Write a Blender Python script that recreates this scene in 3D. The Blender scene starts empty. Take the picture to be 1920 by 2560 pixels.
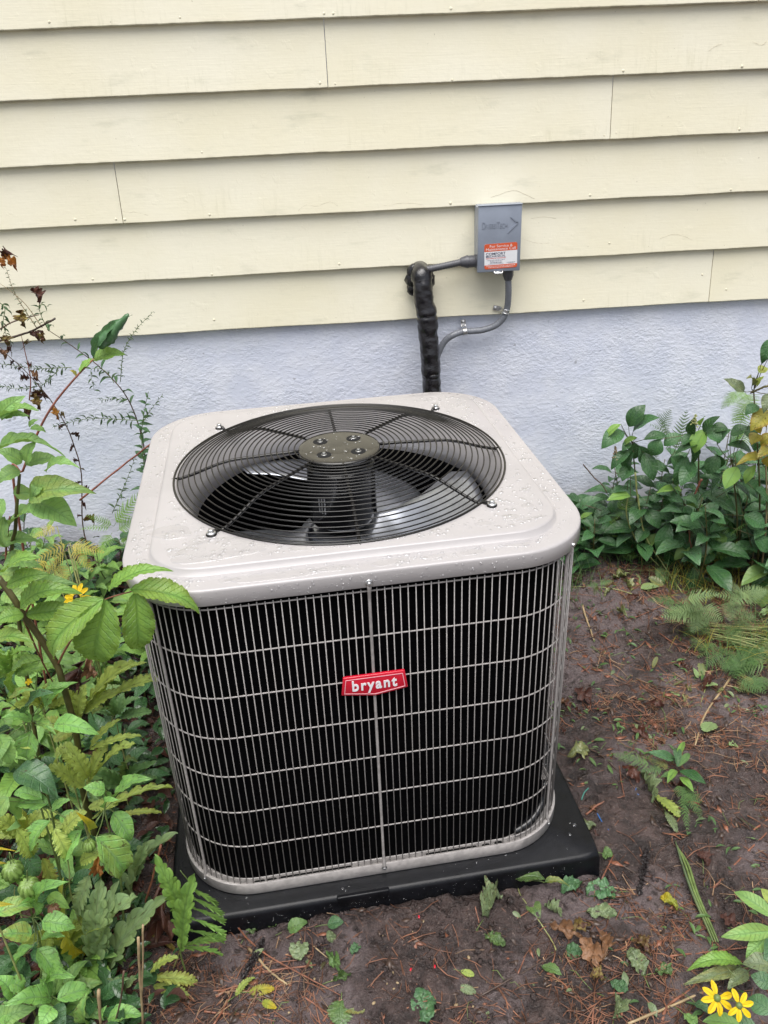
import bpy, bmesh, math, random
import numpy as np
from mathutils import Vector, Matrix

scene = bpy.context.scene
COL = scene.collection
# ------------------------------------------------------------------ camera
CAM = Vector((-0.0034, -2.814, 1.6964))
PITCH, YAW, ROLL, FPX, PW, PH = -0.48844, 0.05793, -0.04243, 2042.05, 1920, 2560
_r = Vector((math.cos(YAW), -math.sin(YAW), 0))
FWD = Vector((math.sin(YAW) * math.cos(PITCH), math.cos(YAW) * math.cos(PITCH), math.sin(PITCH)))
_u = _r.cross(FWD)
RIGHT = _r * math.cos(ROLL) + _u * math.sin(ROLL)
UP = _u * math.cos(ROLL) - _r * math.sin(ROLL)
cam = bpy.data.cameras.new('camera')
camo = bpy.data.objects.new('camera', cam)
COL.objects.link(camo)
camo.matrix_world = Matrix(((RIGHT.x, UP.x, -FWD.x, CAM.x), (RIGHT.y, UP.y, -FWD.y, CAM.y),
                            (RIGHT.z, UP.z, -FWD.z, CAM.z), (0, 0, 0, 1)))
cam.sensor_fit = 'HORIZONTAL'
cam.sensor_width = 36.0
cam.lens = 36.0 * FPX / PW
cam.clip_start = 0.02
cam.clip_end = 500
scene.camera = camo
# ------------------------------------------------------------------ world, sun, exposure
SUN_EL, SUN_AZ = math.radians(73), math.radians(190)      # azimuth from +Y clockwise
world = bpy.data.worlds.new('World')
scene.world = world
world.use_nodes = True
wn, wl = world.node_tree.nodes, world.node_tree.links
wn.clear()
sky = wn.new('ShaderNodeTexSky')
sky.sky_type = 'NISHITA'
sky.sun_disc = False
sky.sun_elevation = SUN_EL
sky.sun_rotation = SUN_AZ
sky.air_density = 1.0
sky.dust_density = 4.0
hsv = wn.new('ShaderNodeHueSaturation')                   # an overcast sky: the blue mostly washed out
hsv.inputs['Saturation'].default_value = 0.42
bg = wn.new('ShaderNodeBackground')
bg.inputs['Strength'].default_value = 0.066
wo = wn.new('ShaderNodeOutputWorld')
wl.new(sky.outputs[0], hsv.inputs['Color'])
wl.new(hsv.outputs[0], bg.inputs[0])
wl.new(bg.outputs[0], wo.inputs[0])
sl = bpy.data.lights.new('sun', 'SUN')
sl.energy = 1.5
sl.angle = math.radians(60)
sl.color = (1.0, 0.985, 0.96)
so = bpy.data.objects.new('sun', sl)
COL.objects.link(so)
sd = Vector((math.sin(SUN_AZ) * math.cos(SUN_EL), math.cos(SUN_AZ) * math.cos(SUN_EL), math.sin(SUN_EL)))
so.rotation_euler = sd.to_track_quat('Z', 'Y').to_euler()
so.location = (0, -4, 6)
scene.view_settings.view_transform = 'Standard'
scene.view_settings.look = 'None'
scene.view_settings.gamma = 1
scene.view_settings.use_curve_mapping = False
scene.view_settings.exposure = 1.36
scene.render.engine = 'CYCLES'
scene.cycles.max_bounces = 10
scene.cycles.caustics_refractive = True
scene.cycles.transparent_max_bounces = 16

# ------------------------------------------------------------------ helpers
rng = random.Random(7)
PI = math.pi


def ray(px, py):
    return (FWD + RIGHT * ((px - PW / 2) / FPX) - UP * ((py - PH / 2) / FPX))


def at(px, py, y):
    """world point on the plane Y = y that lies behind a point of the photograph"""
    d = ray(px, py)
    return CAM + d * ((y - CAM.y) / d.y)


def _hash(ix, iy, s):
    h = (ix.astype(np.int64) * 374761393 + iy.astype(np.int64) * 668265263 + s * 974634777) & 0x7fffffff
    h = ((h ^ (h >> 13)) * 1274126177) & 0x7fffffff
    h = h ^ (h >> 16)
    return (h % 100003) / 100003.0


def vnoise(x, y, s=0):
    x = np.asarray(x, float); y = np.asarray(y, float)
    ix, iy = np.floor(x), np.floor(y)
    fx, fy = x - ix, y - iy
    fx = fx * fx * (3 - 2 * fx); fy = fy * fy * (3 - 2 * fy)
    a = _hash(ix, iy, s); b = _hash(ix + 1, iy, s); c = _hash(ix, iy + 1, s); d = _hash(ix + 1, iy + 1, s)
    return (a + (b - a) * fx) * (1 - fy) + (c + (d - c) * fx) * fy - 0.5


def fbm(x, y, s=0, o=4):
    r = 0; a = 1.0; f = 1.0
    for k in range(o):
        r = r + a * vnoise(np.asarray(x) * f, np.asarray(y) * f, s + k * 17)
        a *= 0.5; f *= 2.03
    return r


def sstep(a, b, x):
    t = np.clip((np.asarray(x, float) - a) / (b - a), 0, 1)
    return t * t * (3 - 2 * t)


GROUND0 = 0.038


def gz(x, y):
    """height of the bare soil"""
    x = np.asarray(x, float); y = np.asarray(y, float)
    z = GROUND0 + 0.085 * sstep(-0.75, 0.0, y)
    z = z + 0.030 * fbm(x * 2.1, y * 2.1, 3, 3) + 0.020 * fbm(x * 8, y * 8, 9, 4) - 0.012 * np.abs(fbm(x * 15, y * 15, 19, 3))
    # crumbled rim of soil pushed up along the front of the pad
    lx, ly = unit_local(x, y)
    fr = np.exp(-((ly + 0.535) / 0.035) ** 2) * sstep(-0.34, -0.05, lx) * (1 - sstep(0.12, 0.34, lx))
    z = z + fr * (0.026 + 0.03 * fbm(x * 22, y * 22, 31, 3))
    inside = (np.abs(lx) < 0.52) & (np.abs(ly) < 0.50)
    z = np.where(inside, np.minimum(z, 0.03), z)
    return z


UX, UY, UYAW = 0.0, -1.110, 0.08056
_cu, _su = math.cos(UYAW), math.sin(UYAW)


def unit_local(x, y):
    dx, dy = x - UX, y - UY
    return _cu * dx + _su * dy, -_su * dx + _cu * dy


def unit_world(x, y, z):
    return Vector((UX + _cu * x - _su * y, UY + _su * x + _cu * y, z))


def gnd(px, py, lift=0.0):
    """point lift metres above the soil that lies behind a point of the photograph"""
    d = ray(px, py)
    t = (GROUND0 + lift - CAM.z) / d.z
    for _ in range(14):
        P = CAM + d * t
        t += (float(gz(P.x, P.y)) + lift - P.z) / d.z * 0.8
    P = CAM + d * t
    return Vector((P.x, P.y, float(gz(P.x, P.y)) + lift))


def tag(o, label=None, cat=None, group=None, kind=None):
    if label: o['label'] = label
    if cat: o['category'] = cat
    if group: o['group'] = group
    if kind: o['kind'] = kind
    return o


def empty(name, loc, label=None, cat=None, group=None, rotz=0.0):
    o = bpy.data.objects.new(name, None)
    o.empty_display_size = 0.05
    COL.objects.link(o)
    o.location = loc
    o.rotation_euler = (0, 0, rotz)
    return tag(o, label, cat, group)


def mesh_np(name, V, F, smooth=True, uv=None):
    me = bpy.data.meshes.new(name)
    me.from_pydata([tuple(v) for v in V], [], [tuple(f) for f in F])
    if uv is not None:
        l = me.uv_layers.new(name='UVMap')
        idx = np.empty(len(me.loops), dtype=np.int32)
        me.loops.foreach_get('vertex_index', idx)
        l.data.foreach_set('uv', np.asarray(uv, float)[idx].ravel())
    if smooth:
        me.polygons.foreach_set('use_smooth', [True] * len(me.polygons))
    me.update()
    return me


def obj(name, me, mat, parent=None, M=None):
    """links a mesh; M is a matrix in the parent's space"""
    o = bpy.data.objects.new(name, me)
    COL.objects.link(o)
    if mat is not None:
        if not me.materials:
            me.materials.append(mat)
        elif me.materials[0] is not mat:
            o.material_slots[0].link = 'OBJECT'
            o.material_slots[0].material = mat
    if parent is not None:
        o.parent = parent
    if M is not None:
        o.matrix_local = M
    return o


class MB:
    """collects shapes for one mesh"""
    def __init__(s):
        s.V = []; s.F = []; s.UV = []

    def add(s, V, F, UV=None):
        o = len(s.V)
        s.V.extend([tuple(v) for v in V])
        s.F.extend([tuple(i + o for i in f) for f in F])
        s.UV.extend(UV if UV is not None else [(0.5, 0.5)] * len(V))

    def box(s, c, d):
        x, y, z = c; a, b, e = d[0] / 2, d[1] / 2, d[2] / 2
        V = [(x + i * a, y + j * b, z + k * e) for k in (-1, 1) for j in (-1, 1) for i in (-1, 1)]
        s.add(V, [(0, 2, 3, 1), (4, 5, 7, 6), (0, 1, 5, 4), (2, 6, 7, 3), (0, 4, 6, 2), (1, 3, 7, 5)])

    def tube(s, pts, rad, n=6, cap=True, closed=False, fr=None):
        pts = [Vector(p) for p in pts]
        m = len(pts)
        rads = rad if hasattr(rad, '__len__') else [rad] * m
        V = []; UV = []
        prev = None
        for i, p in enumerate(pts):
            if closed:
                t = pts[(i + 1) % m] - pts[i - 1]
            else:
                t = pts[min(i + 1, m - 1)] - pts[max(i - 1, 0)]
            if t.length < 1e-9: t = Vector((0, 0, 1))
            t.normalize()
            if prev is None:
                a = Vector((0, 0, 1)) if abs(t.z) < 0.9 else Vector((1, 0, 0))
                u = t.cross(a).normalized()
            else:
                u = (prev - t * prev.dot(t))
                if u.length < 1e-6: u = t.orthogonal()
                u.normalize()
            prev = u
            w = t.cross(u)
            for k in range(n):
                an = 2 * PI * k / n
                rr = rads[i] if fr is None else rads[i] * fr(i, an)
                V.append(p + (u * math.cos(an) + w * math.sin(an)) * rr)
                UV.append((k / n, i / max(1, m - 1)))
        F = []
        for i in range(m if closed else m - 1):
            for k in range(n):
                a = i * n + k; b = i * n + (k + 1) % n
                c = ((i + 1) % m) * n + (k + 1) % n; d = ((i + 1) % m) * n + k
                F.append((a, b, c, d))
        if cap and not closed:
            F.append(tuple(range(n - 1, -1, -1)))
            F.append(tuple((m - 1) * n + k for k in range(n)))
        s.add(V, F, UV)

    def loft(s, loops, closed=True, cap0=False, cap1=False):
        n = len(loops[0]); V = [p for l in loops for p in l]; F = []
        for i in range(len(loops) - 1):
            for k in range(n if closed else n - 1):
                F.append((i * n + k, i * n + (k + 1) % n, (i + 1) * n + (k + 1) % n, (i + 1) * n + k))
        if cap0: F.append(tuple(range(n - 1, -1, -1)))
        if cap1: F.append(tuple((len(loops) - 1) * n + k for k in range(n)))
        s.add(V, F)

    def lathe(s, prof, n=24, c=(0, 0, 0), cap0=False, cap1=False):
        s.loft([[(c[0] + r * math.cos(2 * PI * k / n), c[1] + r * math.sin(2 * PI * k / n), c[2] + z)
                 for k in range(n)] for r, z in prof], True, cap0, cap1)

    def mesh(s, name, smooth=True, uv=False):
        return mesh_np(name, s.V, s.F, smooth, s.UV if uv else None)

    def obj(s, name, mat, parent=None, M=None, smooth=True, uv=False):
        return obj(name, s.mesh(name, smooth, uv), mat, parent, M)


def sharp(o, deg=35):
    """auto-smooth by marking edges sharp"""
    me = o.data
    bm = bmesh.new(); bm.from_mesh(me)
    lim = math.radians(deg)
    for e in bm.edges:
        if len(e.link_faces) == 2 and e.calc_face_angle(0) > lim:
            e.smooth = False
    bm.to_mesh(me); bm.free()
    return o


def bevel(o, w, seg=2, deg=40):
    bm = bmesh.new(); bm.from_mesh(o.data)
    ed = [e for e in bm.edges if len(e.link_faces) == 2 and e.calc_face_angle(0) > math.radians(deg)]
    bmesh.ops.bevel(bm, geom=ed, offset=w, segments=seg, affect='EDGES', profile=0.5)
    for f in bm.faces: f.smooth = True
    bm.to_mesh(o.data); bm.free()
    return sharp(o, 50)


def smooth_path(pts, n=8):
    """Catmull-Rom through points"""
    P = [Vector(p) for p in pts]
    P = [P[0] * 2 - P[1]] + P + [P[-1] * 2 - P[-2]]
    out = []
    for i in range(1, len(P) - 2):
        for k in range(n):
            t = k / n
            a, b, c, d = P[i - 1], P[i], P[i + 1], P[i + 2]
            out.append(0.5 * ((2 * b) + (c - a) * t + (2 * a - 5 * b + 4 * c - d) * t * t + (3 * b - a - 3 * c + d) * t ** 3))
    out.append(P[-2])
    return out


# ------------------------------------------------------------------ materials
class NT:
    def __init__(s, name):
        s.m = bpy.data.materials.new(name); s.m.use_nodes = True
        s.n = s.m.node_tree.nodes; s.l = s.m.node_tree.links
        s.b = s.n['Principled BSDF']; s.out = s.n['Material Output']

    def new(s, t, **kw):
        n = s.n.new(t)
        for k, v in kw.items(): setattr(n, k, v)
        return n

    def link(s, a, b): s.l.new(a, b)

    def sock(s, inp, v):
        if hasattr(v, 'is_output') or isinstance(v, bpy.types.NodeSocket): s.l.new(v, inp)
        else: inp.default_value = v

    def math(s, op, a, b=0.0, c=0.0):
        n = s.n.new('ShaderNodeMath'); n.operation = op
        s.sock(n.inputs[0], a); s.sock(n.inputs[1], b)
        if op in ('MULTIPLY_ADD', 'SMOOTH_MIN', 'COMPARE'): s.sock(n.inputs[2], c)
        return n.outputs[0]

    def maprange(s, v, a, b, c=0.0, d=1.0):
        n = s.n.new('ShaderNodeMapRange'); n.interpolation_type = 'SMOOTHSTEP'
        s.sock(n.inputs[0], v)
        for i, x in enumerate((a, b, c, d)): n.inputs[i + 1].default_value = x
        return n.outputs[0]

    def noise(s, vec, scale, detail=3, rough=0.55):
        n = s.n.new('ShaderNodeTexNoise')
        n.inputs['Scale'].default_value = scale; n.inputs['Detail'].default_value = detail
        n.inputs['Roughness'].default_value = rough
        if vec is not None: s.l.new(vec, n.inputs['Vector'])
        return n.outputs[0]

    def mix(s, f, a, b):
        n = s.n.new('ShaderNodeMix'); n.data_type = 'RGBA'
        s.sock(n.inputs[0], f); s.sock(n.inputs[6], a); s.sock(n.inputs[7], b)
        return n.outputs[2]

    def coord(s, which='Object'):
        return s.n.new('ShaderNodeTexCoord').outputs[which]

    def mapping(s, vec, scale=(1, 1, 1), rot=(0, 0, 0)):
        n = s.n.new('ShaderNodeMapping'); s.l.new(vec, n.inputs[0])
        n.inputs['Scale'].default_value = scale; n.inputs['Rotation'].default_value = rot
        return n.outputs[0]

    def bump(s, h, strength=0.5, dist=0.01):
        n = s.n.new('ShaderNodeBump'); n.inputs['Strength'].default_value = strength
        n.inputs['Distance'].default_value = dist
        s.l.new(h, n.inputs['Height']); s.l.new(n.outputs[0], s.b.inputs['Normal'])
        return n.outputs[0]

    def set(s, **kw):
        for k, v in kw.items():
            s.sock(s.b.inputs[k.replace('_', ' ')], v)
        return s


def c4(r, g, b): return (r, g, b, 1)


def plain(name, col, rough=0.5, metal=0.0, coat=0.0, var=0.12, vscale=30, bump=0.0, bscale=200):
    t = NT(name)
    co = t.coord()
    n = t.noise(co, vscale, 4)
    f = t.maprange(n, 0.3, 0.7)
    t.set(Base_Color=t.mix(f, c4(*[c * (1 - var) for c in col]), c4(*[min(1, c * (1 + var)) for c in col])),
          Roughness=rough, Metallic=metal)
    if coat: t.set(Coat_Weight=coat, Coat_Roughness=0.05)
    if bump: t.bump(t.noise(co, bscale, 3), bump, 0.002)
    return t.m


def mat_siding():
    t = NT('cream_painted_siding')
    uv = t.coord('UV'); ob = t.coord('Object')
    oi = t.new('ShaderNodeObjectInfo')
    off = t.new('ShaderNodeVectorMath', operation='ADD')
    comb = t.new('ShaderNodeCombineXYZ'); t.link(t.math('MULTIPLY', oi.outputs['Random'], 40.0), comb.inputs[0])
    t.link(ob, off.inputs[0]); t.link(comb.outputs[0], off.inputs[1])
    p = off.outputs[0]
    sep = t.new('ShaderNodeSeparateXYZ'); t.link(uv, sep.inputs[0])
    v = sep.outputs[1]
    base = t.mix(t.maprange(t.noise(p, 2.2, 4), 0.3, 0.7), c4(0.795, 0.745, 0.560), c4(0.83, 0.79, 0.635))
    # vertical mildew streaks rising from the lower edge
    st = t.noise(t.mapping(p, (85, 1, 9)), 1.0, 4, 0.65)
    pt = t.noise(p, 2.6, 2)
    low = t.maprange(v, 0.05, 0.75, 1.0, 0.0)
    m = t.math('MULTIPLY', t.maprange(st, 0.48, 0.72), t.maprange(pt, 0.45, 0.68))
    m = t.math('MULTIPLY', m, low)
    base = t.mix(t.math('MULTIPLY', m, 0.24), base, c4(0.36, 0.35, 0.21))
    # greenish grey smudges
    sm = t.maprange(t.noise(t.mapping(p, (1.4, 1, 4.5), (0, 0.3, 0)), 3.1, 5, 0.62), 0.56, 0.78)
    base = t.mix(t.math('MULTIPLY', sm, 0.44), base, c4(0.46, 0.46, 0.34))
    # dirt along the dark lap edge
    e = t.math('MULTIPLY', t.maprange(v, 0.0, 0.035, 1.0, 0.0), t.maprange(t.noise(p, 14, 3), 0.42, 0.6))
    base = t.mix(t.math('MULTIPLY', e, 0.45), base, c4(0.22, 0.19, 0.11))
    spk = t.maprange(t.noise(p, 95, 2), 0.74, 0.80)
    base = t.mix(t.math('MULTIPLY', spk, 0.5), base, c4(0.33, 0.29, 0.19))
    t.set(Base_Color=base, Roughness=t.maprange(t.noise(p, 9, 3), 0.3, 0.7, 0.38, 0.56))
    g = t.noise(t.mapping(p, (9, 1, 260)), 1.0, 4, 0.65)
    g2 = t.noise(p, 55, 3)
    t.bump(t.math('ADD', t.math('MULTIPLY', g, 0.55), t.math('ADD', t.math('MULTIPLY', g2, 0.6), t.math('MULTIPLY', t.maprange(t.noise(p, 17, 4), 0.62, 0.70), 0.35))), 0.21, 0.004)
    return t.m


def mat_stucco():
    t = NT('lavender_white_stucco')
    p = t.coord()
    a = t.noise(t.mapping(p, (0.8, 1, 1.2), (0, 0.45, 0)), 95, 6, 0.6)
    b = t.noise(p, 9, 4)
    c = t.noise(t.mapping(p, (1, 1, 1.5), (0, -0.5, 0)), 48, 4, 0.6)
    big = t.maprange(t.noise(p, 3.4, 3), 0.38, 0.62, 0.22, 1.25)
    h = t.math('ADD', t.math('MULTIPLY', a, big), t.math('MULTIPLY', b, 0.6))
    h = t.math('ADD', h, t.math('MULTIPLY', t.maprange(c, 0.45, 0.62), 0.16))
    sep = t.new('ShaderNodeSeparateXYZ'); t.link(p, sep.inputs[0])
    base = t.mix(t.maprange(b, 0.3, 0.7), c4(0.70, 0.735, 0.855), c4(0.79, 0.815, 0.905))
    dirt = t.math('MULTIPLY', t.maprange(sep.outputs[2], 0.06, 0.40, 1, 0), t.maprange(t.noise(p, 7, 6), 0.36, 0.62))
    base = t.mix(t.math('MULTIPLY', dirt, 0.55), base, c4(0.27, 0.25, 0.22))
    sp = t.maprange(t.noise(p, 26, 2), 0.74, 0.80)
    base = t.mix(t.math('MULTIPLY', sp, 0.5), base, c4(0.25, 0.25, 0.25))
    t.set(Base_Color=base, Roughness=0.42)
    t.bump(h, 0.50, 0.0068)
    return t.m


def mat_soil():
    t = NT('wet_dark_soil')
    p = t.coord()
    big = t.noise(p, 3.2, 5, 0.6); mid = t.noise(p, 18, 5, 0.65); fine = t.noise(p, 120, 5, 0.7)
    base = t.mix(t.maprange(mid, 0.3, 0.7), c4(0.014, 0.009, 0.008), c4(0.078, 0.052, 0.046))
    base = t.mix(t.math('MULTIPLY', t.maprange(big, 0.48, 0.60), 0.80), base, c4(0.128, 0.098, 0.098))
    base = t.mix(t.math('MULTIPLY', t.maprange(fine, 0.57, 0.72), 0.75), base, c4(0.235, 0.180, 0.155))  # pale specks, painted in to make up for weak relief shading
    base = t.mix(t.math('MULTIPLY', t.maprange(t.noise(p, 42, 3), 0.56, 0.66), 0.75), base, c4(0.018, 0.011, 0.009))  # dark patches, colour that deepens the weak relief shading
    fib = t.maprange(t.noise(t.mapping(p, (30, 260, 30), (0, 0, 0.7)), 1.0, 3), 0.66, 0.74)
    base = t.mix(t.math('MULTIPLY', fib, 0.45), base, c4(0.20, 0.11, 0.07))
    fib2 = t.maprange(t.noise(t.mapping(p, (280, 36, 30), (0, 0, -0.4)), 1.0, 3), 0.68, 0.75)
    base = t.mix(t.math('MULTIPLY', fib2, 0.45), base, c4(0.16, 0.12, 0.10))
    wet = t.maprange(t.noise(p, 7, 4), 0.36, 0.66, 0.10, 0.48)
    t.set(Base_Color=base, Roughness=wet, Specular_IOR_Level=0.65)
    h = t.math('ADD', t.math('MULTIPLY', mid, 1.0), t.math('MULTIPLY', fine, 0.32))
    h = t.math('ADD', h, t.math('MULTIPLY', t.noise(p, 420, 2), 0.10))
    t.bump(h, 1.0, 0.024)
    return t.m


def mat_leaf(name, col, veins=7.0, vein_col=None, rough=0.33, var=0.25, trans=0.22, back=None, spots=0.0, tip=None, edge=None, spec=0.5, age=0.7):
    """leaf with a midrib and slanted side veins drawn from its UVs"""
    t = NT(name)
    uv = t.coord('UV'); p = t.coord('Object')
    oi = t.new('ShaderNodeObjectInfo')
    sep = t.new('ShaderNodeSeparateXYZ'); t.link(uv, sep.inputs[0])
    u = t.math('ABSOLUTE', t.math('MULTIPLY_ADD', sep.outputs[0], 2.0, -1.0)); v = sep.outputs[1]
    rib = t.maprange(u, 0.02, 0.10, 1.0, 0.0)
    ph = t.math('FRACT', t.math('MULTIPLY', t.math('SUBTRACT', v, t.math('MULTIPLY', u, 0.16)), veins))
    d = t.math('ABSOLUTE', t.math('SUBTRACT', ph, 0.5))
    sv = t.maprange(d, 0.0, 0.10, 0.75, 0.0)
    vein = t.math('MAXIMUM', rib, sv)
    vc = vein_col or tuple(min(1, c * 1.7 + 0.03) for c in col)
    lo = tuple(c * (1 - var) for c in col); hi = tuple(min(1, c * (1 + var)) for c in col)
    n = t.noise(p, 5.0, 3)
    base = t.mix(t.maprange(oi.outputs['Random'], 0, 1), c4(*lo), c4(*hi))
    base = t.mix(t.math('MULTIPLY', t.maprange(n, 0.35, 0.7), 0.5), base, c4(hi[0] * 1.25, hi[1] * 1.08, hi[2] * 0.8))
    if tip:
        base = t.mix(t.maprange(v, 0.30, 0.95), base, c4(*tip))
    if edge:
        base = t.mix(t.math('MULTIPLY', t.maprange(u, 0.55, 1.0), 0.8), base, c4(*edge))
    if spots:
        k = t.maprange(t.noise(p, 8.0, 2), 0.68 - spots * 0.1, 0.73 - spots * 0.1)
        base = t.mix(t.math('MULTIPLY', k, 0.9), base, c4(0.05, 0.035, 0.015))
    if age:
        ag = t.math('MULTIPLY', t.maprange(t.math('FRACT', t.math('MULTIPLY', oi.outputs['Random'], 7.3)), 0.70, 1.0), t.maprange(t.math('ADD', t.noise(p, 3.4, 3), t.math('MULTIPLY', u, 0.18)), 0.42, 0.72))
        base = t.mix(t.math('MULTIPLY', ag, age), base, c4(0.30, 0.25, 0.05))
        br = t.math('MULTIPLY', t.maprange(t.math('ADD', t.noise(p, 11, 3), t.math('MULTIPLY', u, 0.25)), 0.74, 0.82), t.maprange(t.math('FRACT', t.math('MULTIPLY', oi.outputs['Random'], 3.7)), 0.3, 0.8))
        base = t.mix(t.math('MULTIPLY', br, min(1, age * 1.2)), base, c4(0.07, 0.040, 0.020))
    base = t.mix(t.math('MULTIPLY', vein, 0.46), base, c4(*vc))
    if back:
        g = t.new('ShaderNodeNewGeometry')
        base = t.mix(g.outputs['Backfacing'], base, c4(*back))
    t.set(Base_Color=base, Roughness=t.maprange(t.noise(p, 9, 2), 0.3, 0.7, rough * 0.75, rough * 1.35), Specular_IOR_Level=spec)
    h = t.math('SUBTRACT', t.math('MULTIPLY', t.noise(p, 26, 3), 0.35), t.math('MULTIPLY', vein, 0.5))
    t.bump(h, 0.7, 0.004)
    tr = t.new('ShaderNodeBsdfTranslucent')
    t.link(t.mix(0.5, base, c4(min(1, col[0] * 2.4), min(1, col[1] * 2.0), col[2])), tr.inputs[0])
    ms = t.new('ShaderNodeMixShader'); ms.inputs[0].default_value = trans
    t.link(t.b.outputs[0], ms.inputs[1]); t.link(tr.outputs[0], ms.inputs[2])
    t.link(ms.outputs[0], t.out.inputs['Surface'])
    return t.m


def mat_water(name, k, c):
    t = NT(name)
    fr = t.new('ShaderNodeFresnel'); fr.inputs[0].default_value = 1.33
    tr = t.new('ShaderNodeBsdfTransparent'); tr.inputs[0].default_value = c4(0.985, 0.985, 0.99)
    gl = t.new('ShaderNodeBsdfGlossy'); gl.inputs['Roughness'].default_value = 0.06
    ms = t.new('ShaderNodeMixShader')
    ge = t.new('ShaderNodeNewGeometry')
    f = t.math('MULTIPLY', t.math('MULTIPLY_ADD', fr.outputs[0], k, c), t.math('SUBTRACT', 1.0, ge.outputs['Backfacing']))
    t.link(t.math('MINIMUM', f, 1.0), ms.inputs[0]); t.link(tr.outputs[0], ms.inputs[1]); t.link(gl.outputs[0], ms.inputs[2])
    t.link(ms.outputs[0], t.out.inputs['Surface'])
    return t.m


M = {}
M['siding'] = mat_siding()
M['stucco'] = mat_stucco()
M['soil'] = mat_soil()
M['water'] = mat_water('clear_water_film', 1.3, 0.05)
M['drop'] = mat_water('clear_water_drop', 1.6, 0.15)
M['lid'] = plain('grey_beige_enamel', (0.385, 0.365, 0.362), 0.28, 0, 0.15, 0.05, 6, 0.05, 500)
M['wire'] = plain('grey_coated_wire', (0.33, 0.308, 0.296), 0.34, 0.0, 0.1, 0.15, 90)
M['black_wire'] = plain('black_coated_wire', (0.008, 0.007, 0.006), 0.25, 0.0, 0.0, 0.2, 90)
M['coil'] = plain('black_coil_fins', (0.0018, 0.0018, 0.0022), 0.8, 0, 0, 0.2, 60)
M['coil'].node_tree.nodes['Principled BSDF'].inputs['Specular IOR Level'].default_value = 0.03
M['motor'] = plain('black_motor_enamel', (0.006, 0.006, 0.007), 0.25, 0, 0.3, 0.2, 30)
M['plate'] = plain('wet_bronze_black_plate', (0.027, 0.024, 0.0185), 0.18, 0, 0.45, 0.25, 25)
M['alu'] = plain('dull_aluminium', (0.48, 0.50, 0.55), 0.28, 0.9, 0, 0.2, 12, 0.05, 60)
M['zinc'] = plain('zinc_plated_steel', (0.62, 0.62, 0.62), 0.28, 0.9, 0, 0.15, 60)
M['bolt'] = plain('dull_wet_bolt_steel', (0.30, 0.30, 0.29), 0.4, 0.9, 0, 0.15, 60)
M['pad'] = plain('black_pad_plastic', (0.0050, 0.0053, 0.0068), 0.27, 0, 0.0, 0.3, 40, 0.25, 700)
M['pad'].node_tree.nodes['Principled BSDF'].inputs['Specular IOR Level'].default_value = 0.28
M['box'] = plain('grey_blue_enamel', (0.245, 0.275, 0.335), 0.36, 0, 0.1, 0.05, 20)
M['box_side'] = plain('light_grey_enamel', (0.33, 0.35, 0.39), 0.4, 0, 0, 0.05, 20)
M['conduit'] = plain('grey_pvc_jacket', (0.19, 0.20, 0.225), 0.38, 0, 0.1, 0.1, 40)
M['conduit_dark'] = plain('dark_grey_pvc', (0.085, 0.085, 0.095), 0.42, 0, 0.1, 0.1, 40)
M['wrap'] = plain('black_pipe_wrap_tape', (0.010, 0.009, 0.011), 0.27, 0, 0.3, 0.3, 30, 0.8, 130)
M['orange'] = plain('orange_print', (0.66, 0.105, 0.035), 0.35, 0, 0, 0.04)
M['white'] = plain('white_print', (0.78, 0.78, 0.80), 0.35, 0, 0, 0.03)
M['navy'] = plain('navy_print', (0.012, 0.02, 0.08), 0.4, 0, 0, 0.05)
M['redprint'] = plain('red_print', (0.60, 0.05, 0.05), 0.4, 0, 0, 0.05)
M['badge'] = plain('glossy_red_badge', (0.54, 0.008, 0.028), 0.22, 0, 0.6, 0.05, 30)
M['badge_line'] = plain('pale_badge_line', (0.80, 0.45, 0.50), 0.3)
M['hole'] = plain('opening_shade_black', (0.003, 0.003, 0.003), 0.9)  # flat black standing in for the shade inside slots and recesses
M['crack'] = plain('dark_paint_crack', (0.50, 0.44, 0.32), 0.8)
M['nail'] = plain('painted_nail_head', (0.74, 0.69, 0.52), 0.45, 0, 0, 0.1, 300)

# ------------------------------------------------------------------ ground (one sheet to the horizon)
xs = np.concatenate([[-250, -90, -35, -14, -7, -4, -2.8, -2.2, -1.7], np.arange(-1.3, 2.0001, 0.0062), [2.5, 3, 4, 7, 14, 35, 90, 250]])
ys = np.concatenate([[-250, -90, -35, -14, -8, -5.5, -4, -3.2, -2.7, -2.45], np.arange(-2.1, 0.06, 0.0062), [0.2, 0.6, 2, 6, 14, 35, 90, 250]])
GX, GY = np.meshgrid(xs, ys)
GZ = gz(GX, GY)
near = ((GX > -1.3) & (GX < 2.0) & (GY > -2.1) & (GY < 0.1))
GZ = GZ + near * (0.010 * fbm(GX * 30, GY * 30, 51, 4) - 0.016 * np.abs(fbm(GX * 19, GY * 19, 57, 3)) + 0.007 + 0.006 * vnoise(GX * 90, GY * 90, 77))
nx, ny = len(xs), len(ys)
i = np.arange(nx * ny).reshape(ny, nx)
Fq = np.stack([i[:-1, :-1], i[:-1, 1:], i[1:, 1:], i[1:, :-1]], -1).reshape(-1, 4)
gme = bpy.data.meshes.new('ground')
gme.vertices.add(nx * ny)
gme.vertices.foreach_set('co', np.stack([GX, GY, GZ], -1).ravel())
gme.loops.add(Fq.size); gme.polygons.add(len(Fq))
gme.loops.foreach_set('vertex_index', Fq.ravel().astype(np.int32))
gme.polygons.foreach_set('loop_start', np.arange(0, Fq.size, 4, dtype=np.int32))
gme.polygons.foreach_set('use_smooth', np.ones(len(Fq), dtype=bool))
gme.update(calc_edges=True)
g = obj('ground', gme, M['soil'])
tag(g, 'wet dark brown bare soil around the unit', None, None, 'structure')

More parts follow.
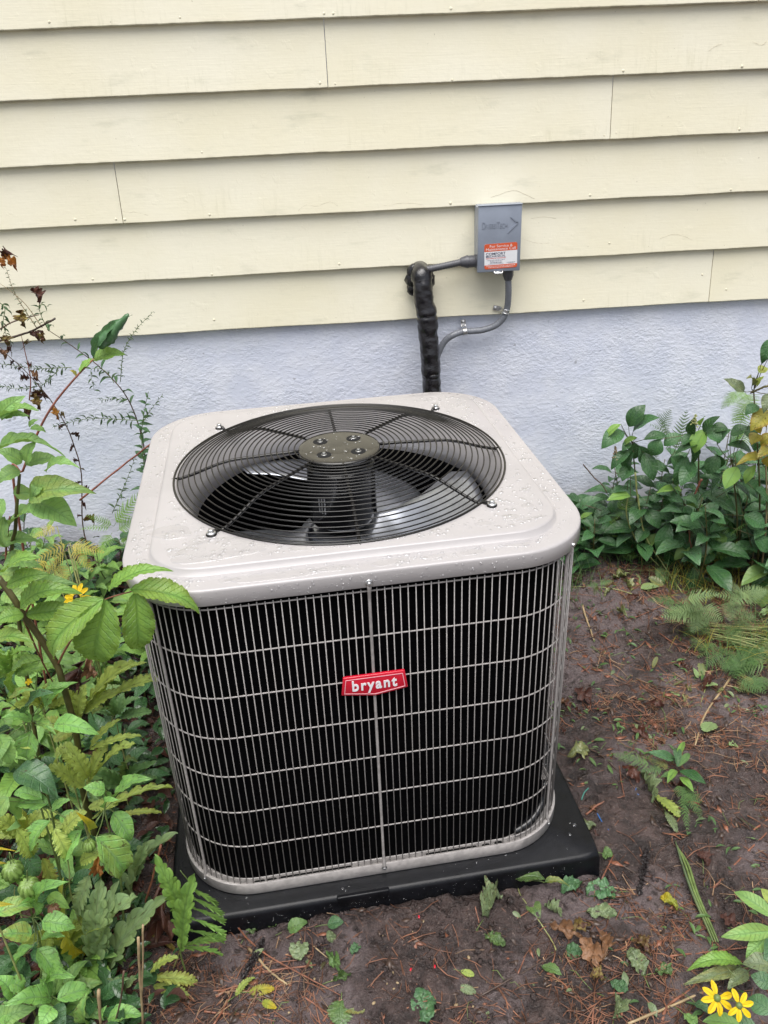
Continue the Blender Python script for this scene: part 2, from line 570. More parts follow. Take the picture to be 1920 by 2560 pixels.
# ------------------------------------------------------------------ house wall: lap boards over a painted foundation
house = empty('house', (0, 0, 0), 'cream lap sided house wall above a lavender white stucco foundation', 'house')
Z0, EXPO, ROWS = 0.9493, 0.18165, 9
joints = {0: [at(1781, 690, 0).x], 2: [at(295, 485, 0).x], 3: [at(1531, 272, 0).x], 4: [at(815, 137, 0).x],
          5: [at(1896, 5, 0).x], 1: [-1.9, 2.5], 6: [-0.7], 7: [0.9], 8: [-0.3, 2.2]}


def board(row, x0, x1):
    zb = Z0 + row * EXPO
    n = max(4, int((x1 - x0) / 0.03))
    X = np.linspace(x0, x1, n)
    wob = 0.0022 * fbm(X * 5, X * 0 + row * 3.1, 5 + row, 4)
    dep = 0.0030 * fbm(X * 1.3, X * 0 + row * 7.7, 15 + row, 3)
    # section: back bottom, front bottom (small rounded lip), front mid, front top
    V = []; UV = []
    sec = [(0.022, 0.0, 0.0), (0.002, 0.0, 0.0), (0.0, 0.0025, 0.01), (0.0055, 0.05, 0.28), (0.0120, 0.11, 0.6), (0.0190, EXPO + 0.004, 1.0)]
    for k, (y, z, v) in enumerate(sec):
        for j in range(n):
            zz = zb + z + (wob[j] if k < 4 else 0)
            V.append((X[j], y + dep[j] + (0.0012 * vnoise(X[j] * 3, z * 9, 3) if 1 < k < 5 else 0), zz)); UV.append((X[j], v))
    F = []
    for k in range(len(sec) - 1):
        for j in range(n - 1):
            F.append((k * n + j, k * n + j + 1, (k + 1) * n + j + 1, (k + 1) * n + j))
    a = [k * n for k in range(len(sec))]; b = [k * n + n - 1 for k in range(len(sec))]
    F.append(tuple(a)); F.append(tuple(b[::-1]))
    me = mesh_np('siding_board', V, F, True, UV)
    o = obj('siding_board', me, M['siding'], house)
    return sharp(o, 30)


nail_mb = MB(); nail_mb.lathe([(0.0001, -0.0016), (0.0026, -0.0014), (0.0040, -0.0003), (0.0042, 0.001)], 10)
NAIL = nail_mb.mesh('nail')
boards = {}
for r in range(ROWS):
    cuts = [-3.6] + sorted(joints.get(r, [])) + [4.2]
    for a, b in zip(cuts[:-1], cuts[1:]):
        boards.setdefault(r, []).append((a, b, board(r, a + 0.0011, b - 0.0011)))


def on_board(x, z):
    r = int((z - Z0) / EXPO)
    for a, b, o in boards.get(max(0, r), []):
        if a < x < b: return o
    return house


def face_y(z):
    f = ((z - Z0) % EXPO)
    return 0.0055 * min(1, f / 0.05) if f < 0.05 else 0.0055 + (f - 0.05) * 0.1015


def nail(px, py):
    P = at(px, py, 0.003)
    b = on_board(P.x, P.z)
    Mx = Matrix.Translation((P.x, face_y(P.z), P.z)) @ Matrix.Rotation(-PI / 2, 4, 'X') @ Matrix.Scale(rng.uniform(0.8, 1.25), 4)
    Mx = Matrix.Translation((P.x, face_y(P.z) + 0.0004, P.z)) @ Matrix.Rotation(PI / 2, 4, 'X').inverted() @ Matrix.Scale(rng.uniform(0.9, 1.3), 4)
    obj('nail', NAIL, M['nail'], b, Mx)


for q in [(123, 55), (450, 44), (810, 34), (833, 34), (144, 230), (472, 219), (800, 208), (838, 210), (1127, 22), (1130, 200),
          (1128, 356), (1510, 339), (1540, 332), (1848, 323), (1855, 166), (1558, 177), (1827, 474), (163, 394), (505, 381),
          (188, 549), (290, 548), (312, 549), (524, 537), (1126, 508), (1524, 608), (1758, 688), (1816, 724), (232, 698), (530, 686),
          (243, 813), (535, 800), (1459, 751), (1475, 488), (848, 660)]:
    nail(*q)


def crack(pts, w=0.0006):
    P = [at(a, b, 0.002) for a, b in pts]
    b = on_board(P[0].x, P[0].z)
    m = MB()
    Q = smooth_path([Vector((p.x, face_y(p.z) + 0.0003, p.z)) for p in P], 5)
    Q = [q + Vector((rng.uniform(-1, 1), 0, rng.uniform(-1, 1))) * 0.0012 for q in Q]
    m.tube(Q, [w * rng.uniform(0.5, 1.1) for _ in Q], 4)
    m.obj('paint_crack', M['crack'], b)


for pts in [[(228, 367), (250, 372), (268, 390)], [(500, 385), (512, 375), (528, 376)], [(306, 530), (340, 531), (370, 538)],
            [(745, 528), (765, 512), (790, 516), (825, 505), (845, 515)], [(1228, 494), (1275, 478), (1300, 480), (1336, 497)],
            [(1306, 598), (1340, 608), (1372, 609)], [(1650, 597), (1690, 586), (1732, 600)], [(1775, 126), (1790, 116), (1808, 108)],
            [(1885, 104), (1905, 112), (1920, 102)], [(1780, 725), (1800, 728), (1830, 721)], [(960, 515), (1010, 508), (1060, 512)],
            [(1540, 325), (1552, 316), (1568, 325)], [(1320, 770), (1345, 776), (1375, 772), (1402, 776)], [(1330, 548), (1360, 543), (1392, 548)]]:
    crack(pts, 0.0004)
fm = MB()
X = np.linspace(-3.6, 4.2, 240)
fl = []
for z in (-0.25, 0.1, 0.4, 0.7, 0.93, Z0 + 0.05):
    fl.append([(x, 0.027 + 0.004 * float(vnoise(x * 1.6, z * 2, 4)), z) for x in X])
fm.loft(fl, closed=False)
# solid house body behind the boards
fm.box((0.3, 0.34, 1.2), (7.7, 0.56, 2.9))
fm.obj('foundation', M['stucco'], house, smooth=True)
bt = MB()
top = Z0 + ROWS * EXPO + 0.004
bt.box((0.3, 0.32, top + 0.03), (7.9, 0.70, 0.05))
bt.obj('drip_board', M['siding'], house, smooth=False)

# ------------------------------------------------------------------ equipment pad
pad = empty('equipment_pad', unit_world(0, 0, 0), 'black moulded plastic equipment pad lying on the soil under the unit', 'equipment pad', None, UYAW)
PT = 0.096


def rsq(h, R, n=144, hy=None, cx=0, cy=0):
    """rounded square by polar angle, so loops of different size line up"""
    out = []
    for k in range(n):
        a = 2 * PI * k / n
        dx, dy = math.cos(a), math.sin(a)
        lo, hi = 0.0, h * 1.5
        for _ in range(40):
            m = (lo + hi) / 2
            x, y = abs(dx * m), abs(dy * m)
            qx, qy = max(x - (h - R), 0), max(y - (h - R), 0)
            ins = (math.hypot(qx, qy) <= R)
            if ins: lo = m
            else: hi = m
        out.append((cx + dx * lo, cy + dy * lo))
    return out


def loop3(pts, z): return [(x, y, z) for x, y in pts]


pm = MB()
pn = 144
pm.loft([loop3(rsq(0.497, 0.016, pn, cx=0.010), 0.0), loop3(rsq(0.493, 0.016, pn, cx=0.010), PT - 0.012), loop3(rsq(0.489, 0.016, pn, cx=0.010), PT - 0.003),
         loop3(rsq(0.482, 0.016, pn, cx=0.010), PT), loop3(rsq(0.2, 0.01, pn, cx=0.010), PT)], cap1=True)
po = pm.obj('pad_body', M['pad'], pad)
sharp(po, 60)
pl2 = MB()
pl2.box((-0.055, -0.4885, PT - 0.0135), (0.118, 0.011, 0.030))
bevel(pl2.obj('pad_notch', M['pad'], pad), 0.003)

# ------------------------------------------------------------------ air conditioner
AC = empty('air_conditioner', unit_world(0, 0, PT), 'grey beige outdoor air conditioner condenser with wire guards and round top fan grille', 'air conditioner', None, UYAW)


def ac(mb_or_me, name, mat, parent=AC, smooth=True, sh=None):
    o = mb_or_me.obj(name, mat, AC if parent is AC else parent, Matrix.Translation((0, 0, -PT)) if parent is AC else None, smooth)
    if sh: sharp(o, sh)
    return o


HH, RC = 0.445, 0.164
N = 192
# base pan
b = MB()
b.loft([loop3(rsq(HH - 0.02, RC, N), 0.0965), loop3(rsq(HH + 0.002, RC, N), 0.0965), loop3(rsq(HH + 0.0045, RC, N), 0.1005), loop3(rsq(HH + 0.0045, RC, N), 0.129),
        loop3(rsq(HH + 0.003, RC, N), 0.1305), loop3(rsq(HH - 0.001, RC, N), 0.1295), loop3(rsq(HH - 0.003, RC, N), 0.124), loop3(rsq(HH - 0.06, RC, N), 0.124)])
base = ac(b, 'base_pan', M['wire'], sh=50)
for (x0, x1, y) in [(0.10, 0.215, -0.4395), (0.232, 0.246, -0.4395), (0.262, 0.276, -0.438), (-0.29, -0.27, -0.4395), (-0.262, -0.244, -0.4395), (-0.235, -0.075, -0.4395)]:
    s = MB(); n = 20; hw = 0.0042
    ring = []
    for k in range(n):
        a = 2 * PI * k / n
        ring.append(((x1 if math.cos(a) > 0 else x0) + (hw * math.cos(a)) * (1 if abs(x1 - x0) > hw else 0.6) - (hw if math.cos(a) > 0 else -hw) * 0.5, y + hw * math.sin(a)))
    s.loft([loop3(ring, 0.1245), loop3(ring, 0.1255)], cap1=True)
    s.obj('pan_slot_shade', M['hole'], base, None, False)  # thin black plate on the pan floor, a slot's shade put into colour
# coil
b = MB()
b.loft([loop3(rsq(0.4295, 0.168, N, cx=-0.010), z) for z in (0.124, 0.876)])
co = ac(b, 'coil', M['coil'])
fin = MB()
for k in range(60):
    z = 0.138 + k * 0.0122
    fin.loft([loop3(rsq(0.4295, 0.168, 96, cx=-0.010), z - 0.0028), loop3(rsq(0.4302, 0.168, 96, cx=-0.010), z), loop3(rsq(0.4295, 0.168, 96, cx=-0.010), z + 0.0028)])
fo = fin.obj('coil_fins', M['coil'], co)
fo['kind'] = 'stuff'
fo.matrix_local = Matrix.Identity(4)
# copper return bend cover seen at the lower right corner
pb = MB()
pb.tube(smooth_path([(0.31, -0.424, 0.135), (0.355, -0.408, 0.147), (0.393, -0.378, 0.17), (0.402, -0.362, 0.215)], 6), 0.011, 8)
ac(pb, 'drain_elbow', M['motor'])

# wire guard: horizontal rails and upright wires, each its own part
RZ = [0.1415] + [0.1415 + 0.1029 * k for k in range(1, 8)]
for z in RZ:
    m = MB()
    m.tube(loop3(rsq(HH - 0.0026, RC, N), z), 0.00165, 6, closed=True)
    ac(m, 'guard_rail', M['wire'])
dense = rsq(HH, RC, 1440)
cum = [0.0]
for k in range(1440):
    a = dense[k]; c = dense[(k + 1) % 1440]
    cum.append(cum[-1] + math.hypot(c[0] - a[0], c[1] - a[1]))
PER = cum[-1]


def on_perimeter(s):
    s = s % PER
    k = int(np.searchsorted(cum, s, 'right')) - 1
    k = min(k, 1439)
    a = dense[k]; c = dense[(k + 1) % 1440]
    f = (s - cum[k]) / max(1e-9, cum[k + 1] - cum[k])
    x, y = a[0] + (c[0] - a[0]) * f, a[1] + (c[1] - a[1]) * f
    tx, ty = c[0] - a[0], c[1] - a[1]; l = math.hypot(tx, ty)
    return x, y, ty / l, -tx / l


wm = MB()
wm.tube([(0, 0, 0.1265), (0, 0, 0.5), (0, 0, 0.8685)], 0.0012, 5)
WIRE = wm.mesh('upright_wire')
s_front = cum[1080]           # middle of the front face
NW = 224
stp = PER / NW
straps = [round(k * NW / 8) for k in range(8)]
for k in range(NW):
    x, y, nx_, ny_ = on_perimeter(s_front + k * stp)
    if k in straps:
        m = MB()
        pts = [(x + nx_ * d, y + ny_ * d, z) for d, z in ((0.0062, 0.121), (0.0062, 0.128), (0.002, 0.139), (0.001, 0.16), (0.001, 0.84), (0.002, 0.858), (0.0080, 0.874), (0.0090, 0.886))]
        m.tube(pts, [0.0036, 0.0036, 0.0034, 0.0031, 0.0031, 0.0034, 0.0042, 0.0042], 8)
        ac(m, 'guard_strap', M['wire'])
    else:
        j = rng.uniform(-0.0004, 0.0004)
        obj('upright_wire', WIRE, M['wire'], AC, Matrix.Translation((x + ny_ * j, y - nx_ * j, -PT + rng.uniform(-0.0006, 0.0006))))

# top panel
LH = 0.4525
ZF, ZP = 0.9100, 0.9245
b = MB()
SR, SP = 0.366, 0.3625


def circ(r, n=N): return [(r * math.cos(2 * PI * k / n), r * math.sin(2 * PI * k / n)) for k in range(n)]


def lerp2(A, B, t): return [(a[0] + (c[0] - a[0]) * t, a[1] + (c[1] - a[1]) * t) for a, c in zip(A, B)]


inner = rsq(0.3765, 0.085, N)
L = [loop3(rsq(LH - 0.010, RC, N), 0.8765), loop3(rsq(LH, RC, N), 0.8765), loop3(rsq(LH + 0.0008, RC, N), 0.8775), loop3(rsq(LH + 0.0002, RC, N), 0.9045),
     loop3(rsq(LH - 0.0005, RC, N), 0.9072), loop3(rsq(LH - 0.0020, RC, N), 0.9091), loop3(rsq(LH - 0.0045, RC, N), 0.9099), loop3(rsq(LH - 0.009, RC, N), ZF), loop3(rsq(LH - 0.03, 0.15, N), ZF),
     loop3(rsq(0.4065, 0.106, N), ZF), loop3(rsq(0.4045, 0.105, N), ZF - 0.0006), loop3(rsq(0.4015, 0.103, N), ZF + 0.0006), loop3(rsq(0.3978, 0.1005, N), ZP - 0.0028), loop3(rsq(0.3958, 0.099, N), ZP - 0.0006), loop3(rsq(0.3915, 0.095, N), ZP),
     loop3(inner, ZP + 0.0002)]
C0 = circ(0.3700)
# squares and circles: keep the circle inside the panel
for t in (0.35, 0.7):
    L.append(loop3(lerp2(inner, C0, t), ZP + 0.0002))
L += [loop3(C0, ZP), loop3(circ(0.3675), ZP - 0.001), loop3(circ(0.3645), ZP - 0.005), loop3(circ(0.358), ZP - 0.02), loop3(circ(0.341), ZP - 0.06), loop3(circ(0.338), 0.815), loop3(circ(0.345), 0.812), loop3(circ(0.350), 0.82)]
b.loft(L)
lid = ac(b, 'top_panel', M['lid'])
# dark shroud under the orifice
b = MB()
b.loft([loop3(circ(0.3395), 0.8148), loop3(circ(0.345), 0.74), loop3(circ(0.36), 0.60), loop3(circ(0.37), 0.30)], cap1=True)
ac(b, 'fan_shroud', M['coil'])


def screw_mesh():
    m = MB()
    m.lathe([(0.0001, 0.0), (0.0072, 0.0), (0.0076, 0.001), (0.0066, 0.002), (0.0046, 0.0024)], 16)
    hexa = [[(r * math.cos(PI / 3 * k), r * math.sin(PI / 3 * k), z) for k in range(6)] for r, z in ((0.0046, 0.0024), (0.0046, 0.0062), (0.0038, 0.0070), (0.0001, 0.0068))]
    m.loft(hexa)
    me = m.mesh('screw', True)
    return me


SCREW = screw_mesh()


def face_M(x, y, z, nx_, ny_):
    n = Vector((nx_, ny_, 0)); up = Vector((0, 0, 1)); s = up.cross(n)
    return Matrix(((s.x, up.x, n.x, x), (s.y, up.y, n.y, y), (s.z, up.z, n.z, z), (0, 0, 0, 1)))


for k in straps:
    x, y, nx_, ny_ = on_perimeter(s_front + k * stp)
    obj('screw', SCREW, M['zinc'], lid, face_M(x + nx_ * 0.0084, y + ny_ * 0.0084, 0.8865, nx_, ny_))
    obj('screw', SCREW, M['zinc'], base, face_M(x + nx_ * 0.0044, y + ny_ * 0.0044, 0.119, nx_, ny_) @ Matrix.Scale(0.85, 4))

# fan, motor
motor = MB()
motor.lathe([(0.0001, 0.93), (0.072, 0.93), (0.078, 0.924), (0.079, 0.80), (0.0795, 0.792), (0.074, 0.784), (0.060, 0.780), (0.0001, 0.779)], 40)
mo = ac(motor, 'fan_motor', M['motor'], sh=40)
for k in range(3):
    lb = MB()
    a0 = math.radians(222 + k * 5.5)
    lb.loft([[(0.0799 * math.cos(a0 + d), 0.0799 * math.sin(a0 + d), z) for d in (0, 0.05)] for z in (0.83, 0.87)], closed=False)
    lb.obj('motor_mark', M['zinc'], mo, None, False)
hub = MB()
hub.lathe([(0.012, 0.745), (0.1, 0.75), (0.104, 0.754), (0.085, 0.763), (0.05, 0.765), (0.0001, 0.765)], 36)
fan = ac(hub, 'fan_hub', M['alu'], sh=40)


def blade_mesh():
    nr, na = 16, 14
    V = []; F = []
    for i_ in range(nr):
        t = i_ / (nr - 1)
        r = 0.075 + t * 0.255
        half = math.radians(24 + 25 * math.sin(min(1, t * 1.15) * PI * 0.52)) * (1 - 0.12 * sstep(0.85, 1, t))
        sweep = math.radians(-10 + 24 * t)
        for j in range(na):
            s = j / (na - 1) * 2 - 1
            a = sweep + half * s
            z = 0.775 + 0.055 * s * (0.35 + 0.65 * min(1, r / 0.25)) + 0.012 * (1 - s * s) * t
            V.append((r * math.cos(a), r * math.sin(a), z))
    for i_ in range(nr - 1):
        for j in range(na - 1):
            F.append((i_ * na + j, (i_ + 1) * na + j, (i_ + 1) * na + j + 1, i_ * na + j + 1))
    me = mesh_np('fan_blade', V, F)
    bm = bmesh.new(); bm.from_mesh(me)
    bmesh.ops.solidify(bm, geom=bm.faces[:], thickness=0.0018)
    bm.to_mesh(me); bm.free()
    return me


BL = blade_mesh()
for k in range(3):
    obj('fan_blade', BL, M['alu'], fan, Matrix.Rotation(math.radians(-42 + 120 * k), 4, 'Z'))

# domed grille: concentric ring wires, eight spokes
def gzr(r):
    return 0.9662 - 0.006 * sstep(0.09, 0.29, r) - 0.0335 * float(sstep(0.23, 0.385, r)) * 1.05


gm = MB()
gm.tube(loop3(circ(0.3725, 128), gzr(0.3725)), 0.0026, 6, closed=True)
grille = ac(gm, 'fan_grille', M['black_wire'])
NR = 21
for k in range(NR):
    r = 0.101 + (0.3655 - 0.101) * k / (NR - 1)
    if k == NR - 1: r = 0.364
    m = MB()
    m.tube(loop3(circ(r, 112), gzr(r)), 0.00160, 5, closed=True)
    m.obj('ring_wire', M['black_wire'], grille)
for k in range(8):
    a = PI / 4 * k - 0.01
    ex = 0.379
    pts = []
    rr = list(np.linspace(0.088, ex, 14))
    for r in rr:
        pts.append((r * math.cos(a), r * math.sin(a), gzr(min(r, 0.372)) - 0.0044))
    m = MB(); m.tube(pts, 0.0036, 7)
    sp = m.obj('spoke', M['black_wire'], grille)
    if k % 2 == 1:
        t = MB()
        t.tube([(0.375 * math.cos(a), 0.375 * math.sin(a), gzr(0.372) - 0.004), (0.384 * math.cos(a), 0.384 * math.sin(a), ZP + 0.0042), (0.393 * math.cos(a), 0.393 * math.sin(a), ZP + 0.0030)], [0.0036, 0.0042, 0.005], 7)
        t.lathe([(0.0001, ZP - 0.004), (0.0105, ZP - 0.004), (0.0108, ZP + 0.003), (0.0095, ZP + 0.004), (0.0001, ZP + 0.0042)], 16, (0.396 * math.cos(a), 0.396 * math.sin(a), 0))
        t.obj('mount_tab', M['black_wire'], sp)
        obj('screw', SCREW, M['zinc'], sp, Matrix.Translation((0.396 * math.cos(a), 0.396 * math.sin(a), ZP + 0.0042)) @ Matrix.Scale(1.25, 4))
cpm = MB()
cpm.lathe([(0.0001, 0.9642), (0.080, 0.9652), (0.0905, 0.9645), (0.0925, 0.963), (0.0925, 0.958), (0.08, 0.955)], 48)
plate = ac(cpm, 'centre_plate', M['plate'])
for k in range(4):
    a = PI / 4 + PI / 2 * k + 0.02
    x, y = 0.0545 * math.cos(a), 0.0545 * math.sin(a)
    h_ = MB(); h_.lathe([(0.0001, 0.9654), (0.0145, 0.9658), (0.0165, 0.9656), (0.017, 0.9648)], 18, (x, y, 0))
    ho = h_.obj('recess_shade_disc', M['hole'], plate)  # raised black disc that paints the shade of a recess round the bolt
    obj('bolt', SCREW, M['bolt'], plate, Matrix.Translation((x, y, 0.9650)) @ Matrix.Scale(0.9, 4))

# water on the unit: puddles one by one, fine drops as stuff
def blob(r, seed, asp, h=0.0014, n=22):
    rg = random.Random(seed)
    ph = [rg.uniform(0, 6.28) for _ in range(5)]; am = [rg.uniform(0.03, 0.13) / (1 + 0.35 * q) for q in range(5)]
    m = MB(); L_ = []
    for s_, z in ((1.0, -0.0004), (0.985, h * 0.45), (0.94, h * 0.9), (0.85, h), (0.001, h * 1.02)):
        l_ = []
        for k in range(n):
            a = 2 * PI * k / n
            q = r * s_ * (1 + sum(am[j] * math.sin((j + 2) * a + ph[j]) for j in range(5)))
            l_.append((q * math.cos(a) * asp, q * math.sin(a), z))
        L_.append(l_)
    m.loft(L_)
    return m.mesh('puddle')


def lid_z(x, y):
    """height of the top panel, None on the slopes and in the fan opening"""
    if math.hypot(x, y) < 0.376: return None

    def ins(h, R):
        qx, qy = max(abs(x) - (h - R), 0), max(abs(y) - (h - R), 0)
        return math.hypot(qx, qy) <= R
    if ins(0.379, 0.086): return ZP
    if ins(0.4065, 0.105): return None
    if ins(0.441, RC): return ZF
    return None


PUD = [(-0.265, -0.337, 0.046, 1.9, 0.05), (-0.165, -0.430, 0.016, 6.0, 0.02), (-0.06, -0.428, 0.013, 2.4, 0), (0.045, -0.4275, 0.0145, 2.6, 0.03), (0.125, -0.427, 0.008, 3.2, 0),
       (0.20, -0.425, 0.014, 2.0, -0.03), (0.29, -0.418, 0.011, 2.6, 0.0), (0.335, -0.352, 0.0065, 5.5, 0.15), (0.30, -0.338, 0.012, 1.5, 0), (0.24, -0.352, 0.010, 1.6, 0),
       (0.345, -0.30, 0.010, 1.4, 0), (0.395, -0.30, 0.0055, 4, 0.1), (-0.36, -0.25, 0.030, 1.3, 0), (-0.40, -0.19, 0.010, 2.5, 0.4), (-0.345, -0.155, 0.012, 1.6, 0),
       (-0.31, -0.30, 0.013, 1.5, 0), (-0.12, -0.367, 0.011, 1.8, 0), (-0.055, -0.3705, 0.0065, 1.5, 0), (0.05, -0.3705, 0.006, 1.8, 0), (0.145, -0.362, 0.008, 1.4, 0),
       (-0.345, -0.335, 0.013, 1.5, 0.5), (-0.40, -0.33, 0.010, 1.6, -0.7), (0.265, -0.388 - 0.03, 0.006, 2, 0), (-0.25, -0.427, 0.009, 2.2, 0), (0.41, -0.22, 0.009, 1.4, 0), (0.36, -0.23, 0.008, 1.4, 0)]
for j, (x, y, r, asp, ro) in enumerate(PUD):
    z = ZP if (abs(x) < 0.379 and abs(y) < 0.379) else ZF + 0.0002
    obj('puddle', blob(r, 100 + j, asp), M['water'], lid, Matrix.Translation((x, y, z)) @ Matrix.Rotation(ro, 4, 'Z'))


def drop_geo(mb, Mx, r, flat=0.55):
    n = 7
    V = []; F = []
    for q, (s_, z) in enumerate(((1.0, -0.15), (1.0, 0.25), (0.72, 0.78))):
        for k in range(n):
            a = 2 * PI * k / n + q * 0.2
            V.append(Mx @ Vector((r * s_ * math.cos(a), r * s_ * math.sin(a), r * z * flat)))
    V.append(Mx @ Vector((0, 0, r * flat)))
    for q in range(2):
        for k in range(n):
            F.append((q * n + k, q * n + (k + 1) % n, (q + 1) * n + (k + 1) % n, (q + 1) * n + k))
    for k in range(n): F.append((2 * n + k, 2 * n + (k + 1) % n, 3 * n))
    mb.add(V, F)


drops = MB()
cnt = 0
while cnt < 3000:
    x, y = rng.uniform(-0.44, 0.44), rng.uniform(-0.44, 0.44)
    z = lid_z(x, y)
    if z is None: continue
    if fbm(x * 9, y * 9, 61, 2) + rng.uniform(-0.35, 0.35) < -0.15: continue
    r = 0.0011 + 0.0045 * rng.random() ** 4.5
    drop_geo(drops, Matrix.Translation((x, y, z)) @ Matrix.Rotation(rng.random() * 6, 4, 'Z') @ Matrix.Diagonal((rng.uniform(0.9, 1.35), 1, 1, 1)), r, 0.6 if r < 0.003 else 0.4)
    cnt += 1
for k in range(1500):
    s_ = rng.uniform(0, PER)
    x, y, nx_, ny_ = on_perimeter(s_)
    z = 0.8785 + rng.random() * 0.026
    drop_geo(drops, face_M(x + nx_ * 0.0078, y + ny_ * 0.0078, z, nx_, ny_), 0.0008 + 0.0022 * rng.random() ** 4, 0.85)
dro = drops.obj('water_drops', M['drop'], lid)
dro['kind'] = 'stuff'
dr2 = MB()
for k in range(40):
    a, r_ = rng.random() * 6.28, 0.08 * math.sqrt(rng.random())
    drop_geo(dr2, Matrix.Translation((r_ * math.cos(a), r_ * math.sin(a), 0.965)) @ Matrix.Rotation(a * 3, 4, 'Z') @ Matrix.Diagonal((1.4, 1, 1, 1)), 0.0012 + 0.0035 * rng.random() ** 2, 0.5)
dr2.obj('water_drops', M['drop'], plate)['kind'] = 'stuff'
dr3 = MB()
for k in range(620):
    if k < 480:
        x, y = rng.uniform(-0.46, 0.48), rng.uniform(-0.475, 0.475)
        if abs(x) < 0.43 and abs(y) < 0.43 and not (abs(x) > 0.36 and abs(y) > 0.36): continue
        Mx = Matrix.Translation((x, y, PT)) @ Matrix.Rotation(rng.random() * 6, 4, 'Z') @ Matrix.Diagonal((rng.uniform(1, 1.6), 1, 1, 1))
        drop_geo(dr3, Mx, 0.0009 + 0.0038 * rng.random() ** 3, 0.4)
    else:
        drop_geo(dr3, face_M(rng.uniform(-0.4, 0.45), -0.4945, rng.uniform(0.05, 0.085), 0, -1), 0.0007 + 0.001 * rng.random(), 0.7)
dr3.obj('water_drops', M['drop'], pad)['kind'] = 'stuff'


# red name badge on the front guard
def text_mesh(txt, size, xs_=1.0, offset=0.0, extrude=0.0004, align='CENTER', spacing=1.0):
    cu = bpy.data.curves.new('lettering', 'FONT')
    cu.body = txt; cu.size = size; cu.offset = offset; cu.extrude = extrude; cu.align_x = align
    cu.resolution_u = 6
    cu.space_character = spacing
    to = bpy.data.objects.new('lettering', cu)
    COL.objects.link(to)
    dg = bpy.context.evaluated_depsgraph_get()
    me = bpy.data.meshes.new_from_object(to.evaluated_get(dg))
    bpy.data.objects.remove(to)
    bpy.data.curves.remove(cu)
    for v in me.vertices: v.co.x *= xs_
    return me


def poly_plate(pts, z0, z1):
    m = MB(); m.loft([[(x, y, z0) for x, y in pts], [(x, y, z1) for x, y in pts]], cap0=True, cap1=True)
    return m


BF = Matrix(((1, 0, 0, 0), (0, 0, -1, -HH - 0.0035), (0, 1, 0, 0.651 - PT), (0, 0, 0, 1)))   # badge frame: x right, y up, z out
bp = [(-0.0662, -0.0165), (0.0, -0.0275), (0.0662, -0.0165), (0.0605, 0.0255), (-0.0605, 0.0255)]
bo = poly_plate(bp, 0, 0.0065).obj('brand_badge', M['badge'], AC, BF, False)
bevel(bo, 0.0014)


def outline(pts, w, z0, z1):
    """a closed thin frame of width w inside a polygon"""
    P = [Vector((x, y)) for x, y in pts]; n = len(P); Q = []
    for k in range(n):
        e0 = (P[k] - P[k - 1]).normalized(); e1 = (P[(k + 1) % n] - P[k]).normalized()
        n0 = Vector((-e0.y, e0.x)); n1 = Vector((-e1.y, e1.x))
        bis = (n0 + n1).normalized(); Q.append(P[k] + bis * (w / max(0.3, bis.dot(n0))))
    m = MB()
    m.loft([[(p.x, p.y, z0) for p in P], [(p.x, p.y, z1) for p in P], [(p.x, p.y, z1) for p in Q], [(p.x, p.y, z0) for p in Q]])
    return m


inn = [(-0.0605, -0.0132), (0.0, -0.0232), (0.0605, -0.0132), (0.0562, 0.0198), (-0.0562, 0.0198)]
outline(inn, 0.0011, 0.006, 0.0071).obj('badge_border', M['badge_line'], bo, None, False)
bt_ = text_mesh('bryant', 0.0345, 1.0, 0.00085, 0.0009, 'LEFT', 1.22)
xx = [v.co.x for v in bt_.vertices]
for v in bt_.vertices: v.co.x = ((v.co.x - min(xx)) / (max(xx) - min(xx)) - 0.5) * 0.0885
obj('badge_lettering', bt_, M['white'], bo, Matrix.Translation((0, -0.0085, 0.0068)))

# ------------------------------------------------------------------ disconnect box on the wall
YB = -0.088
c0, c1, c2, c3 = at(1195, 515, YB), at(1303, 512, YB), at(1302, 678, YB), at(1195, 680, YB)
bx0, bx1 = (c0.x + c3.x) / 2, (c1.x + c2.x) / 2
bz0, bz1 = (c2.z + c3.z) / 2, (c0.z + c1.z) / 2
bw, bh = bx1 - bx0, bz1 - bz0
BX = empty('disconnect_box', ((bx0 + bx1) / 2, 0, (bz0 + bz1) / 2), 'grey steel electrical disconnect box with orange service sticker on the siding', 'electrical box')
m = MB(); m.box((0.001, (YB + 0.012) / 2 + 0.004, -0.003), (bw - 0.008, -YB + 0.006, bh - 0.010))
bevel(m.obj('box_body', M['box_side'], BX), 0.002)
m = MB(); m.box((0, YB + 0.0085, 0), (bw, 0.017, bh))
cov = bevel(m.obj('box_cover', M['box'], BX), 0.0018)
m = MB(); m.box((0, YB + 0.02, bh / 2 + 0.0012), (bw + 0.003, 0.045, 0.002))
bevel(m.obj('cover_lip', M['box'], BX), 0.0006)
for zz in (0.035, -0.03):
    m = MB(); m.lathe([(0.0001, 0.0), (0.012, 0.0), (0.0125, 0.0008), (0.011, 0.0012), (0.0001, 0.0013)], 20)
    m.obj('knockout', M['box_side'], BX, Matrix.Translation((-bw / 2 + 0.0045, YB / 2, zz)) @ Matrix.Rotation(-PI / 2, 4, 'Y'))
BFM = Matrix(((1, 0, 0, 0), (0, 0, -1, YB - 0.0002), (0, 1, 0, 0), (0, 0, 0, 1)))
lx = -bw * 0.41
parts_ = []
for txt, sz in (('D', 0.030), ('IVERSI', 0.0215), ('T', 0.030), ('ECH', 0.0215)):
    me_ = text_mesh(txt, sz, 0.82, -0.0002, 0.00035, 'LEFT', 1.08)
    X_ = [v.co.x for v in me_.vertices]; parts_.append((me_, min(X_), max(X_)))
tot_ = sum(p_[2] - p_[1] for p_ in parts_) + 0.0012 * 3
kx_ = bw * 0.575 / tot_
